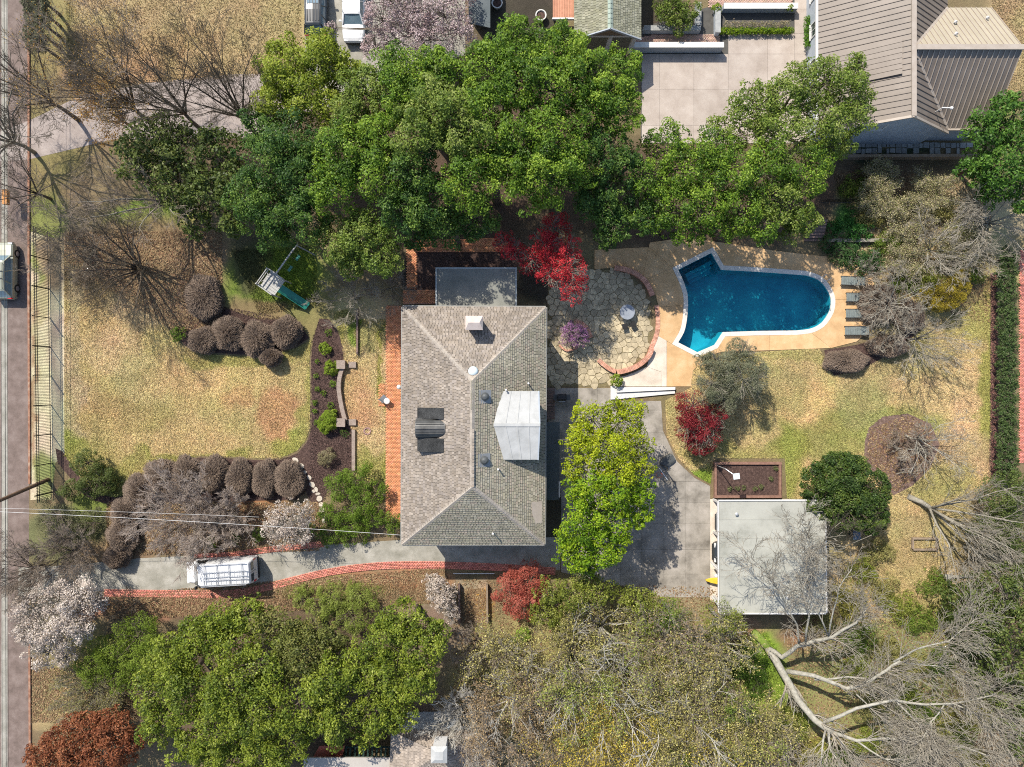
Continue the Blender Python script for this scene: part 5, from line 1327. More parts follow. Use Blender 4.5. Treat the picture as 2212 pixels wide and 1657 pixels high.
# work van with ladders
van = thing('work_van', (*W(488, 1226), .018), 'white work van with ladders on its roof rack in the driveway', 'van', None, math.pi + .055)
Lv, hv = 5.7, .99; X = lambda f: Lv / 2 - f * Lv
def vsec(f, w, zt, zb=.28, tw=None):
    h = hv * w; t = h * (tw or .88); zm = min(1.2, zt * .6)
    return [(X(f), -h + .08, zb), (X(f), h - .08, zb), (X(f), h, zb + .1), (X(f), h, zm), (X(f), (h + t) / 2 + .02, (zm + zt) / 2), (X(f), t, zt - .09), (X(f), t - .10, zt), (X(f), -t + .10, zt), (X(f), -t, zt - .09), (X(f), -(h + t) / 2 - .02, (zm + zt) / 2), (X(f), -h, zm), (X(f), -h, zb + .1)]
mb = MB(); mb.loft([vsec(0, .78, .82, .4, .8), vsec(.012, .88, .98, .34), vsec(.07, .96, 1.12), vsec(.15, 1, 1.25), vsec(.265, 1, 2.22, tw=.8), vsec(.30, 1, 2.32), vsec(.6, 1, 2.36), vsec(.95, 1, 2.34), vsec(.985, .99, 2.28), vsec(1, .97, 2.1, .36)])
mb.build('body', M['car_white'], van, local=True, fix=True)
mb = MB(); mb.add([(X(.148), -.83, 1.27), (X(.148), .83, 1.27), (X(.255), .70, 2.16), (X(.255), -.70, 2.16)], [(0, 1, 2, 3)]); mb.v = [(p[0] + .035, p[1], p[2] + .03) for p in mb.v]; mb.build('windscreen', M['glass'], van, local=True)
for s in (-1, 1):
    mb = MB(); mb.add([(X(.20), s * 1.0, 1.3), (X(.36), s * 1.005, 1.3), (X(.36), s * .93, 2.0), (X(.26), s * .93, 2.0)], [(0, 1, 2, 3) if s < 0 else (3, 2, 1, 0)]); mb.build('side_window', M['glass'], van, local=True)
    mb = MB(); mb.box((X(.17), s * 1.16, 1.45), (.14, .22, .3)); mb.build('mirror', M['trim_black'], van, local=True)
    for f in (.17, .80):
        mb = MB(); mb.tube([(X(f), s * .76, .35), (X(f), s * 1.0, .35)], .35, 16); wh = mb.build('wheel', M['rubber'], van, local=True)
        mb = MB(); mb.tube([(X(f), s * .94, .35), (X(f), s * 1.012, .35)], .2, 12); mb.build('rim', M['rim'], wh, local=True)
    mb = MB(); mb.box((X(.03), s * .70, .92), (.18, .3, .2)); mb.build('headlight', M['clear_lens'], van, local=True)
    mb = MB(); mb.box((X(.998), s * .86, 1.2), (.06, .14, .5)); mb.build('tail_light', M['red_lens'], van, local=True)
mb = MB(); mb.box((X(.0), 0, .5), (.16, 1.6, .24)); mb.build('front_bumper', M['trim_black'], van, local=True)
mb = MB(); mb.box((X(1.0), 0, .45), (.14, 1.7, .2)); mb.build('rear_bumper', M['trim_black'], van, local=True)
mb = MB(); mb.box((X(1.002), 0, 1.55), (.03, .02, 1.1)); mb.box((X(1.003), -.45, 1.75), (.03, .6, .5)); mb.box((X(1.003), .45, 1.75), (.03, .6, .5)); mb.build('rear_door', M['glass'], van, local=True)
mb = MB()
for f in (.38, .55, .72, .9): mb.box((X(f), 0, 2.50), (.06, 1.7, .05)); mb.box((X(f), -.8, 2.42), (.05, .05, .16)); mb.box((X(f), .8, 2.42), (.05, .05, .16))
for s in (-1, 1): mb.box((X(.64), s * .85, 2.50), (3.6, .04, .05))
mb.build('roof_rack', M['steel'], van, local=True)
def ladder(label, y, rows, x0, x1, off):
    t = thing('ladder', (van.location.x, van.location.y, van.location.z), label, 'ladder', 'ladders on the van roof', van.rotation_euler.z)
    for s in (-1, 1):
        mb = MB(); mb.box(((x0 + x1) / 2, y + s * .2, 2.57), (abs(x1 - x0), .04, .08)); mb.build('rail', M['steel'], t, local=True)
    me = MB(); me.tube([(0, -.2, 0), (0, .2, 0)], .022, 6); me = me.mesh('rung', M['steel'])
    x = min(x0, x1) + .12
    while x < max(x0, x1):
        o = bpy.data.objects.new('rung', me); COL.objects.link(o); o.parent = t; o.location = (x, y, 2.57); x += .20
ladder('aluminium ladder along the middle of the white van roof', -.12, 0, X(.33), X(.97), 0)
ladder('aluminium ladder along the lower side of the white van roof', .52, 0, X(.36), X(.99), 0)

# ------------------------------------------------------------------ garden furniture and fittings
# pool loungers: built once, copied
lg = thing('sun_lounger', W3(1838, 608, .05), 'topmost of the four pool loungers, half under bare twigs', 'sun lounger', 'loungers at the rounded end of the pool')
for k, (xa, xb, za, zb2) in enumerate(((-.95, .35, .34, .34), (.36, .95, .34, .52))):
    for i in range(int((xb - xa) / .13)):
        t0 = (i + .05) / int((xb - xa) / .13); t1 = (i + .95) / int((xb - xa) / .13)
        mb = MB(); a, b = xa + (xb - xa) * t0, xa + (xb - xa) * t1; z0_, z1_ = za + (zb2 - za) * t0, za + (zb2 - za) * t1
        mb.add([(a, -.33, z0_), (b, -.33, z1_), (b, .33, z1_), (a, .33, z0_), (a, -.33, z0_ - .025), (b, -.33, z1_ - .025), (b, .33, z1_ - .025), (a, .33, z0_ - .025)], [(0, 1, 2, 3), (7, 6, 5, 4), (4, 5, 1, 0), (6, 7, 3, 2), (5, 6, 2, 1), (7, 4, 0, 3)])
        mb.build('sling' if k == 0 else 'back_sling', M['fabric'], lg, local=True)
for s in (-1, 1):
    mb = MB(); mb.bar((-.98, s * .36, .33), (.36, s * .36, .33), .05, .06); mb.bar((.36, s * .36, .33), (.98, s * .36, .53), .05, .06); mb.build('side_rail', M['trim_black'], lg, local=True)
    for x in (-.85, .6):
        mb = MB(); mb.bar((x, s * .36, 0), (x, s * .36, .32), .045, .045); mb.build('leg', M['trim_black'], lg, local=True)
for (x, y), lb in zip([(1849, 643), (1848, 678), (1846, 715)], ['second pool lounger from the top, lying parallel to the others', 'third pool lounger from the top, clear of the twigs and in full sun', 'lowest of the four pool loungers, near the bare hedge']):
    c = copy_tree(lg); c.location = W3(x, y, .05); c['label'] = lb
lg.rotation_euler.z = -.04

# patio table and chairs
pt = thing('patio_table', W3(1352, 676, .06), 'round pale patio table on the flagstones', 'table')
mb = MB(); mb.lathe((0, 0, .70), [(.60, 0), (.62, .02), (.62, .04), (.58, .05)], 28); mb.build('table_top', mat_plain('frosted_top', [(.20, .22, .25), (.27, .29, .32)], 3, .35), pt, local=True)
mb = MB(); mb.lathe((0, 0, 0), [(.30, 0), (.28, .04), (.05, .08), (.05, .70)], 14); mb.build('pedestal', M['trim_black'], pt, local=True)
ch0 = thing('patio_chair', W3(1348, 706, .06), 'dark wire chair below the round patio table, left of two', 'chair', 'chairs at the round patio table', .2)
mb = MB(); mb.box((0, 0, .43), (.44, .44, .035)); mb.build('seat', M['iron'], ch0, local=True)
mb = MB()
for i in range(5): mb.bar((-.18 + i * .09, -.22, .45), (-.18 + i * .09, -.28, .85), .018, .018)
mb.bar((-.22, -.28, .86), (.22, -.28, .86), .03, .03); mb.build('backrest', M['iron'], ch0, local=True)
for sx in (-1, 1):
    for sy in (-1, 1): mb = MB(); mb.bar((sx * .2, sy * .2, 0), (sx * .19, sy * .19, .42), .025, .025); mb.build('leg', M['iron'], ch0, local=True)
c = copy_tree(ch0); c.location = W3(1366, 702, .06); c.rotation_euler.z = .6; c['label'] = 'dark wire chair below the round patio table, right of two'

# grill in the shade
gr = thing('grill', W3(1212, 858, .04), 'black covered grill in the shade behind the house', 'grill')
mb = MB(); mb.box((0, 0, .55), (.62, .5, .9)); mb.build('cabinet', M['trim_black'], gr, local=True)
mb = MB(); mb.loft([[(x, -.28, 1.0), (x, .28, 1.0), (x, .27, 1.14), (x, .14, 1.25), (x, -.14, 1.25), (x, -.27, 1.14)] for x in (-.36, .36)]); mb.build('lid', M['trim_black'], gr, local=True, fix=True)
for s in (-1, 1): mb = MB(); mb.box((s * .52, 0, .96), (.34, .46, .04)); mb.build('side_shelf', M['dark_plastic'], gr, local=True)
mb = MB(); mb.tube([(-.25, -.34, 1.1), (.25, -.34, 1.1)], .018, 6); mb.build('handle', M['steel'], gr, local=True)

# basketball hoop with its weighted base
bh_ = thing('basketball_hoop', W3(1441, 996, .03), 'portable basketball hoop with a dark rounded base at the edge of the court', 'basketball hoop', None, .6)
mb = MB(); mb.loft([[(x * 1.0, -hw_, .02), (x, hw_, .02), (x, hw_ * .9, .2), (x, hw_ * .6, .24), (x, -hw_ * .6, .24), (x, -hw_ * .9, .2)] for x, hw_ in ((-.62, .22), (-.55, .36), (-.2, .44), (.3, .44), (.55, .38), (.64, .24))]); mb.build('base', M['dark_plastic'], bh_, local=True, fix=True)
mb = MB(); mb.tube([(-.55, 0, .2), (-.55, 0, 2.1), (-.75, 0, 2.9)], .05, 8); mb.bar((-.7, -.05, 2.7), (-1.15, -.05, 2.75), .04, .06); mb.bar((-.7, .05, 2.4), (-1.15, .05, 2.5), .04, .06); mb.build('pole', M['trim_black'], bh_, local=True)
mb = MB(); mb.box((-1.2, 0, 2.85), (.05, 1.1, .75)); mb.build('backboard', M['steel'], bh_, local=True)
mb = MB(); mb.tube([(-1.45 + .23 * math.cos(a), .23 * math.sin(a), 2.6) for a in np.linspace(0, 2 * math.pi, 17)], .014, 5, caps=False); mb.box((-1.22, 0, 2.6), (.06, .16, .1)); mb.build('rim', M['orange'], bh_, local=True)

# play set with a green slide
ps = thing('play_set', W3(603, 617, 0), 'wooden climbing frame with a swing beam and green slide on the shaded grass', 'play set', None, -.62)
pz = 1.5
for i in range(7): mb = MB(); mb.box((0, -.66 + i * .22, pz), (1.4, .20, .05)); mb.build('plank', M['wood_grey'], ps, local=True)
for sx in (-1, 1):
    for sy in (-1, 1): mb = MB(); mb.bar((sx * .74, sy * .74, 0), (sx * .74, sy * .74, 2.5), .09, .09); mb.build('post', M['wood_grey'], ps, local=True)
for z in (1.9, 2.3):
    mb = MB(); mb.bar((-.74, .78, z), (.74, .78, z), .05, .09); mb.bar((-.78, -.74, z), (-.78, .74, z), .05, .09); mb.bar((-.74, -.78, z), (.74, -.78, z), .05, .09); mb.build('guard_rail', M['wood_grey'], ps, local=True)
mb = MB()
secs = []
for t in np.linspace(0, 1, 9):
    x = .75 + 2.3 * t; z = pz + .02 - 1.35 * (t ** .9 if t < .8 else .8 ** .9 + (t - .8) * .5)
    secs.append([(x, -.32, z), (x, .32, z), (x, .34, z + .2), (x, .29, z + .2), (x, .26, z + .05), (x, -.26, z + .05), (x, -.29, z + .2), (x, -.34, z + .2)])
mb.loft(secs); mb.build('slide', M['green_plastic'], ps, local=True, fix=True)
mb = MB(); mb.bar((.1, .8, 2.4), (.1, 3.7, 2.4), .10, .12); mb.build('swing_beam', M['wood_grey'], ps, local=True)
for s in (-1, 1): mb = MB(); mb.bar((.1, 3.6, 2.4), (.1 + s * .9, 3.8, 0), .09, .09); mb.build('swing_leg', M['wood_grey'], ps, local=True)
for y in (1.7, 2.8):
    mb = MB(); mb.box((.1, y, .5), (.22, .5, .04)); sw = mb.build('swing_seat', M['green_plastic'], ps, local=True)
    mb = MB()
    for s in (-1, 1): mb.bar((.1, y + s * .22, .5), (.1, y + s * .22, 2.36), .015, .015)
    mb.build('chain', M['steel'], sw, local=True)
for i in range(5): mb = MB(); mb.bar((-1.1 + .075 * i, -.35, .25 + .27 * i), (-1.1 + .075 * i, .35, .25 + .27 * i), .05, .05); mb.build('rung', M['wood_grey'], ps, local=True)
for s in (-1, 1): mb = MB(); mb.bar((-1.2, s * .38, 0), (-.78, s * .38, 1.6), .05, .08); mb.build('ladder_rail', M['wood_grey'], ps, local=True)

# lamp in the planting bed
lp = thing('lamp_post', W3(1547, 1005, .1), 'leaning grey lamp post in the corner of the brick edged bed', 'lamp')
mb = MB(); mb.tube([(0, 0, 0), (0, 0, 2.6), (.55, -.42, 2.95)], .035, 6); mb.build('pole', M['steel'], lp, local=True)
mb = MB(); mb.box((.72, -.52, 2.98), (.50, .46, .10), rz=.12); mb.build('lamp_head', mat_plain('pale_lamp_head', [(.50, .54, .54), (.62, .65, .64)], 3, .4), lp, local=True)
# small white table and dark chair on the landing, globe lamp by the door
t_ = thing('side_table', W3(838, 866, .06), 'small round white table on the orange brick landing', 'table')
mb = MB(); mb.lathe((0, 0, .5), [(.24, 0), (.25, .03), (.2, .05)], 16); mb.build('table_top', M['white'], t_, local=True)
mb = MB(); mb.lathe((0, 0, 0), [(.16, 0), (.04, .05), (.04, .5)], 10); mb.build('pedestal', M['white'], t_, local=True)
t_ = thing('garden_chair', W3(831, 861, .06), 'dark slate grey chair beside the small white table on the landing', 'chair', None, .85)
mb = MB(); mb.box((0, 0, .4), (.5, .5, .07)); mb.build('seat', M['car_grey'], t_, local=True)
mb = MB(); mb.box((-.25, 0, .65), (.06, .5, .5)); mb.build('backrest', M['car_grey'], t_, local=True)
for sx in (-1, 1):
    for sy in (-1, 1): mb = MB(); mb.bar((sx * .2, sy * .2, 0), (sx * .2, sy * .2, .38), .04, .04); mb.build('leg', M['iron'], t_, local=True)
g_ = thing('globe_lamp', W3(866, 836, .06), 'white globe lamp on a short post by the front wall', 'lamp')
mb = MB(); mb.lathe((0, 0, 0), [(.10, 0), (.04, .06), (.04, .8)], 8); mb.build('post', M['white'], g_, local=True)
mb = MB(); mb.lathe((0, 0, .8), [(.05, 0), (.16, .06), (.2, .18), (.16, .3), (.05, .36)], 12); mb.build('globe', M['white'], g_, local=True, smooth=True)
# kayak nose by the carport
ky = thing('kayak', W3(1548, 1254, .3), 'yellow kayak end poking out from under the carport roof', 'kayak', None, math.pi - .1)
mb = MB(); mb.loft([[(x, -h_, .18), (x, 0, .0 + (.1 if x > 1.0 else 0)), (x, h_, .18), (x, h_ * .7, .32), (x, -h_ * .7, .32)] for x, h_ in ((-1.6, .04), (-1.1, .24), (-.2, .32), (.5, .22), (.95, .07))]); mb.build('hull', M['yellow'], ky, local=True, fix=True)
mb = MB(); mb.lathe((-.3, 0, .30), [(.24, 0), (.26, .04), (.22, .05)], 12); mb.build('cockpit_rim', M['trim_black'], ky, local=True)
bb = thing('grey_ball', W3(1546, 1243, 0), 'small grey ball beside the yellow kayak', 'ball'); mb = MB(); mb.lathe((0, 0, .0), [(.05, .01), (.14, .06), (.18, .18), (.14, .3), (.05, .35)], 12); mb.build('ball_shell', M['dome'], bb, local=True, smooth=True)
bn = thing('rubbish_bin', W3(1838, 1150, 0), 'blue grey wheeled bin half hidden under the round holly tree', 'bin')
mb = MB(); mb.loft([[(sx * a, sy * b, z) for sx, sy in ((-1, -1), (1, -1), (1, 1), (-1, 1))] for a, b, z in ((.22, .26, .05), (.29, .34, .98))]); mb.build('bin_body', M['dark_plastic'], bn, local=True)
mb = MB(); mb.box((0, 0, 1.03), (.62, .74, .08)); mb.build('lid', mat_plain('blue_grey_lid', [(.07, .10, .14), (.10, .14, .19)], 3, .5), bn, local=True)
for s in (-1, 1): mb = MB(); mb.tube([(s * .2, .3, .1), (s * .28, .3, .1)], .1, 10); mb.build('wheel', M['rubber'], bn, local=True)
# log, stump, fire ring, posts
lo = thing('fallen_log', W3(2062, 1246, .12), 'grey log with a pale round cut end lying by the dark shrubs', 'log')
mb = MB(); mb.tube([(-.75, 0, 0), (.9, .05, .02), (1.5, .02, 0)], [.15, .13, .09], 8); mb.build('log_body', M['bark_grey'], lo, local=True)
mb = MB(); mb.lathe((-.65, 0, -.1), [(.25, 0), (.25, .34), (.23, .36)], 12); mb.build('cut_block', M['bark_pale'], lo, local=True)
fr = thing('fire_ring', W3(793.6, 931, .02), 'small faded pink ring on the terrace lawn', 'fire ring')
for k in range(9):
    a = k * 2 * math.pi / 9; mb = MB(); mb.box((.26 * math.cos(a), .26 * math.sin(a), .05), (.10, .16, .1), rz=a); mb.build('stone', mat_plain('faded_pink_stone', [(.26, .15, .14), (.34, .22, .19)], 4, .9) if 'faded_pink_stone' not in bpy.data.materials else bpy.data.materials['faded_pink_stone'], fr, local=True)
mk = thing('post_box', W3(36, 432, 0), 'orange wooden box on a post beside the street', 'post box')
mb = MB(); mb.box((0, 0, .55), (.12, .12, 1.1)); mb.build('post', M['wood'], mk, local=True)
mb = MB(); mb.box((0, -.1, 1.25), (.40, 1.2, .35)); mb.build('box', mat_plain('orange_wood', [(.42, .19, .06), (.55, .27, .10)], 4, .8), mk, local=True)
for x, y, nm in ((1074, 13, 'pale round planter pot left of the terracotta canopy, upper'), (1168, 39, 'pale round planter pot beside the terracotta canopy, lower')):
    p_ = thing('planter_pot', W3(x, y, 0), nm, 'pot'); mb = MB(); mb.lathe((0, 0, 0), [(.30, 0), (.42, .45), (.46, .52), (.38, .52), (.34, .36)], 18); mb.build('pot', M['wallcap'], p_, local=True); mb = MB(); mb.lathe((0, 0, .3), [(.30, 0), (.35, .1), (.1, .14)], 14); mb.build('soil', M['mulch'], p_, local=True)

# utility pole and wires
up_ = thing('utility_pole', W3(104, 1036, 0), 'brown timber utility pole leaning across the pavement at the left edge', 'utility pole')
base = W3(104, 1036, 0); tp = W3(-62, 1108, 8.6)
mb = MB(); mb.tube([base, tp], [.17, .12], 10); mb.build('pole', M['pole'], up_)
mb = MB(); mb.bar(tp + Vector((-.1, -1.1, -.4)), tp + Vector((.1, 1.1, -.4)), .1, .12); mb.build('cross_arm', M['pole'], up_)
for dy in (-.9, 0, .9): mb = MB(); mb.lathe(tp + Vector((dy * .1, dy, -.32)), [(.05, 0), (.06, .1), (.03, .18)], 8); mb.build('insulator', M['white'], up_)
def cable(name, pts, r, mat, label, sag=0.0, group=None):
    a, b = pts; P = [a.lerp(b, t) - Vector((0, 0, sag * 4 * t * (1 - t))) for t in np.linspace(0, 1, 15)]
    mb = MB(); mb.tube([p - a for p in P], r, 5); tag(mb.build(name, mat, None, local=True), label, 'cable', group).location = a
cable('service_cable', (tp + Vector((0, 0, -.8)), W3(866, 1156, 5.4)), .013, M['cable'], 'pale service cable from the street pole to the corner of the house', .5)
cable('service_cable', (tp + Vector((0, .15, -1.2)), W3(560, 1117, 5.2)), .009, M['cable'], 'thin upper service cable ending over the driveway trees', .2)
for k, (xx, zz) in enumerate(((6, 6.4), (14, 4.4), (19, 4.0))):
    cable('street_cable', (W3(xx - 6, -260, zz), W3(xx, 1900, zz)), (.01, .022, .01)[k], M['cable_dark'], 'dark overhead cable along the street, %s of three' % ('leftmost', 'middle', 'rightmost')[k], 0, 'cables along the street')
# railing and lattice below the dark paving
rl = thing('garden_railing', W3(1018, 1238, 0), 'small white slatted railing at the end of the dark paving', 'railing')
for i in range(22): mb = MB(); mb.bar(W3(982 + i * 3.9, 1239, .0), W3(982 + i * 3.9, 1239, .85), .05, .05); mb.build('slat', M['white'], rl)
for z in (.15, .88): mb = MB(); mb.bar(W3(979, 1239, z), W3(1068, 1239, z), .06, .07); mb.build('rail', M['white'], rl)
for x, lb in ((992, 'dark timber edge on the left of the orange leaf strip'), (1052, 'pale timber edge on the right of the orange leaf strip')):
    mb = MB(); mb.bar(W3(x, 1262, .3), W3(x + 1, 1345, .3), .16, .6); tag(mb.build('timber_edge', M['wood_dark'] if x < 1000 else M['wood'], None, loc=W3(x, 1300)), lb, 'edging')
# black iron gate-like fence by the magnolia near the pool
pf = thing('pool_fence', W3(1790, 450, 0), 'short dark picket fence beside the pool magnolia', 'fence')
me = MB(); me.box((0, 0, .6), (.03, .03, 1.2)); me = me.mesh('picket', M['iron'])
for i in range(20):
    p = W3(1776 + i * 3.2, 438, 0); o = bpy.data.objects.new('picket', me); COL.objects.link(o); o.parent = pf; o.location = p - pf.location
for z in (.2, 1.1): mb = MB(); mb.bar(W3(1774, 438, z), W3(1840, 438, z), .03, .04); mb.build('rail', M['iron'], pf)
ss = thing('stone_steps', W3(1756, 520, 0), 'shade-darkened stone steps going up from the pool deck under the magnolia', 'steps')
for k in range(7): mb = MB(); mb.prism([W(1736, 480 + k * 6), W(1776, 480 + k * 6), W(1776, 485.6 + k * 6), W(1736, 485.6 + k * 6)], 0, 1.0 - k * .14); mb.build('step', M['wood_dark'], ss)  # dark tone stands in for the tree shade over the steps
# ------------------------------------------------------------------ vegetation
def unit(a): return a / (np.linalg.norm(a, axis=-1, keepdims=True) + 1e-9)

def leaf_quads(C, Nrm, L, Wd, rs):
    """diamond leaves at C facing Nrm"""
    n = len(C); r = unit(rs.normal(size=(n, 3))); u = unit(np.cross(Nrm, r)); v = np.cross(Nrm, u)
    L = L[:, None] / 2; Wd = Wd[:, None] / 2
    bend = Nrm * (Wd * .5)
    V = np.stack([C - u * L - bend * .3, C - v * Wd + bend * .5, C + u * L - bend * .6, C + v * Wd + bend * .5], 1).reshape(-1, 3)
    return V

def crown_points(rs, lobes, area_leaf, dens, puff=(.12, .40), fill=.16, low=-.35, ragged=.17):
    """leaf positions and outward directions: clumps spread through every lobe's volume"""
    P = []; N = []; T = []
    for (c, r) in lobes:
        c = np.array(c); r = np.array(r); rm = r.mean()
        npf = int(24 * max(1, (rm / 1.6)) ** 1.6) + 8
        d = unit(rs.normal(size=(npf * 2, 3))); d = d[d[:, 2] > low][:npf]
        pr = rs.uniform(*puff, len(d)) * min(rm, 2.6) * 1.0
        pc = c + d * (r * (.84 - .5 * pr[:, None] / rm)) + rs.normal(size=(len(d), 3)) * ragged * rm
        tint = rs.uniform(0, 1, len(d))
        tot = dens * 2 * np.pi * rm * rm * 1.25 / area_leaf
        w = pr ** 2; k = np.maximum(3, (tot * (1 - fill) * w / w.sum()).astype(int))
        idx = np.repeat(np.arange(len(d)), k)
        dd = unit(rs.normal(size=(len(idx), 3)) + d[idx] * .7 + np.array([0, 0, .25]))
        sc = rs.uniform(.6, 1.45, (len(d), 3))
        P.append(pc[idx] + dd * sc[idx] * (pr[idx] * rs.uniform(.4, 1.12, len(idx)) ** .6)[:, None]); N.append(dd); T.append(tint[idx])
        m = int(tot * fill); d2 = unit(rs.normal(size=(m, 3))); d2 = d2[d2[:, 2] > low - .1]
        P.append(c + d2 * r * rs.uniform(.35, .92, (len(d2), 1))); N.append(d2); T.append(rs.uniform(0, 1, len(d2)))
    P = np.concatenate(P); ok = P[:, 2] > .08
    return P[ok], np.concatenate(N)[ok], np.concatenate(T)[ok]

def leaf_mesh(name, rs, lobes, L, Wd, dens, pal, mat, off, up=.55, **kw):
    P, N, T = crown_points(rs, lobes, L * Wd * .5, dens, **kw)
    n = len(P)
    nr = unit(N * .55 + np.array([0, 0, up]) + rs.normal(size=(n, 3)) * .55)
    V = leaf_quads(P, nr, L * rs.uniform(.7, 1.25, n), Wd * rs.uniform(.7, 1.25, n), rs)
    pal = np.array(pal); k = len(pal)
    t = np.clip(T * .55 + rs.uniform(0, 1, n) * .45, 0, .999) * (k - 1); i = t.astype(int); f = (t - i)[:, None]
    C = (pal[i] * (1 - f) + pal[np.minimum(i + 1, k - 1)] * f) * rs.uniform(.72, 1.3, (n, 1))
    return np_mesh(name, V, np.arange(n * 4).reshape(-1, 4), C, mat, off)

def segs_mesh(name, S, mat, off, sides=3):
    """S: list of (p0, p1, r0, r1): thin tapering prisms joined in one mesh"""
    A = np.array([s[0] for s in S]); B = np.array([s[1] for s in S]); r0 = np.array([s[2] for s in S])[:, None]; r1 = np.array([s[3] for s in S])[:, None]
    d = unit(B - A); ref = np.where(np.abs(d[:, 2:3]) > .9, np.array([[1., 0, 0]]), np.array([[0, 0, 1.]])); x = unit(np.cross(d, ref)); y = np.cross(x, d); n = len(A); V = []
    for P, r in ((A, r0), (B, r1)):
        for i in range(sides):
            t = 2 * math.pi * i / sides; V.append(P + x * r * math.cos(t) + y * r * math.sin(t))
    V = np.stack(V, 1).reshape(-1, 3); b = np.arange(n)[:, None] * 2 * sides
    F = np.concatenate([b + np.array([i, (i + 1) % sides, sides + (i + 1) % sides, sides + i]) for i in range(sides)])
    return np_mesh(name, V, F, None, mat, off, smooth=sides > 4)

def rv(rs): 
    v = Vector((rs.gauss(0, 1), rs.gauss(0, 1), rs.gauss(0, 1)))
    return v.normalized()
def branch(S, rs, p, d, L, r, lvl, kids, droop=0.0, up=.12, wig=.16, ends=None, minr=.009, kidlen=(.42, .70), side=(.5, 1.0)):
    n = 4 if lvl > 1 else 3; pts = [p]; cur = p.copy(); dd = d.copy()
    for i in range(n):
        dd = (dd + rv(rs) * wig + Vector((0, 0, up - droop * (i + 1) / n))).normalized()
        nx = cur + dd * (L / n); a = r * (1 - .75 * i / n); b = r * (1 - .75 * (i + 1) / n)
        S.append((tuple(cur), tuple(nx), max(a, minr), max(b, minr * .7))); cur = nx; pts.append(cur.copy())
    if ends is not None and lvl <= 1: ends.append(cur.copy())
    if lvl <= 0: return
    for k in range(kids):
        t = (k + rs.uniform(.3, 1.0)) / kids * .8 + .2; i = min(n - 1, int(t * n)); q = pts[i].lerp(pts[i + 1], t * n - i)
        ax = (pts[i + 1] - pts[i]).normalized(); pv = rv(rs); pv = (pv - ax * pv.dot(ax)).normalized()
        nd = (ax + pv * rs.uniform(*side)).normalized()
        branch(S, rs, q, nd, L * rs.uniform(*kidlen) * (1.1 - .4 * t), max(r * (1 - .7 * t) * .6, minr), lvl - 1, max(2, kids - 1), droop, up, wig, ends, minr, kidlen, side)

def trunk_tube(name, pts, rad, mat, root, n=9):
    mb = MB(); mb.tube(pts, rad, n); return mb.build(name, mat, root, smooth=True)

def bare(label, x, y, h, spread, seed, name='bare_tree', cat='tree', bark='bark_brown', twig='twig', group=None, limbs=8, lvl=3, kids=6, fork=.25, lean=(0, 0), droop=0.0, r0=None, up=.12, leaves=None, multi=False, wig=.16, minr=.011):
    """leafless tree: trunk, its main limbs, and the fine branching joined as one part; x, y: plan position of the foot"""
    rs = random.Random(seed); b = W3(x, y, 0); root = thing(name, b, label, cat, group)
    r = r0 or h * .010 + .035; fk = h * fork
    top = b + Vector((lean[0] * .4, lean[1] * .4, fk))
    if not multi: trunk_tube('trunk', [b, b.lerp(top, .5) + Vector((rs.uniform(-.1, .1), rs.uniform(-.1, .1), 0)), top], [r * 1.25, r, r * .85], M[bark], root)
    S = []; ends = []; a0 = rs.uniform(0, 6.28)
    for i in range(limbs):
        a = a0 + i * 2 * math.pi / limbs + rs.uniform(-.35, .35); out = spread * rs.uniform(.55, 1.0) if i else spread * .25
        zt = h * rs.uniform(.72, 1.0) * (1 - .22 * (out / spread)); tip = b + Vector((lean[0] + math.cos(a) * out, lean[1] + math.sin(a) * out, zt))
        st = (b + Vector((math.cos(a) * r, math.sin(a) * r, 0))) if multi else b.lerp(top, rs.uniform(.75, 1.0))
        mid = st.lerp(tip, .5) + Vector((rs.uniform(-.3, .3), rs.uniform(-.3, .3), h * .07)) ; m1 = st.lerp(mid, .5) + rv(rs) * .12; m2 = mid.lerp(tip, .5) + rv(rs) * .15
        P = [st, m1, mid, m2, tip]; lr = r * (.38 if multi else .52); R = [lr, lr * .8, lr * .58, lr * .36, .02]
        trunk_tube('limb', P, R, M[bark], root, 6)
        for k in range(kids + 2):
            t = (k + rs.uniform(.2, 1)) / (kids + 2) * .85 + .15; j = min(3, int(t * 4)); q = P[j].lerp(P[j + 1], t * 4 - j); ax = (P[j + 1] - P[j]).normalized(); pv = rv(rs); pv = (pv - ax * pv.dot(ax)).normalized()
            branch(S, rs, q, (ax + pv * rs.uniform(.5, 1.0)).normalized(), (tip - st).length * rs.uniform(.28, .46) * (1.15 - .5 * t), max(R[j] * .45, .018), lvl - 1, kids - 1, droop, up, wig, ends, minr)
    o = link('twigs', segs_mesh('twigs', S, M[twig], tuple(b)), root)
    if leaves:
        pal, per, L, Wd, mat, sp = leaves; r2 = np.random.RandomState(seed); E = np.array([tuple(e) for e in ends]); P = np.repeat(E, per, 0) + r2.normal(size=(len(E) * per, 3)) * sp; P[:, 2] = np.maximum(P[:, 2], .1)
        n = len(P); nr = unit(r2.normal(size=(n, 3)) + np.array([0, 0, .8])); V = leaf_quads(P, nr, L * r2.uniform(.6, 1.3, n), Wd * r2.uniform(.6, 1.3, n), r2)
        C = np.array(pal)[r2.randint(0, len(pal), n)] * r2.uniform(.7, 1.3, (n, 1)); link('crown', np_mesh('crown', V, np.arange(n * 4).reshape(-1, 4), C, M[mat], tuple(b)), root)
    return root

def lobe(x, y, r, zt, flat=.85, asp=1.0):
    rm = r / PX; rz = rm * flat; zc = max(zt - rz, .35 * rz); k = (H - zc - .3 * rz) / H
    cx_, cy_ = (x - CX) / PX * k, (CY - y) / PX * k
    return ((cx_, cy_, zc), (rm * k * asp, rm * k, rz))

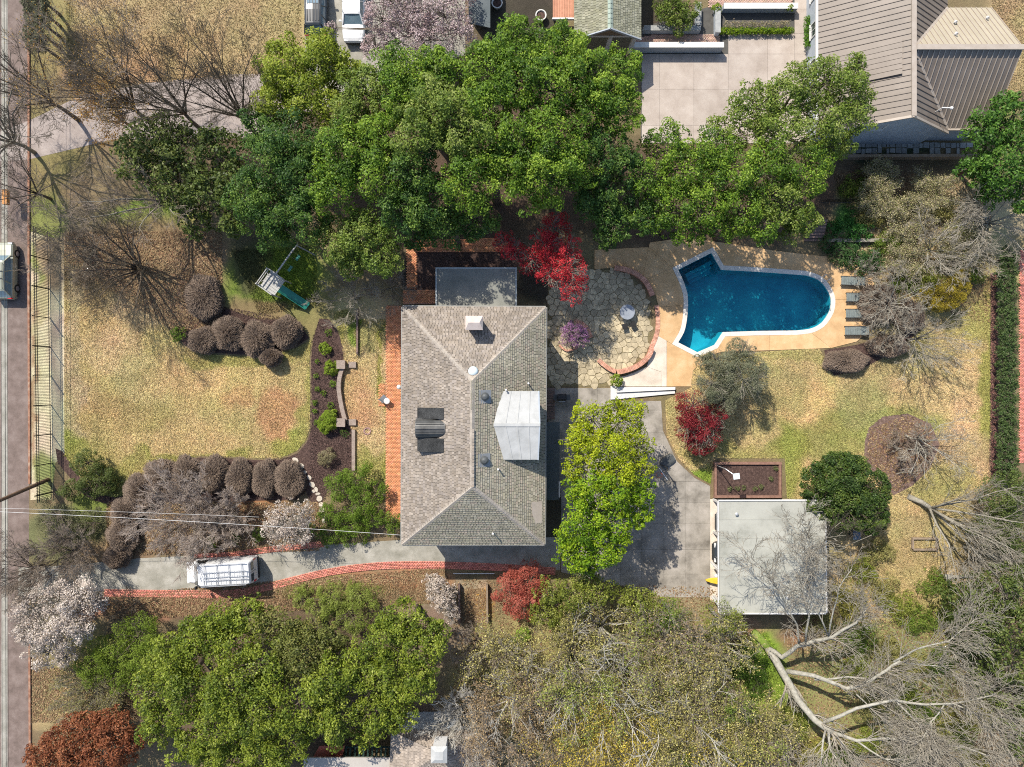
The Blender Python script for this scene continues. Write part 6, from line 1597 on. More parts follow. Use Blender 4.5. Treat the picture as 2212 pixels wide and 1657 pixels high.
def leafy(label, lobes, pal, seed, name='evergreen_tree', cat='tree', group=None, L=.26, Wd=.14, dens=1.5, mat='leaf', bark='bark_brown', flat=.85, trunk=True, up=.55, limbs_seen=0, **kw):
    """tree or shrub in leaf; lobes in the photograph: (x, y, radius, top height)"""
    rs = np.random.RandomState(seed); LB = [lobe(*l[:4], flat=flat) for l in lobes]
    cs = np.array([c for c, r in LB]); ws = np.array([r[0] ** 2 for c, r in LB]); ctr = (cs * ws[:, None]).sum(0) / ws.sum()
    b = Vector((ctr[0], ctr[1], 0)); root = thing(name, b, label, cat, group)
    if trunk:
        hz = min(c[2] for c in cs); tr_ = .05 + .022 * max(c[2] for c in cs); top = Vector((ctr[0], ctr[1], max(.4, hz * .7)))
        trunk_tube('trunk', [b, b.lerp(top, .5) + Vector((.08, -.05, 0)), top], [tr_ * 1.3, tr_, tr_ * .8], M[bark], root)
        r1 = random.Random(seed); S = []
        for c, r in LB:
            c = Vector(c); trunk_tube('limb', [top, top.lerp(c, .5) + Vector((0, 0, .15)), c + Vector((0, 0, r[2] * .4))], [tr_ * .6, tr_ * .42, tr_ * .15], M[bark], root, 6)
            for i in range(10 + limbs_seen):
                if not i: S.append((tuple(top), tuple(c), tr_ * .3, tr_ * .2))
                d = Vector((r1.gauss(0, 1), r1.gauss(0, 1), abs(r1.gauss(0, .8)))).normalized(); branch(S, r1, c, d, r[0] * (.8 if not limbs_seen else .98), .05, 1, 4)
        link('branches', segs_mesh('branches', S, M['bark_grey' if limbs_seen else bark], tuple(b)), root)
    link('crown', leaf_mesh('crown', rs, LB, L, Wd, dens, pal, M[mat], tuple(b), up=up, **kw), root)
    return root

def sheared(label, x, y, rx, ry, h, seed, name='sheared_shrub', cat='shrub', group=None, n=5200, mat='twig_shear'):
    """bare clipped shrub: a dome of fine twigs"""
    rs = np.random.RandomState(seed); zc = h * .35; k = (H - h * .6) / H
    cx_, cy_ = (x - CX) / PX * k, (CY - y) / PX * k; a, b = rx / PX * k, ry / PX * k; root = thing(name, (cx_, cy_, 0), label, cat, group)
    c = np.array([cx_, cy_, zc]); R = np.array([a, b, h - zc])
    d = unit(rs.normal(size=(n * 2, 3))); d = d[d[:, 2] > -.35][:n]; n = len(d)
    lump = 1 + .10 * np.sin(d[:, 0] * 5 + seed) * np.cos(d[:, 1] * 4 + seed * 2) + .05 * np.sin(d[:, 2] * 9 + seed)
    P1 = c + d * R * (lump * rs.uniform(.86, 1.05, n))[:, None]; j = unit(rs.normal(size=(n, 3)))
    P0 = P1 - unit(d * R + j * .45 * R.mean()) * rs.uniform(.22, .5, (n, 1)); P0[:, 2] = np.maximum(P0[:, 2], .02); P1[:, 2] = np.maximum(P1[:, 2], .04)
    S = [(P0[i], P1[i], .017, .010) for i in range(n)]
    m = n // 5; d2 = unit(rs.normal(size=(m, 3)) + np.array([0, 0, .6])); Q1 = c + d2 * R * .72; Q1[:, 2] = np.maximum(Q1[:, 2], .1)
    S += [((c[0] + d2[i, 0] * .15, c[1] + d2[i, 1] * .15, .0), Q1[i], .03, .012) for i in range(0, m, 4)]
    j2 = unit(rs.normal(size=(m * 3, 3))); Q = c + unit(rs.normal(size=(m * 3, 3))) * R * rs.uniform(.3, .8, (m * 3, 1)); Q[:, 2] = np.maximum(Q[:, 2], .05)
    S += [(Q[i], Q[i] + j2[i] * .3, .014, .01) for i in range(m * 3)]
    link('twigs', segs_mesh('twigs', S, M[mat], (cx_, cy_, 0)), root)
    st = []; r1 = random.Random(seed)
    for i in range(7):
        aa = r1.uniform(0, 6.28); st.append(((cx_ + .06 * math.cos(aa), cy_ + .06 * math.sin(aa), 0), (cx_ + a * .4 * math.cos(aa), cy_ + b * .4 * math.sin(aa), h * .5), .035, .02))
    link('stems', segs_mesh('stems', st, M['bark_brown'], (cx_, cy_, 0), 5), root)
    return root

MAG = [(.028, .062, .012), (.08, .155, .016), (.165, .265, .022), (.32, .41, .055)]
MAG_SHADE = [(.022, .058, .015), (.048, .105, .022), (.10, .175, .026), (.20, .285, .05)]  # magnolia greens with shade put into the colour
MAGL = [(.06, .105, .015), (.12, .18, .025), (.20, .26, .045), (.30, .33, .10)]
YG = [(.10, .14, .012), (.18, .23, .02), (.27, .32, .03), (.36, .38, .08)]
DK = [(.035, .060, .015), (.075, .105, .022), (.13, .165, .035), (.22, .235, .08)]
LIME = [(.11, .16, .008), (.21, .27, .010), (.32, .37, .014), (.42, .44, .03)]
LIME2 = [(.055, .12, .008), (.12, .22, .010), (.22, .32, .014), (.33, .40, .02)]
HOLLY = [(.025, .048, .014), (.045, .082, .018), (.08, .125, .022), (.15, .19, .035)]
SOUTH = [(.05, .08, .012), (.12, .165, .018), (.215, .26, .026), (.36, .39, .08)]
OLV = [(.13, .105, .045), (.20, .17, .065), (.27, .23, .085), (.34, .30, .14)]
G = 'broadleaf evergreens of the upper belt'
# the upper belt of broadleaf evergreens
for i, (lb, lobes, pal) in enumerate([
    ('pale yellow green tree beside the grey gravel drive, at the left end of the belt', [(610, 140, 62, 9), (690, 130, 58, 9), (600, 220, 60, 8), (660, 210, 62, 9), (735, 165, 50, 8)], YG),
    ('olive evergreen crown just below the two parked cars', [(790, 190, 52, 9), (760, 250, 58, 9), (840, 230, 48, 9)], MAGL),
    ('evergreen crown directly under the pink blossom tree', [(880, 160, 66, 10), (950, 150, 52, 10), (860, 210, 50, 10)], MAG),
    ('pale flecked evergreen crown in the middle left of the belt', [(950, 240, 66, 11), (1000, 290, 56, 11), (900, 290, 60, 11), (940, 190, 44, 10)], MAGL),
    ('tall bright evergreen crown reaching up beside the dark yard and flat roof', [(1060, 150, 70, 11.5), (1110, 90, 56, 11), (1130, 170, 66, 12), (1050, 220, 60, 11.5)], MAG),
    ('bright evergreen crown below the terracotta canopy', [(1200, 110, 66, 11), (1250, 160, 60, 11.5), (1190, 190, 60, 12)], MAG),
    ('evergreen crown below the pavilion whose edge meets the pale court', [(1310, 170, 66, 11), (1340, 240, 50, 10.5), (1280, 230, 62, 11), (1345, 130, 36, 9)], MAG),
    ('deep green crown left of centre above the play set lawn', [(640, 300, 66, 9), (590, 350, 66, 9), (660, 380, 64, 9), (560, 280, 46, 8)], MAG),
    ('evergreen crown between the gravel drive and the belt centre', [(740, 320, 66, 10), (800, 370, 66, 10), (720, 400, 60, 9.5), (820, 300, 52, 10)], MAG),
    ('dark green crown above the brick path corner', [(880, 370, 60, 10), (930, 430, 66, 9), (870, 450, 56, 9)], MAG),
    ('broad evergreen crown at the centre of the belt', [(1040, 320, 66, 11.5), (1100, 370, 66, 11), (1010, 390, 64, 10.5), (1120, 290, 56, 11.5)], MAG),
    ('evergreen crown right of the belt centre, above the red maple', [(1190, 300, 66, 11.5), (1180, 380, 70, 11), (1240, 350, 54, 10.5)], MAG),
    ('shaded evergreen crown over the left edge of the flagstone patio', [(1300, 330, 60, 10), (1320, 420, 52, 8.5), (1270, 430, 40, 8), (1360, 360, 44, 9)], MAG),
    ('low evergreen crown hanging over the upper patio wall', [(1330, 480, 40, 7.5), (1390, 470, 36, 7.5), (1310, 510, 26, 6.5)], MAG),
    ('dark crown over the brick path behind the sunroom', [(960, 490, 44, 7), (1030, 470, 44, 7), (900, 510, 32, 6.5)], MAG),
    ('yellow green lower crown hanging over the shaded lawn near the play set', [(730, 520, 52, 7.5), (790, 500, 52, 8), (820, 550, 48, 7.5), (760, 560, 36, 6.5)], MAGL),
    ('dark crown above the swing beam of the play set', [(600, 450, 60, 8), (540, 420, 60, 8), (660, 470, 50, 8), (590, 500, 40, 6.5)], MAG),
    ('evergreen crown at the lower left corner of the pale entry court', [(1440, 320, 52, 9), (1410, 380, 50, 9), (1480, 360, 54, 9)], MAG),
    ('evergreen crown above the notched end of the pool', [(1450, 440, 52, 8.5), (1520, 440, 56, 9), (1490, 490, 42, 7.5), (1410, 470, 36, 7.5)], MAG),
    ('crown directly below the pale entry court', [(1550, 320, 54, 9), (1590, 370, 56, 9.5), (1530, 380, 54, 9)], MAG),
    ('evergreen crown shading the middle of the pool deck', [(1600, 450, 54, 8.5), (1650, 480, 44, 8), (1560, 490, 36, 7)], MAG),
    ('loose crown covering the left slope of the metal roof', [(1640, 230, 56, 9), (1720, 190, 60, 9.5), (1790, 170, 54, 9), (1850, 190, 48, 8.5), (1600, 270, 50, 8.5), (1850, 140, 26, 8)], MAGL),
    ('loose crown at the foot of the metal roof gable', [(1700, 290, 60, 9.5), (1780, 260, 56, 9), (1850, 250, 40, 8.5), (1810, 310, 36, 7.5)], MAGL),
    ('evergreen crown left of the timber retaining wall', [(1660, 360, 58, 9.5), (1740, 370, 54, 9), (1770, 340, 36, 8)], MAG),
    ('right most crown of the belt, above the stone steps', [(1700, 440, 52, 8.5), (1740, 470, 40, 7.5), (1670, 420, 40, 8.5), (1710, 500, 28, 6.5)], MAGL)]):
    lobes = [(a, b, c, d * (1.2 if a < 1040 else 1.06 if a < 1250 else 1.04)) for a, b, c, d in lobes]
    if i in (7, 9, 12, 13, 14, 16): pal = MAG_SHADE  # lower-row crowns: shade of slopes turned from the sun put into leaf colour
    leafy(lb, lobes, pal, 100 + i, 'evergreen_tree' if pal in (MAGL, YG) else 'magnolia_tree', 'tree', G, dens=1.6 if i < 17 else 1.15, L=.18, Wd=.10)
leafy('dark olive evergreen at the left end of the belt under bare limbs', [(330, 300, 66, 8), (290, 350, 50, 7), (390, 320, 56, 8), (380, 400, 56, 7)], DK, 131, dens=1.1, group=G)
leafy('dark evergreen between the olive tree and the play set', [(470, 330, 60, 8), (440, 410, 56, 7.5), (510, 400, 54, 8), (500, 470, 44, 7), (420, 470, 40, 5)], DK[:3] + [(.07, .12, .03)], 132, dens=1.25, group=G)
leafy('bright green tree at the right edge below the metal roofed house', [(2150, 270, 54, 7), (2200, 240, 46, 7), (2190, 340, 60, 7.5), (2120, 360, 42, 5.5), (2210, 410, 40, 6), (2150, 410, 34, 5)], [(.035, .09, .016), (.06, .14, .02), (.10, .20, .025), (.14, .24, .04)], 133)
leafy('dark glossy tree at the right edge beside the pale log', [(2090, 1300, 54, 5), (2160, 1280, 56, 6), (2130, 1360, 56, 6), (2200, 1350, 50, 6), (2190, 1430, 50, 6), (2200, 1250, 40, 5)], DK, 134, dens=1.2)
leafy('green shrub mass at the right edge below the long hedge', [(2170, 1080, 48, 3.5), (2200, 1150, 50, 4), (2150, 1150, 44, 3), (2210, 1060, 36, 4)], [(.06, .09, .02), (.10, .14, .03), (.15, .18, .05)], 135, 'shrub', 'shrub', L=.14, Wd=.08, dens=1.0)
leafy('dark green shrubs at the right edge under the grey tree tips', [(2190, 1510, 46, 3.5), (2140, 1480, 40, 3), (2200, 1600, 40, 3), (2120, 1430, 34, 2.5)], DK, 136, 'shrub', 'shrub', dens=1.0)
# crowns along the lower edge
G2 = 'broadleaf evergreens below the driveway'
for i, (lb, lobes, pal) in enumerate([
    ('yellow green evergreen just below the white van', [(480, 1340, 50, 7), (430, 1380, 54, 7.5), (530, 1330, 44, 7), (500, 1400, 58, 8)], SOUTH),
    ('evergreen crown at the left of the lower group, above the rust red shrub', [(370, 1430, 58, 7.5), (330, 1500, 56, 7), (400, 1500, 62, 8), (340, 1570, 46, 6.5)], SOUTH),
    ('tall evergreen crown at the centre of the lower group', [(500, 1490, 66, 9), (560, 1440, 60, 9), (470, 1560, 62, 8.5), (560, 1530, 58, 9)], SOUTH),
    ('bronze flecked evergreen crown below the brick border curve', [(600, 1360, 52, 7.5), (650, 1410, 60, 8.5), (600, 1440, 40, 8), (700, 1390, 44, 7.5)], [(.07, .085, .02), (.12, .135, .03), (.18, .19, .045), (.25, .20, .07)]),
    ('evergreen crown right of the lower group centre', [(700, 1480, 60, 9), (640, 1520, 54, 9), (720, 1550, 56, 8.5), (770, 1450, 50, 8.5)], SOUTH),
    ('evergreen crown next to the lower white blossom tree', [(870, 1340, 52, 8), (830, 1390, 54, 8.5), (900, 1400, 56, 8.5), (930, 1370, 36, 7.5)], SOUTH),
    ('evergreen crown above the cottage roof', [(830, 1470, 56, 8.5), (890, 1480, 52, 8.5), (810, 1540, 50, 8), (860, 1550, 36, 7.5), (790, 1590, 30, 6.5)], SOUTH),
    ('evergreen crown at the lower edge left of the red lean to', [(560, 1610, 58, 7.5), (500, 1640, 50, 7), (620, 1600, 50, 7.5), (420, 1620, 50, 6.5), (570, 1660, 46, 6)], SOUTH)]):
    leafy(lb, lobes, pal, 150 + i, 'evergreen_tree', 'tree', G2, L=.19, Wd=.11, dens=1.5)
leafy('soft green feathery bush between the pale blossom and the lower evergreens', [(240, 1410, 46, 3.5), (290, 1380, 50, 4), (200, 1440, 40, 3), (320, 1430, 40, 4), (260, 1460, 34, 3)], [(.085, .13, .014), (.14, .20, .02), (.22, .28, .04)], 160, 'bush', 'bush', L=.16, Wd=.05, dens=.9, mat='leafsoft')
leafy('soft green grassy bush below the brick border', [(720, 1290, 36, 1.6), (780, 1290, 40, 1.8), (690, 1320, 36, 2), (760, 1330, 40, 2.2), (650, 1290, 26, 1.2)], [(.15, .20, .03), (.22, .27, .05), (.32, .36, .10)], 161, 'bush', 'bush', L=.22, Wd=.035, dens=.7, mat='leafsoft')
leafy('rust red leaved tree in the bottom left corner', [(120, 1620, 50, 5), (180, 1590, 50, 5.5), (240, 1570, 46, 5.5), (230, 1630, 54, 6), (90, 1650, 40, 4.5), (160, 1650, 50, 5.5), (290, 1600, 30, 5)], [(.11, .034, .016), (.19, .062, .027), (.28, .105, .045), (.36, .16, .08)], 162, 'red_tree', 'tree', L=.18, Wd=.12, dens=1.3, mat='leafsoft')
# lime green twins by the parking court
leafy('upper lime green tree at the back of the house, yellower of the two', [(1280, 905, 46, 8), (1345, 905, 50, 7.5), (1260, 960, 46, 8), (1320, 970, 54, 9), (1375, 960, 38, 7), (1250, 1010, 34, 7.5), (1340, 1020, 44, 8.5), (1390, 1010, 26, 7)], LIME, 170, 'lime_tree', 'tree', 'lime green trees by the court', L=.17, Wd=.11, dens=1.15, mat='leafsoft', limbs_seen=8, bark='bark_grey')
leafy('lower lime green tree over the parking court, deeper green of the two', [(1270, 1060, 50, 8.5), (1340, 1070, 48, 8.5), (1380, 1060, 36, 7.5), (1260, 1130, 52, 8.5), (1330, 1130, 50, 8), (1250, 1190, 48, 7.5), (1300, 1180, 44, 7.5), (1225, 1190, 28, 6), (1380, 1110, 30, 7), (1265, 1220, 28, 6)], LIME2, 171, 'lime_tree', 'tree', 'lime green trees by the court', L=.18, Wd=.12, dens=1.4, mat='leafsoft', bark='bark_grey')
leafy('round dense dark holly tree beside the carport', [(1828, 1050, 76, 5.2), (1790, 1050, 60, 4.8), (1870, 1060, 62, 5), (1840, 1100, 60, 5), (1880, 1110, 50, 4.4), (1800, 1020, 44, 4.6), (1770, 1090, 36, 3.6)], HOLLY, 172, 'holly_tree', 'tree', L=.16, Wd=.10, dens=1.7, flat=.8, puff=(.14, .24), ragged=.04)
leafy('silvery olive green tree between the pool and the dark red maple', [(1560, 790, 42, 4.6), (1600, 770, 38, 4.4), (1540, 830, 40, 4.6), (1610, 820, 46, 5), (1570, 860, 34, 4), (1640, 800, 24, 3.6), (1530, 780, 24, 3.6)], [(.09, .10, .055), (.14, .15, .085), (.20, .205, .125), (.27, .27, .18)], 173, 'olive_tree', 'tree', L=.11, Wd=.035, dens=1.0, mat='leafsoft', limbs_seen=10, bark='bark_grey')
leafy('dark crimson maple beside the court and the silvery tree', [(1500, 880, 42, 3.8), (1540, 890, 36, 3.6), (1490, 920, 34, 3.4), (1530, 930, 40, 3.8), (1515, 955, 30, 3)], [(.10, .010, .014), (.17, .016, .022), (.25, .03, .035), (.33, .07, .07)], 174, 'crimson_maple', 'tree', L=.13, Wd=.06, dens=.9, mat='leafsoft', limbs_seen=6)
leafy('scarlet maple hanging over the sunroom and the flagstones', [(1190, 590, 34, 6.2), (1150, 560, 30, 6.2), (1230, 580, 38, 6.8), (1235, 620, 34, 6.4), (1110, 540, 26, 5.8), (1180, 530, 44, 6.6), (1090, 520, 24, 5.6), (1200, 490, 36, 6.0), (1225, 540, 34, 6.6)], [(.14, .010, .016), (.34, .02, .03), (.60, .04, .05), (.72, .10, .10)], 175, 'scarlet_maple', 'tree', L=.12, Wd=.055, dens=.62, mat='leafsoft', limbs_seen=8, bark='bark_grey')
leafy('coral red maple at the corner of the dark paving', [(1100, 1270, 36, 3), (1140, 1260, 38, 3.2), (1120, 1300, 40, 3), (1155, 1285, 28, 3)], [(.22, .045, .03), (.34, .075, .05), (.45, .13, .09), (.5, .2, .14)], 176, 'coral_maple', 'tree', L=.13, Wd=.05, dens=1.0, mat='leafsoft')
leafy('purple flowering redbud inside the small brick arc', [(1236, 716, 22, 2.4), (1250, 730, 22, 2.2), (1226, 734, 18, 2), (1258, 718, 14, 2)], [(.22, .09, .20), (.32, .15, .30), (.42, .24, .40)], 177, 'redbud', 'tree', L=.08, Wd=.05, dens=.55, mat='petal', limbs_seen=10)
# blossom
PINKB = [(.25, .17, .17), (.40, .30, .295), (.52, .415, .41), (.62, .53, .52)]
leafy('pink blossom tree beside the parked cars at the top edge', [(825, 40, 44, 6), (840, 0, 48, 6), (900, 20, 56, 6), (960, 30, 50, 6), (860, 85, 50, 5.5), (930, 80, 50, 5.5), (990, 60, 40, 5), (810, 100, 34, 5), (880, -20, 60, 6), (980, -10, 44, 5.5), (716, 60, 14, 3.5)], PINKB, 180, 'blossom_tree', 'tree', L=.12, Wd=.09, dens=.55, mat='petal', limbs_seen=8)
WHT = [(.30, .245, .20), (.44, .37, .31), (.56, .48, .41), (.64, .58, .51)]
leafy('large cream white blossom tree in the lower left at the street', [(70, 1320, 44, 5), (120, 1300, 48, 5.5), (180, 1300, 40, 5), (90, 1370, 48, 5.5), (150, 1360, 48, 5.5), (100, 1410, 40, 4.5), (60, 1360, 34, 4.5), (140, 1420, 24, 4), (210, 1300, 24, 4)], WHT, 181, 'blossom_tree', 'tree', L=.13, Wd=.09, dens=.85, mat='petal', limbs_seen=6)
leafy('white blossom tree above the driveway near the feathery shrub', [(610, 1120, 36, 4), (650, 1110, 30, 4), (620, 1155, 38, 4), (590, 1140, 28, 3.6), (655, 1150, 28, 3.6)], WHT, 182, 'blossom_tree', 'tree', L=.11, Wd=.07, dens=.55, mat='petal', limbs_seen=8)
leafy('small white blossom tree left of the orange leaf strip', [(945, 1275, 30, 3.4), (960, 1300, 28, 3.4), (975, 1325, 24, 3), (935, 1258, 20, 3)], WHT, 183, 'blossom_tree', 'tree', L=.12, Wd=.08, dens=.8, mat='petal', limbs_seen=3)
# shrubs round the house
FEA = [(.075, .13, .014), (.12, .19, .02), (.17, .25, .03)]
leafy('feathery bright green bush filling the corner by the brick walk', [(730, 1050, 36, 2), (780, 1030, 34, 2.2), (720, 1110, 34, 1.8), (780, 1090, 42, 2.2), (760, 1140, 38, 1.8), (812, 1120, 24, 1.8), (720, 1150, 30, 1.5), (825, 1060, 16, 1.6)], FEA, 190, 'feathery_bush', 'bush', L=.17, Wd=.045, dens=.85, mat='leafsoft', low=-.1)
leafy('bright green bush at the house corner where the cable ends', [(848, 1120, 18, 1.6), (850, 1140, 16, 1.4)], FEA, 191, 'feathery_bush', 'bush', L=.14, Wd=.05, dens=.8, mat='leafsoft')
for i, (lb, x, y, r, h) in enumerate([('rounded bright green shrub nearest the upper end of the mulch bed', 701, 754, 15, .8), ('rounded bright green shrub beside the upper stone pillar', 716, 795, 19, 1.0), ('oval bright green shrub, largest in the mulch bed', 706, 915, 24, 1.1), ('clipped bright green topiary ball by the white steps', 1333, 822, 15, 1.1), ('lime green ball on the right of the top white capped wall', 1707, 17, 9, .9), ('lime green ball on the left of the top white capped wall', 1549, 17, 11, .9)]):
    leafy(lb, [(x, y, r, h)] + ([(x + 6, y - 14, r * .8, h)] if 'oval' in lb else []), [(.14, .21, .018), (.20, .28, .025), (.27, .34, .045)], 200 + i, 'green_shrub', 'shrub', 'rounded green shrubs', L=.12, Wd=.035 if i < 3 else .07, dens=1.3, mat='leafsoft', trunk=False, puff=(.2, .3), ragged=.05, flat=1.0)
SMALL = [(718, 829, 8), (685, 840, 6), (698, 849, 7), (680, 870, 7), (714, 876, 8), (679, 889, 6), (683, 913, 6), (709, 719, 9), (685, 781, 5), (682, 812, 6), (745, 936, 10)]
POS = ['between the upper pillar and the wall curve', 'on the left rim level with the curve', 'in the middle below the curve', 'on the left rim midway down the bed', 'beside the curved wall, right of the middle', 'on the left rim above the oval shrub', 'touching the left of the oval shrub', 'at the narrow upper tip of the bed', 'on the left rim near the upper pillar', 'on the left rim below the rounded shrubs', 'dark and glossy, below the lower pillar']
for i, ((x, y, r), ps_) in enumerate(zip(SMALL, POS)):
    leafy('small green plant in the mulch bed, ' + ps_, [(x, y, r, .35)], FEA if i != 10 else HOLLY, 220 + i, 'small_plant', 'plant', 'small plants in the mulch bed', L=.12, Wd=.05, dens=.9, mat='leafsoft', trunk=False, flat=.7)
leafy('tan brown faded shrub at the lower end of the mulch bed', [(706, 988, 20, 1.0)], [(.16, .14, .07), (.24, .21, .11), (.32, .28, .17)], 235, 'faded_shrub', 'shrub', L=.10, Wd=.03, dens=1.0, mat='leafsoft', trunk=False)
for i, (x, y, r, lb) in enumerate([(455, 1172, 14, 'lime green ball shrub among bare twigs above the driveway, leftmost'), (505, 1165, 13, 'lime green ball shrub among bare twigs above the driveway, middle'), (556, 1158, 15, 'lime green ball shrub left of the white blossom'), (672, 1142, 12, 'dark green ball shrub right of the white blossom'), (385, 720, 16, 'bright green shrub at the lawn edge by the bare clipped shrubs')]):
    leafy(lb, [(x, y, r, .9)], [(.08, .14, .02), (.13, .20, .025), (.19, .26, .04)], 240 + i, 'round_shrub', 'shrub', 'round shrubs by the driveway', L=.11, Wd=.06, dens=1.0, mat='leafsoft', trunk=False)
leafy('mounded dark green shrub inside the fence by the utility pole', [(185, 1000, 30, 2.2), (215, 1035, 32, 2), (190, 1050, 30, 2), (150, 1060, 26, 1.8), (230, 1050, 24, 1.5)], [(.06, .085, .02), (.10, .13, .03), (.15, .17, .05)], 246, 'evergreen_shrub', 'shrub', L=.12, Wd=.05, dens=1.1)
leafy('grey green shrub mass outside the fence below the utility pole', [(110, 1110, 36, 1.8), (150, 1140, 36, 1.6), (120, 1160, 34, 1.4), (200, 1130, 34, 1.4)], [(.10, .105, .05), (.14, .14, .07), (.19, .18, .10)], 247, 'grey_shrub', 'shrub', L=.12, Wd=.04, dens=.55, mat='leafsoft')
leafy('golden yellow flowering shrub at the right of the pool yard', [(2062, 622, 30, 2.6), (2040, 645, 32, 2.4), (2080, 600, 20, 2), (2020, 640, 26, 2)], [(.15, .13, .02), (.24, .19, .02), (.36, .28, .03), (.46, .34, .04)], 248, 'golden_shrub', 'shrub', L=.09, Wd=.04, dens=.95, mat='leafsoft')
leafy('dark green fern like shrubs above the rounded end of the pool', [(1820, 545, 30, 1.2), (1860, 565, 30, 1.3), (1790, 530, 22, 1), (1890, 560, 22, 1.2)], [(.03, .075, .02), (.05, .115, .03), (.08, .16, .04)], 249, 'fern_shrub', 'shrub', L=.22, Wd=.05, dens=.8)
leafy('green ivy patch under the short picket fence', [(1830, 495, 30, .7), (1860, 500, 26, .6), (1800, 490, 20, .7)], [(.03, .10, .02), (.045, .15, .025), (.07, .2, .03)], 250, 'ivy_patch', 'plant', L=.13, Wd=.08, dens=.8, trunk=False)
leafy('olive green shrub in the top walled bed', [(1450, 20, 32, 2.6), (1485, 20, 28, 2.4), (1465, 48, 26, 2.2), (1440, -10, 34, 2.6)], MAGL, 251, 'evergreen_shrub', 'shrub', L=.16, Wd=.07, dens=1.1)
leafy('green bushy shrub below the black car at the top', [(680, 95, 22, 1.6), (700, 110, 18, 1.4)], YG, 252, 'evergreen_shrub', 'shrub', L=.14, Wd=.07, dens=1.2)
for i, (lb, x0, y0, x1, y1, h, pal) in enumerate([('low clipped bright hedge along the flower bed below the white wall', 1556, 66, 1708, 66, .6, LIME2), ('clipped bright hedge strip against the metal roofed house', 1745, 40, 1745, 98, .9, [(.06, .15, .012), (.10, .22, .015), (.15, .29, .02)])]):
    n = int(math.hypot(x1 - x0, y1 - y0) / 7); leafy(lb, [(x0 + (x1 - x0) * k / n, y0 + (y1 - y0) * k / n, 7.5, h) for k in range(n + 1)], pal, 255 + i, 'clipped_hedge', 'hedge', L=.09, Wd=.05, dens=1.2, trunk=False, flat=1.0)
leafy('loose pinkish flowering plants behind the low clipped hedge', [(1570 + 13 * k, 52, 8, .7) for k in range(11)], [(.20, .22, .06), (.30, .26, .15), (.38, .28, .22)], 258, 'flower_row', 'plants', L=.10, Wd=.05, dens=.7, trunk=False)
for k in range(18):
    y = 556 + k * 27.5
    leafy('hedge shrub of the long right hand row, ' + ('%s from the top' % ('first second third fourth fifth sixth seventh eighth ninth tenth eleventh twelfth thirteenth fourteenth fifteenth sixteenth seventeenth eighteenth'.split()[k])), [(2177 + 4 * math.sin(k * 2), y - 6, 18, 1.9), (2172 + 5 * math.cos(k * 3), y + 8, 16, 1.8), (2188, y + 3, 14, 1.7)], [(.04, .075, .022), (.065, .11, .03), (.10, .15, .045), (.16, .20, .08)], 300 + k, 'hedge_shrub', 'shrub', 'hedge along the right hand path', L=.11, Wd=.06, dens=1.1)
for k, y in enumerate((10, 35, 60, 85, -15)):
    leafy('narrow dark conifer in the hedge at the top left, ' + ('at the top edge', 'second visible', 'third visible', 'nearest the gravel drive', 'cut by the frame')[k], [(66, y, 20, 3.4), (88, y + 4, 20, 3.6), (78, y + 12, 18, 3.2)], [(.085, .09, .05), (.125, .13, .075), (.17, .165, .10)], 330 + k, 'conifer', 'conifer', 'conifer hedge at the top left', L=.16, Wd=.04, dens=1.2, mat='needle')
leafy('green grassy mound bush on the lawn under the grey leaning tree', [(1605, 1410, 26, 1.2), (1630, 1440, 34, 1.6), (1640, 1480, 30, 1.5), (1600, 1450, 24, 1.2)], [(.06, .11, .015), (.09, .16, .02), (.13, .21, .03)], 340, 'grassy_bush', 'bush', L=.2, Wd=.03, dens=.8, mat='leafsoft')
leafy('bright acid green bush right of the lower blossom and orange strip', [(1130, 1372, 16, 1.2), (1118, 1385, 14, 1)], [(.14, .24, .02), (.2, .32, .03), (.26, .36, .05)], 341, 'green_shrub', 'shrub', L=.1, Wd=.05, dens=1, mat='leafsoft')
for k, (lb, lb_) in enumerate([('mixed green tree below the coral maple and lime trees', [(1190, 1280, 34, 5), (1240, 1290, 42, 5.5), (1290, 1280, 36, 5), (1180, 1330, 32, 4.5), (1260, 1250, 30, 5), (1220, 1350, 34, 4)]), ('mixed green tree at the lower edge of the parking court', [(1380, 1300, 36, 4.5), (1420, 1320, 34, 4.5), (1400, 1350, 32, 4), (1350, 1290, 26, 4)])]):
    leafy(lb, lb_, [(.085, .11, .015), (.15, .18, .025), (.24, .27, .04), (.34, .34, .10)], 345 + k, 'mixed_tree', 'tree', L=.16, Wd=.09, dens=1.0)

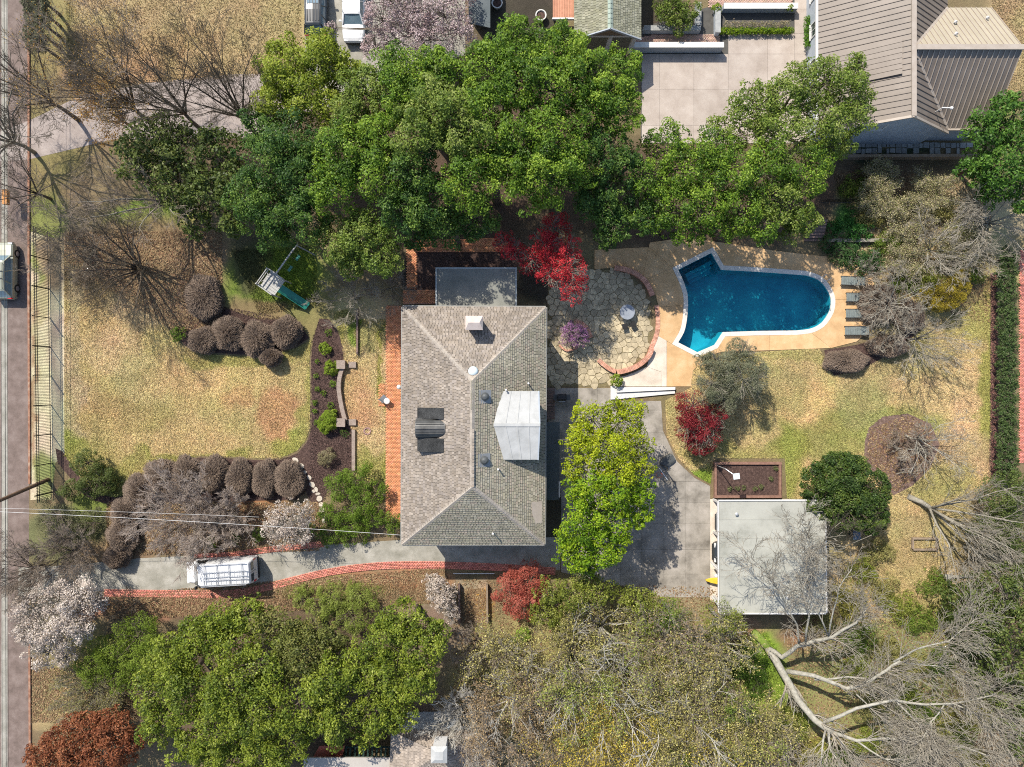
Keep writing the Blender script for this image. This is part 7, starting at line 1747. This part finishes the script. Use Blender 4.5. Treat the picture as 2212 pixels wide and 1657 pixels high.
# bare clipped shrubs
row = [(300, 1062, 36, 40), (345, 1030, 38, 38), (402, 1024, 33, 40), (459, 1026, 31, 42), (515, 1034, 30, 44), (569, 1036, 28, 42), (623, 1036, 34, 42), (268, 1110, 32, 36), (262, 1160, 34, 38), (250, 1205, 30, 26)]
names_ = ['second from the left bend of the row', 'third along the row from the left bend', 'fourth along the row', 'fifth along the row', 'sixth along the row', 'seventh along the row', 'last on the right, beside the stepping stones', 'where the row turns down', 'lower on the left bend', 'lowest on the left bend, at the driveway']
for i, ((x, y, rx, ry), nm) in enumerate(zip(row, names_)):
    sheared('bare clipped shrub below the front lawn, ' + nm, x, y, rx, ry, 1.5, 400 + i, group='clipped shrubs below the front lawn')
for i, (x, y, rx, ry, lb) in enumerate([(492, 720, 36, 38, 'bare brown clipped shrub, rounded, left of the three above the lawn'), (555, 732, 38, 40, 'bare brown clipped shrub, largest in the middle above the lawn'), (616, 718, 34, 36, 'bare brown clipped shrub right of the three above the lawn, by the slide'), (583, 772, 24, 20, 'small dark clipped shrub jutting onto the lawn'), (435, 735, 34, 30, 'bare brown clipped shrub at the left end above the lawn'), (437, 640, 40, 50, 'large bare brown shrub below the dark tree shadow')]):
    sheared(lb, x, y, rx, ry, 1.6, 420 + i, group='clipped shrubs above the front lawn')
sheared('bare tangled hedge shrub along the lawn below the loungers', 1830, 780, 48, 26, 1.2, 430)
sheared('bare tangled hedge shrub right of the loungers, nearest the pool yard lawn', 1920, 748, 44, 24, 1.2, 431)
sheared('bare tangled shrub right of the topmost lounger', 1900, 655, 42, 44, 1.4, 432)
sheared('bare brown shrub between the loungers and the golden shrub', 1965, 680, 36, 34, 1.4, 433)
for i, (x, y, r, lb) in enumerate([(1890, 430, 30, 'bare twiggy shrub right of the picket fence'), (1960, 470, 40, 'bare straw brown shrub in the middle of the right upper yard'), (2010, 410, 36, 'bare shrub below the timber retaining wall, right part'), (1900, 385, 30, 'bare shrub just under the timber retaining wall, left part'), (2060, 530, 40, 'bare tangled shrub left of the long hedge top'), (1960, 560, 36, 'bare shrub between the yard and the fern like shrubs')]):
    bare(lb, CX + (x - CX) * .98, CY + (y - CY) * .98, 2.0, r / PX * 1.25, 436 + i, name='bare_shrub', cat='shrub', twig='twig_pale', bark='bark_pale', group='bare shrubs in the upper right yard', limbs=14, multi=True, kids=6, leaves=([(.40, .34, .19), (.48, .42, .25), (.26, .28, .10)], 3, .10, .05, 'leafsoft', .15))

# bare trees
bare('big bare tree with pale limbs at the left edge above the orange box', 75, 330, 11, 6.5, 500, twig='twig_dark', bark='bark_grey', limbs=11, kids=7)
bare('tall bare tree beside the conifer hedge in the top left', 170, 260, 12, 5.5, 501, twig='twig_dark', bark='bark_brown', limbs=8, lean=(-1, 1))
bare('slender bare tree reaching over the orange tinted grass', 330, 270, 12, 4.6, 502, twig='twig', bark='bark_brown', limbs=10, kids=7, lean=(-.6, 1.2), leaves=([(.36, .20, .05), (.42, .27, .07)], 1, .10, .07, 'leafsoft', .15))
bare('bare tree rising from the gravel drive, thin upright stems', 440, 285, 12, 4.6, 503, twig='twig_dark', limbs=10, kids=7, lean=(-1, 1.5))
bare('bare tree beside the pale yellow green tree at the gravel drive', 560, 300, 12.5, 4.8, 504, twig='twig_dark', limbs=10, kids=7, lean=(-.5, 2.0))
bare('small bare tree with orange leaves at the edge of the dark evergreen', 285, 275, 6, 2.6, 505, twig='twig', limbs=6, leaves=([(.42, .22, .04), (.50, .30, .06), (.34, .17, .04)], 3, .12, .09, 'leafsoft', .22))
bare('grey bare tree above the parked car, over the street verge', 110, 430, 7, 4.6, 506, twig='twig', limbs=8)
bare('multi stemmed bare tree casting long branch shadows over the lawn', 300, 580, 7.5, 4.4, 507, twig='twig_dark', bark='bark_brown', limbs=12, multi=True, lvl=3, r0=.24)
bare('bare multi stemmed tree left of the lawn near the fence top', 205, 535, 6, 4.0, 508, twig='twig', bark='bark_grey', limbs=9, multi=True)
bare('leaning bare tree over the dark evergreen by the long shadows', 385, 450, 9, 4.4, 509, twig='twig', bark='bark_grey', limbs=7, r0=.2)
bare('small grey bare tree between the play set and the brick walk', 775, 645, 4.2, 3.0, 510, twig='twig_pale', bark='bark_grey', limbs=9, kids=6)
bare('small grey bare tree at the upper end of the brick walk', 850, 625, 3.8, 2.6, 511, twig='twig', bark='bark_grey', limbs=8)
bare('spreading bare shrub tree above the white van', 425, 1110, 4.0, 3.9, 512, name='bare_shrub', cat='shrub', twig='twig_warm', bark='bark_grey', limbs=19, multi=True, kids=8)
bare('second bare shrub tree between the van and the clipped row', 505, 1105, 3.4, 2.6, 513, name='bare_shrub', cat='shrub', twig='twig_warm', bark='bark_grey', limbs=15, multi=True, kids=8)
bare('bare brown shrub tree left of the driveway entrance', 160, 1190, 4.4, 3.6, 514, name='bare_shrub', cat='shrub', twig='twig', limbs=15, multi=True, kids=8)
bare('bare drooping tree over the street beside the driveway entrance', 95, 1220, 5, 3.6, 515, twig='twig', limbs=12, kids=7)
bare('small bare tree below the driveway kerb near the pale blossom', 300, 1300, 3.6, 2.2, 516, twig='twig_dark', limbs=7)
bare('pale drooping bare tree over the loungers, twigs like threads', 1905, 660, 4.5, 3.6, 520, twig='twig_pale', bark='bark_pale', limbs=11, droop=.5, up=.05)
bare('bare pale tree below the loungers casting branch shadows on the lawn', 1960, 735, 5.5, 3.4, 521, twig='twig_pale', bark='bark_grey', limbs=9)
bare('pale tangled bare tree above the long hedge at the right edge', 2110, 490, 5.5, 5.2, 522, twig='twig_pale', bark='bark_pale', limbs=13, droop=.25)
bare('bare straw coloured tree right of the fern like shrubs', 1990, 545, 4.6, 3.6, 523, twig='twig_pale', bark='bark_pale', limbs=10)
bare('white stemmed weeping tree over the round mulch bed', 1955, 940, 4.8, 3.7, 524, twig='twig_pale', bark='bark_pale', limbs=9, kids=5, droop=.5, lean=(1.0, -.6))
bare('dark brown bare shrub filling the round mulch bed', 1945, 962, 1.8, 1.9, 530, name='bare_shrub', cat='shrub', twig='twig', bark='bark_brown', limbs=14, multi=True, kids=6)
bare('long limbed bare tree leaning right from below the round bed', 1960, 1072, 7, 4.4, 525, twig='twig_pale', bark='bark_grey', limbs=7, lean=(4.4, -2.6), fork=.12, r0=.2)
bare('bare tree over the dark shrubs at the right edge, below the leaning one', 2080, 1180, 6, 4.2, 526, twig='twig_pale', bark='bark_grey', limbs=9)
bare('grey bare tree in front of the carport roof, upper of the two', 1750, 1180, 7.5, 3.4, 527, twig='twig_dark', bark='bark_grey', limbs=8, lean=(-.6, .8))
bare('grey bare tree above the cottage, pale lichen limbs', 1010, 1500, 6.5, 3.6, 528, twig='white_twig', bark='bark_pale', limbs=13, lean=(-.2, -.9), r0=.2, kids=7)
bare('bare brown tree below the orange leaf strip', 1030, 1370, 5, 2.8, 529, twig='twig', limbs=9)
for i, (x, y, h, sp, lb) in enumerate([(2080, 560, 3.5, 2.2, 'small green hazed bare tree near the top of the red mulch strip'), (1900, 720, 3.2, 2.4, 'thin bare shrub over the lowest lounger'), (1860, 600, 3.0, 2.0, 'thin bare shrub over the topmost lounger')]):
    bare(lb, x, y, h, sp, 535 + i, name='bare_shrub', cat='shrub', twig='twig_pale', limbs=8, multi=True, kids=5)
# the rough wood along the lower edge: thin trees in first leaf
WOODP = [[(.30, .265, .08), (.42, .37, .12), (.20, .18, .06), (.50, .45, .17)], [(.32, .22, .11), (.44, .32, .17), (.24, .175, .10)], [(.48, .37, .05), (.60, .47, .08), (.34, .28, .06)], [(.19, .24, .045), (.28, .33, .06), (.38, .39, .12)]]
WT = [(1080, 1420, 0), (1150, 1450, 0), (1080, 1530, 1), (1160, 1560, 1), (1060, 1610, 1), (1220, 1400, 0), (1300, 1370, 0), (1250, 1480, 3), (1240, 1590, 2), (1330, 1450, 0), (1320, 1540, 2), (1390, 1400, 3), (1400, 1490, 0), (1380, 1600, 2), (1460, 1360, 1), (1470, 1440, 0), (1480, 1540, 0), (1460, 1620, 0), (1540, 1390, 0), (1550, 1480, 3), (1560, 1570, 0), (1540, 1640, 2), (1630, 1560, 0), (1620, 1640, 3), (1130, 1640, 1), (1300, 1640, 2)]
WD = ['by the coral maple', 'under the acid green bush', 'beside the pale lichen tree', 'with reddish tint near the cottage', 'at the bottom edge right of the cottage cupola', 'below the mixed green tree', 'below the parking court edge', 'with greener tint in the upper middle', 'yellowest in the lower middle', 'in the middle below the court', 'golden in the middle of the lower wood', 'greener, below the right end of the court', 'at the very middle of the wood', 'golden at the bottom edge', 'brownish below the kayak', 'left of the grassy mound bush', 'in the lower right middle', 'at the bottom edge, right of the golden one', 'left of the bright grass strip', 'greener beside the bright grass strip', 'below the bright grass strip', 'yellow at the bottom edge near the grey tree', 'beside the foot of the great grey tree', 'greener in the bottom edge beside the grey limbs', 'brownish at the bottom edge, near the cottage', 'bright yellow at the bottom edge centre']
for i, ((x, y, p), w) in enumerate(zip(WT, WD)):
    k = 1 - 6.5 / H * .55
    bare('olive leafed wood tree ' + w, CX + (x - CX) * k, CY + (y - CY) * k, 6 + (i * 37 % 10) / 5, 3.1, 550 + i, name='woodland_tree', twig='twig_pale' if i % 3 == 0 else 'twig', bark='bark_pale' if i % 3 == 0 else 'bark_grey', group='thin trees of the lower wood', limbs=9, kids=5, lvl=3, leaves=(WOODP[p], (4, 2, 5, 3, 1)[i % 5], .15, .075, 'leafsoft', .22), up=.08, r0=.22 if i % 3 == 0 else .10)
UNDER = [[(.12, .15, .02), (.20, .235, .035), (.30, .32, .07)], [(.18, .17, .05), (.27, .25, .08), (.36, .33, .13)], [(.08, .13, .018), (.13, .19, .025), (.20, .26, .045)], [(.22, .20, .04), (.33, .30, .06), (.42, .38, .10)]]
for i, (x, y, p) in enumerate([(1850, 1440, 3), (1920, 1400, 3), (1990, 1340, 3), (2050, 1560, 0), (1870, 1600, 3), (1770, 1340, 1), (2030, 1430, 2), (1760, 1620, 0), (1960, 1500, 0), (1880, 1530, 0), (1980, 1620, 3), (2100, 1640, 0), (1860, 1230, 0), (1900, 1190, 0), (2020, 1260, 0)]):
    w = ['right of the trunk of the great grey tree', 'among the upper limbs of the grey tree', 'left of the dark glossy tree', 'between the lower grey limbs, right', 'at the bottom under the grey limbs', 'below the carport wall', 'under the longest grey limb', 'at the bottom edge beside the grey trunk', 'in the middle of the grey limbs', 'below the fork of the grey tree', 'at the bottom edge among grey twigs', 'in the bottom right corner', 'right of the carport', 'below the round holly', 'left of the grey log'][i]
    pal = UNDER[i % 4]
    leafy('low olive undergrowth bush ' + w, [(x, y, 26, 1.1), (x + 20, y + 8, 20, .9), (x - 18, y + 12, 22, 1.0), (x + 4, y - 16, 18, .8)], pal, 600 + i, 'undergrowth_bush', 'bush', 'undergrowth at the lower right', L=.12, Wd=.05, dens=.5, mat='leafsoft', trunk=False)

for i, (x, y, k, lb) in enumerate([(2060, 1340, 0, 'yellow green patch below the grey log'), (2090, 1400, 2, 'green patch left of the dark glossy tree foot'), (1850, 1380, 2, 'green clump above the longest grey limb'), (1960, 1440, 1, 'straw clump under the grey limb tips'), (1990, 1540, 2, 'green clump right of the grey fork'), (2070, 1590, 0, 'yellow green clump at the lower right'), (1800, 1640, 2, 'green clump beside the lowest grey limbs'), (1900, 1270, 1, 'straw clump right of the carport'), (1940, 1310, 0, 'yellow green clump above the grey limb tip'), (1720, 1560, 0, 'yellow green clump left of the grey trunk'), (2120, 1540, 3, 'golden clump at the right among grey tips'), (1830, 1300, 3, 'golden clump beside the carport wall')]):
    leafy('leafy undergrowth, ' + lb, [(x, y, 30, 1.3), (x + 24, y - 8, 24, 1.1), (x - 20, y - 14, 24, 1.1), (x + 6, y + 20, 22, 1.0)], UNDER[k], 620 + i, 'undergrowth_bush', 'bush', 'undergrowth at the lower right', L=.12, Wd=.05, dens=.5, mat='leafsoft', trunk=False)
for i, (x, y, h, sp, lb) in enumerate([(1330, 1500, 9, 4.6, 'pale limbed bare tree standing over the middle of the lower wood'), (1500, 1590, 9, 5.2, 'largest pale limbed bare tree at the bottom of the wood'), (1240, 1440, 8, 4.0, 'pale limbed bare tree below the mixed green tree'), (1130, 1500, 8, 3.6, 'pale limbed bare tree right of the lichen tree')]):
    k = 1 - h / H * .55
    bare(lb, CX + (x - CX) * k, CY + (y - CY) * k, h, sp, 640 + i, twig='white_twig', bark='bark_pale', limbs=8, r0=.26, kids=5, lvl=2)
for i, (x, y, r, lb) in enumerate([(1560, 1340, 40, 'yellow green bushy tree below the kayak'), (1450, 1330, 34, 'green bushy tree under the court corner'), (1480, 1640, 36, 'green bushy tree at the bottom edge of the wood'), (1590, 1530, 34, 'bright green bushy tree beside the grass strip'), (1210, 1490, 32, 'golden bushy tree in the left of the wood'), (1420, 1560, 38, 'golden bushy tree in the lower middle of the wood')]):
    leafy(lb, [(x, y, r, 5.5), (x + r * .7, y + 10, r * .8, 5), (x - r * .5, y + r * .6, r * .7, 4.6)], UNDER[(0, 2, 2, 2, 3, 3)[i]], 660 + i, 'bushy_tree', 'tree', L=.13, Wd=.06, dens=.42, mat='leafsoft', limbs_seen=8, bark='bark_grey')
bare('dry tangled brush between the soft green bush and the rust red tree', 215, 1490, 2.6, 3.0, 670, name='bare_shrub', cat='shrub', twig='twig_pale', bark='bark_pale', limbs=16, multi=True, kids=7, leaves=([(.24, .24, .08), (.32, .28, .12)], 2, .10, .05, 'leafsoft', .15))
# the great grey tree leaning in the lower right: limbs traced in plan, rising outwards
gt = thing('great_grey_tree', W3(1650, 1385, 0), 'great grey leafless tree leaning across the lower right corner', 'tree')
def limb(pts, r0, r1, nm='limb', seed=0, tw=10, sub=2, kids=5, mossy=False):
    P = [W3(x, y, z) for x, y, z in pts]; Q = []
    for i in range(len(P) - 1):
        for t in (0, .5): Q.append(P[i].lerp(P[i + 1], t) + (rv(random.Random(seed * 7 + i)) * .06 if t else Vector((0, 0, 0))))
    Q.append(P[-1]); n = len(Q); R = [(r0 + (r1 - r0) * (i / (n - 1)) ** .8) * .74 for i in range(n)]
    o = trunk_tube(nm, Q, R, M['moss'] if mossy else M['bark_pale'], gt, 9)
    rs = random.Random(seed)
    for k in range(int(tw * (1.1 if seed in (4, 5, 6, 7) else 2.6))):
        t = rs.uniform(.25, 1) * (n - 1); i = min(n - 2, int(t)); q = Q[i].lerp(Q[i + 1], t - i); ax = (Q[i + 1] - Q[i]).normalized(); pv = rv(rs); pv = (pv - ax * pv.dot(ax)).normalized()
        branch(GS, rs, q, (ax + pv * rs.uniform(.5, 1.1)).normalized(), rs.uniform(1.2, 2.8), max(.028, R[i] * .45), sub, kids, 0, .06, .2, None, .014)
    return o
GS = []
M['moss'] = mat_plain('mossy_bark', [(.09, .14, .02), (.14, .20, .03), (.20, .22, .08)], 3, .95, .5, 12)
limb([(1628, 1366, 0), (1640, 1378, .5), (1660, 1402, 1.0)], .46, .42, 'trunk', 1, 0, mossy=True)
limb([(1660, 1402, 1.0), (1690, 1452, 2.2), (1722, 1510, 3.4), (1760, 1555, 4.4), (1800, 1582, 5.2)], .44, .30, 'trunk', 2, 4)
limb([(1656, 1400, 1.0), (1690, 1420, 2.0), (1722, 1395, 3.2), (1760, 1384, 4.2), (1800, 1375, 5.0), (1850, 1345, 6.0), (1872, 1312, 6.6)], .30, .10, seed=3, tw=16)
limb([(1726, 1395, 3.2), (1722, 1350, 4.2), (1690, 1290, 5.4), (1650, 1230, 6.2), (1610, 1195, 6.8)], .12, .03, seed=4, tw=22, sub=2, kids=6)
limb([(1740, 1388, 3.8), (1748, 1330, 5.0), (1730, 1260, 6.2), (1740, 1180, 7.2), (1720, 1130, 7.6)], .13, .03, seed=5, tw=22, sub=2, kids=6)
limb([(1790, 1376, 4.8), (1800, 1320, 6.0), (1812, 1270, 6.8), (1840, 1230, 7.2)], .10, .03, seed=6, tw=12)
limb([(1790, 1376, 4.8), (1760, 1310, 5.8), (1772, 1250, 6.8), (1752, 1210, 7.2)], .09, .03, seed=7, tw=14, kids=6)
limb([(1700, 1450, 2.2), (1760, 1460, 3.6), (1830, 1488, 4.8), (1870, 1478, 5.4), (1915, 1448, 6.2), (1945, 1428, 6.6)], .26, .12, seed=8, tw=12)
limb([(1930, 1430, 6.4), (1980, 1402, 7.0), (2050, 1385, 7.6), (2085, 1355, 8.0), (2110, 1335, 8.2)], .11, .03, seed=9, tw=14)
limb([(1940, 1430, 6.4), (1990, 1436, 6.8), (2040, 1440, 7.2), (2090, 1470, 7.4)], .09, .03, seed=10, tw=10)
limb([(1760, 1468, 3.4), (1830, 1462, 4.6), (1890, 1466, 5.2)], .13, .06, seed=11, tw=10)
limb([(1780, 1560, 4.6), (1850, 1530, 5.6), (1930, 1512, 6.4), (2000, 1522, 7.0), (2060, 1520, 7.6), (2110, 1510, 8.0), (2150, 1500, 8.4)], .20, .05, seed=12, tw=16)
limb([(2060, 1520, 7.6), (2110, 1545, 8.0), (2160, 1580, 8.4)], .08, .03, seed=13, tw=12)
limb([(1935, 1514, 6.4), (1980, 1560, 7.0), (2010, 1590, 7.4), (2050, 1620, 7.8)], .10, .04, seed=14, tw=12)
limb([(2040, 1522, 7.4), (2010, 1560, 7.6), (1990, 1600, 7.9)], .07, .03, seed=15, tw=8)
limb([(1800, 1582, 5.2), (1850, 1600, 6.0), (1920, 1595, 6.6), (1990, 1608, 7.2), (2080, 1612, 7.8), (2160, 1640, 8.4)], .20, .05, seed=16, tw=16)
limb([(1800, 1582, 5.2), (1830, 1625, 6.0), (1870, 1665, 6.8)], .16, .08, seed=17, tw=8)
limb([(1790, 1578, 5.2), (1795, 1620, 6.0), (1822, 1670, 6.8)], .15, .08, seed=18, tw=8)
limb([(1784, 1574, 5.0), (1776, 1620, 5.8), (1770, 1680, 6.6)], .12, .06, seed=19, tw=8)
limb([(1850, 1600, 6.0), (1910, 1640, 7.0), (1960, 1640, 7.4), (2010, 1622, 7.8)], .10, .04, seed=20, tw=12)
limb([(1720, 1500, 3.2), (1712, 1560, 3.8), (1700, 1600, 4.0), (1690, 1640, 4.2)], .05, .02, seed=21, tw=6)
limb([(1850, 1500, 5.0), (1890, 1540, 5.8), (1940, 1570, 6.2)], .08, .03, seed=22, tw=12)
link('twigs', segs_mesh('twigs', GS, M['twig_pale'], tuple(ORG[gt.name])), gt)
# green patches of the right hand yards
for i, (x, y, r, lb, k) in enumerate([(1850, 400, 26, 'green clump under the left end of the timber wall', 2), (1960, 445, 28, 'straw coloured clump in the upper right yard', 1), (2040, 450, 30, 'olive clump left of the tangled tree', 1), (1920, 520, 26, 'green clump at the right end of the dark timber wall', 2), (2000, 600, 30, 'yellow green clump left of the golden shrub', 0), (1950, 610, 24, 'green clump behind the bare loungers shrub', 2), (2090, 590, 28, 'green clump beside the red mulch strip top', 2), (1935, 660, 24, 'bright clump between bare twigs near the loungers', 0), (2070, 500, 26, 'yellow green clump under the tangled tree', 0), (1880, 470, 24, 'straw clump right of the ivy patch', 1)]):
    leafy('ground cover, ' + lb, [(x, y, r, 1.0), (x + r * .8, y + 6, r * .7, .8), (x - r * .7, y + 10, r * .7, .9)], UNDER[k], 680 + i, 'ground_cover', 'plant', 'ground cover in the right hand yards', L=.11, Wd=.05, dens=.55, mat='leafsoft', trunk=False)
# seedlings in the brick edged bed
for i, (x, y) in enumerate([(1577, 1056), (1593, 1055), (1607, 1054), (1632, 1056), (1676, 1012), (1666, 1034), (1645, 1052)]):
    leafy('small leafy seedling in the brick edged bed, ' + ['leftmost of the lower row', 'second of the lower row', 'third of the lower row', 'fourth of the lower row', 'in the upper right corner', 'below the upper right corner', 'in the lower right of the bed'][i], [(x, y, 5.5, .4)], [(.10, .12, .04), (.16, .18, .07), (.2, .2, .1)], 650 + i, 'seedling', 'plant', 'seedlings in the brick edged bed', L=.14, Wd=.04, dens=.7, mat='leafsoft', trunk=False)
print('tris', sum(len(m.polygons) for m in bpy.data.meshes), 'objects', len(bpy.data.objects))
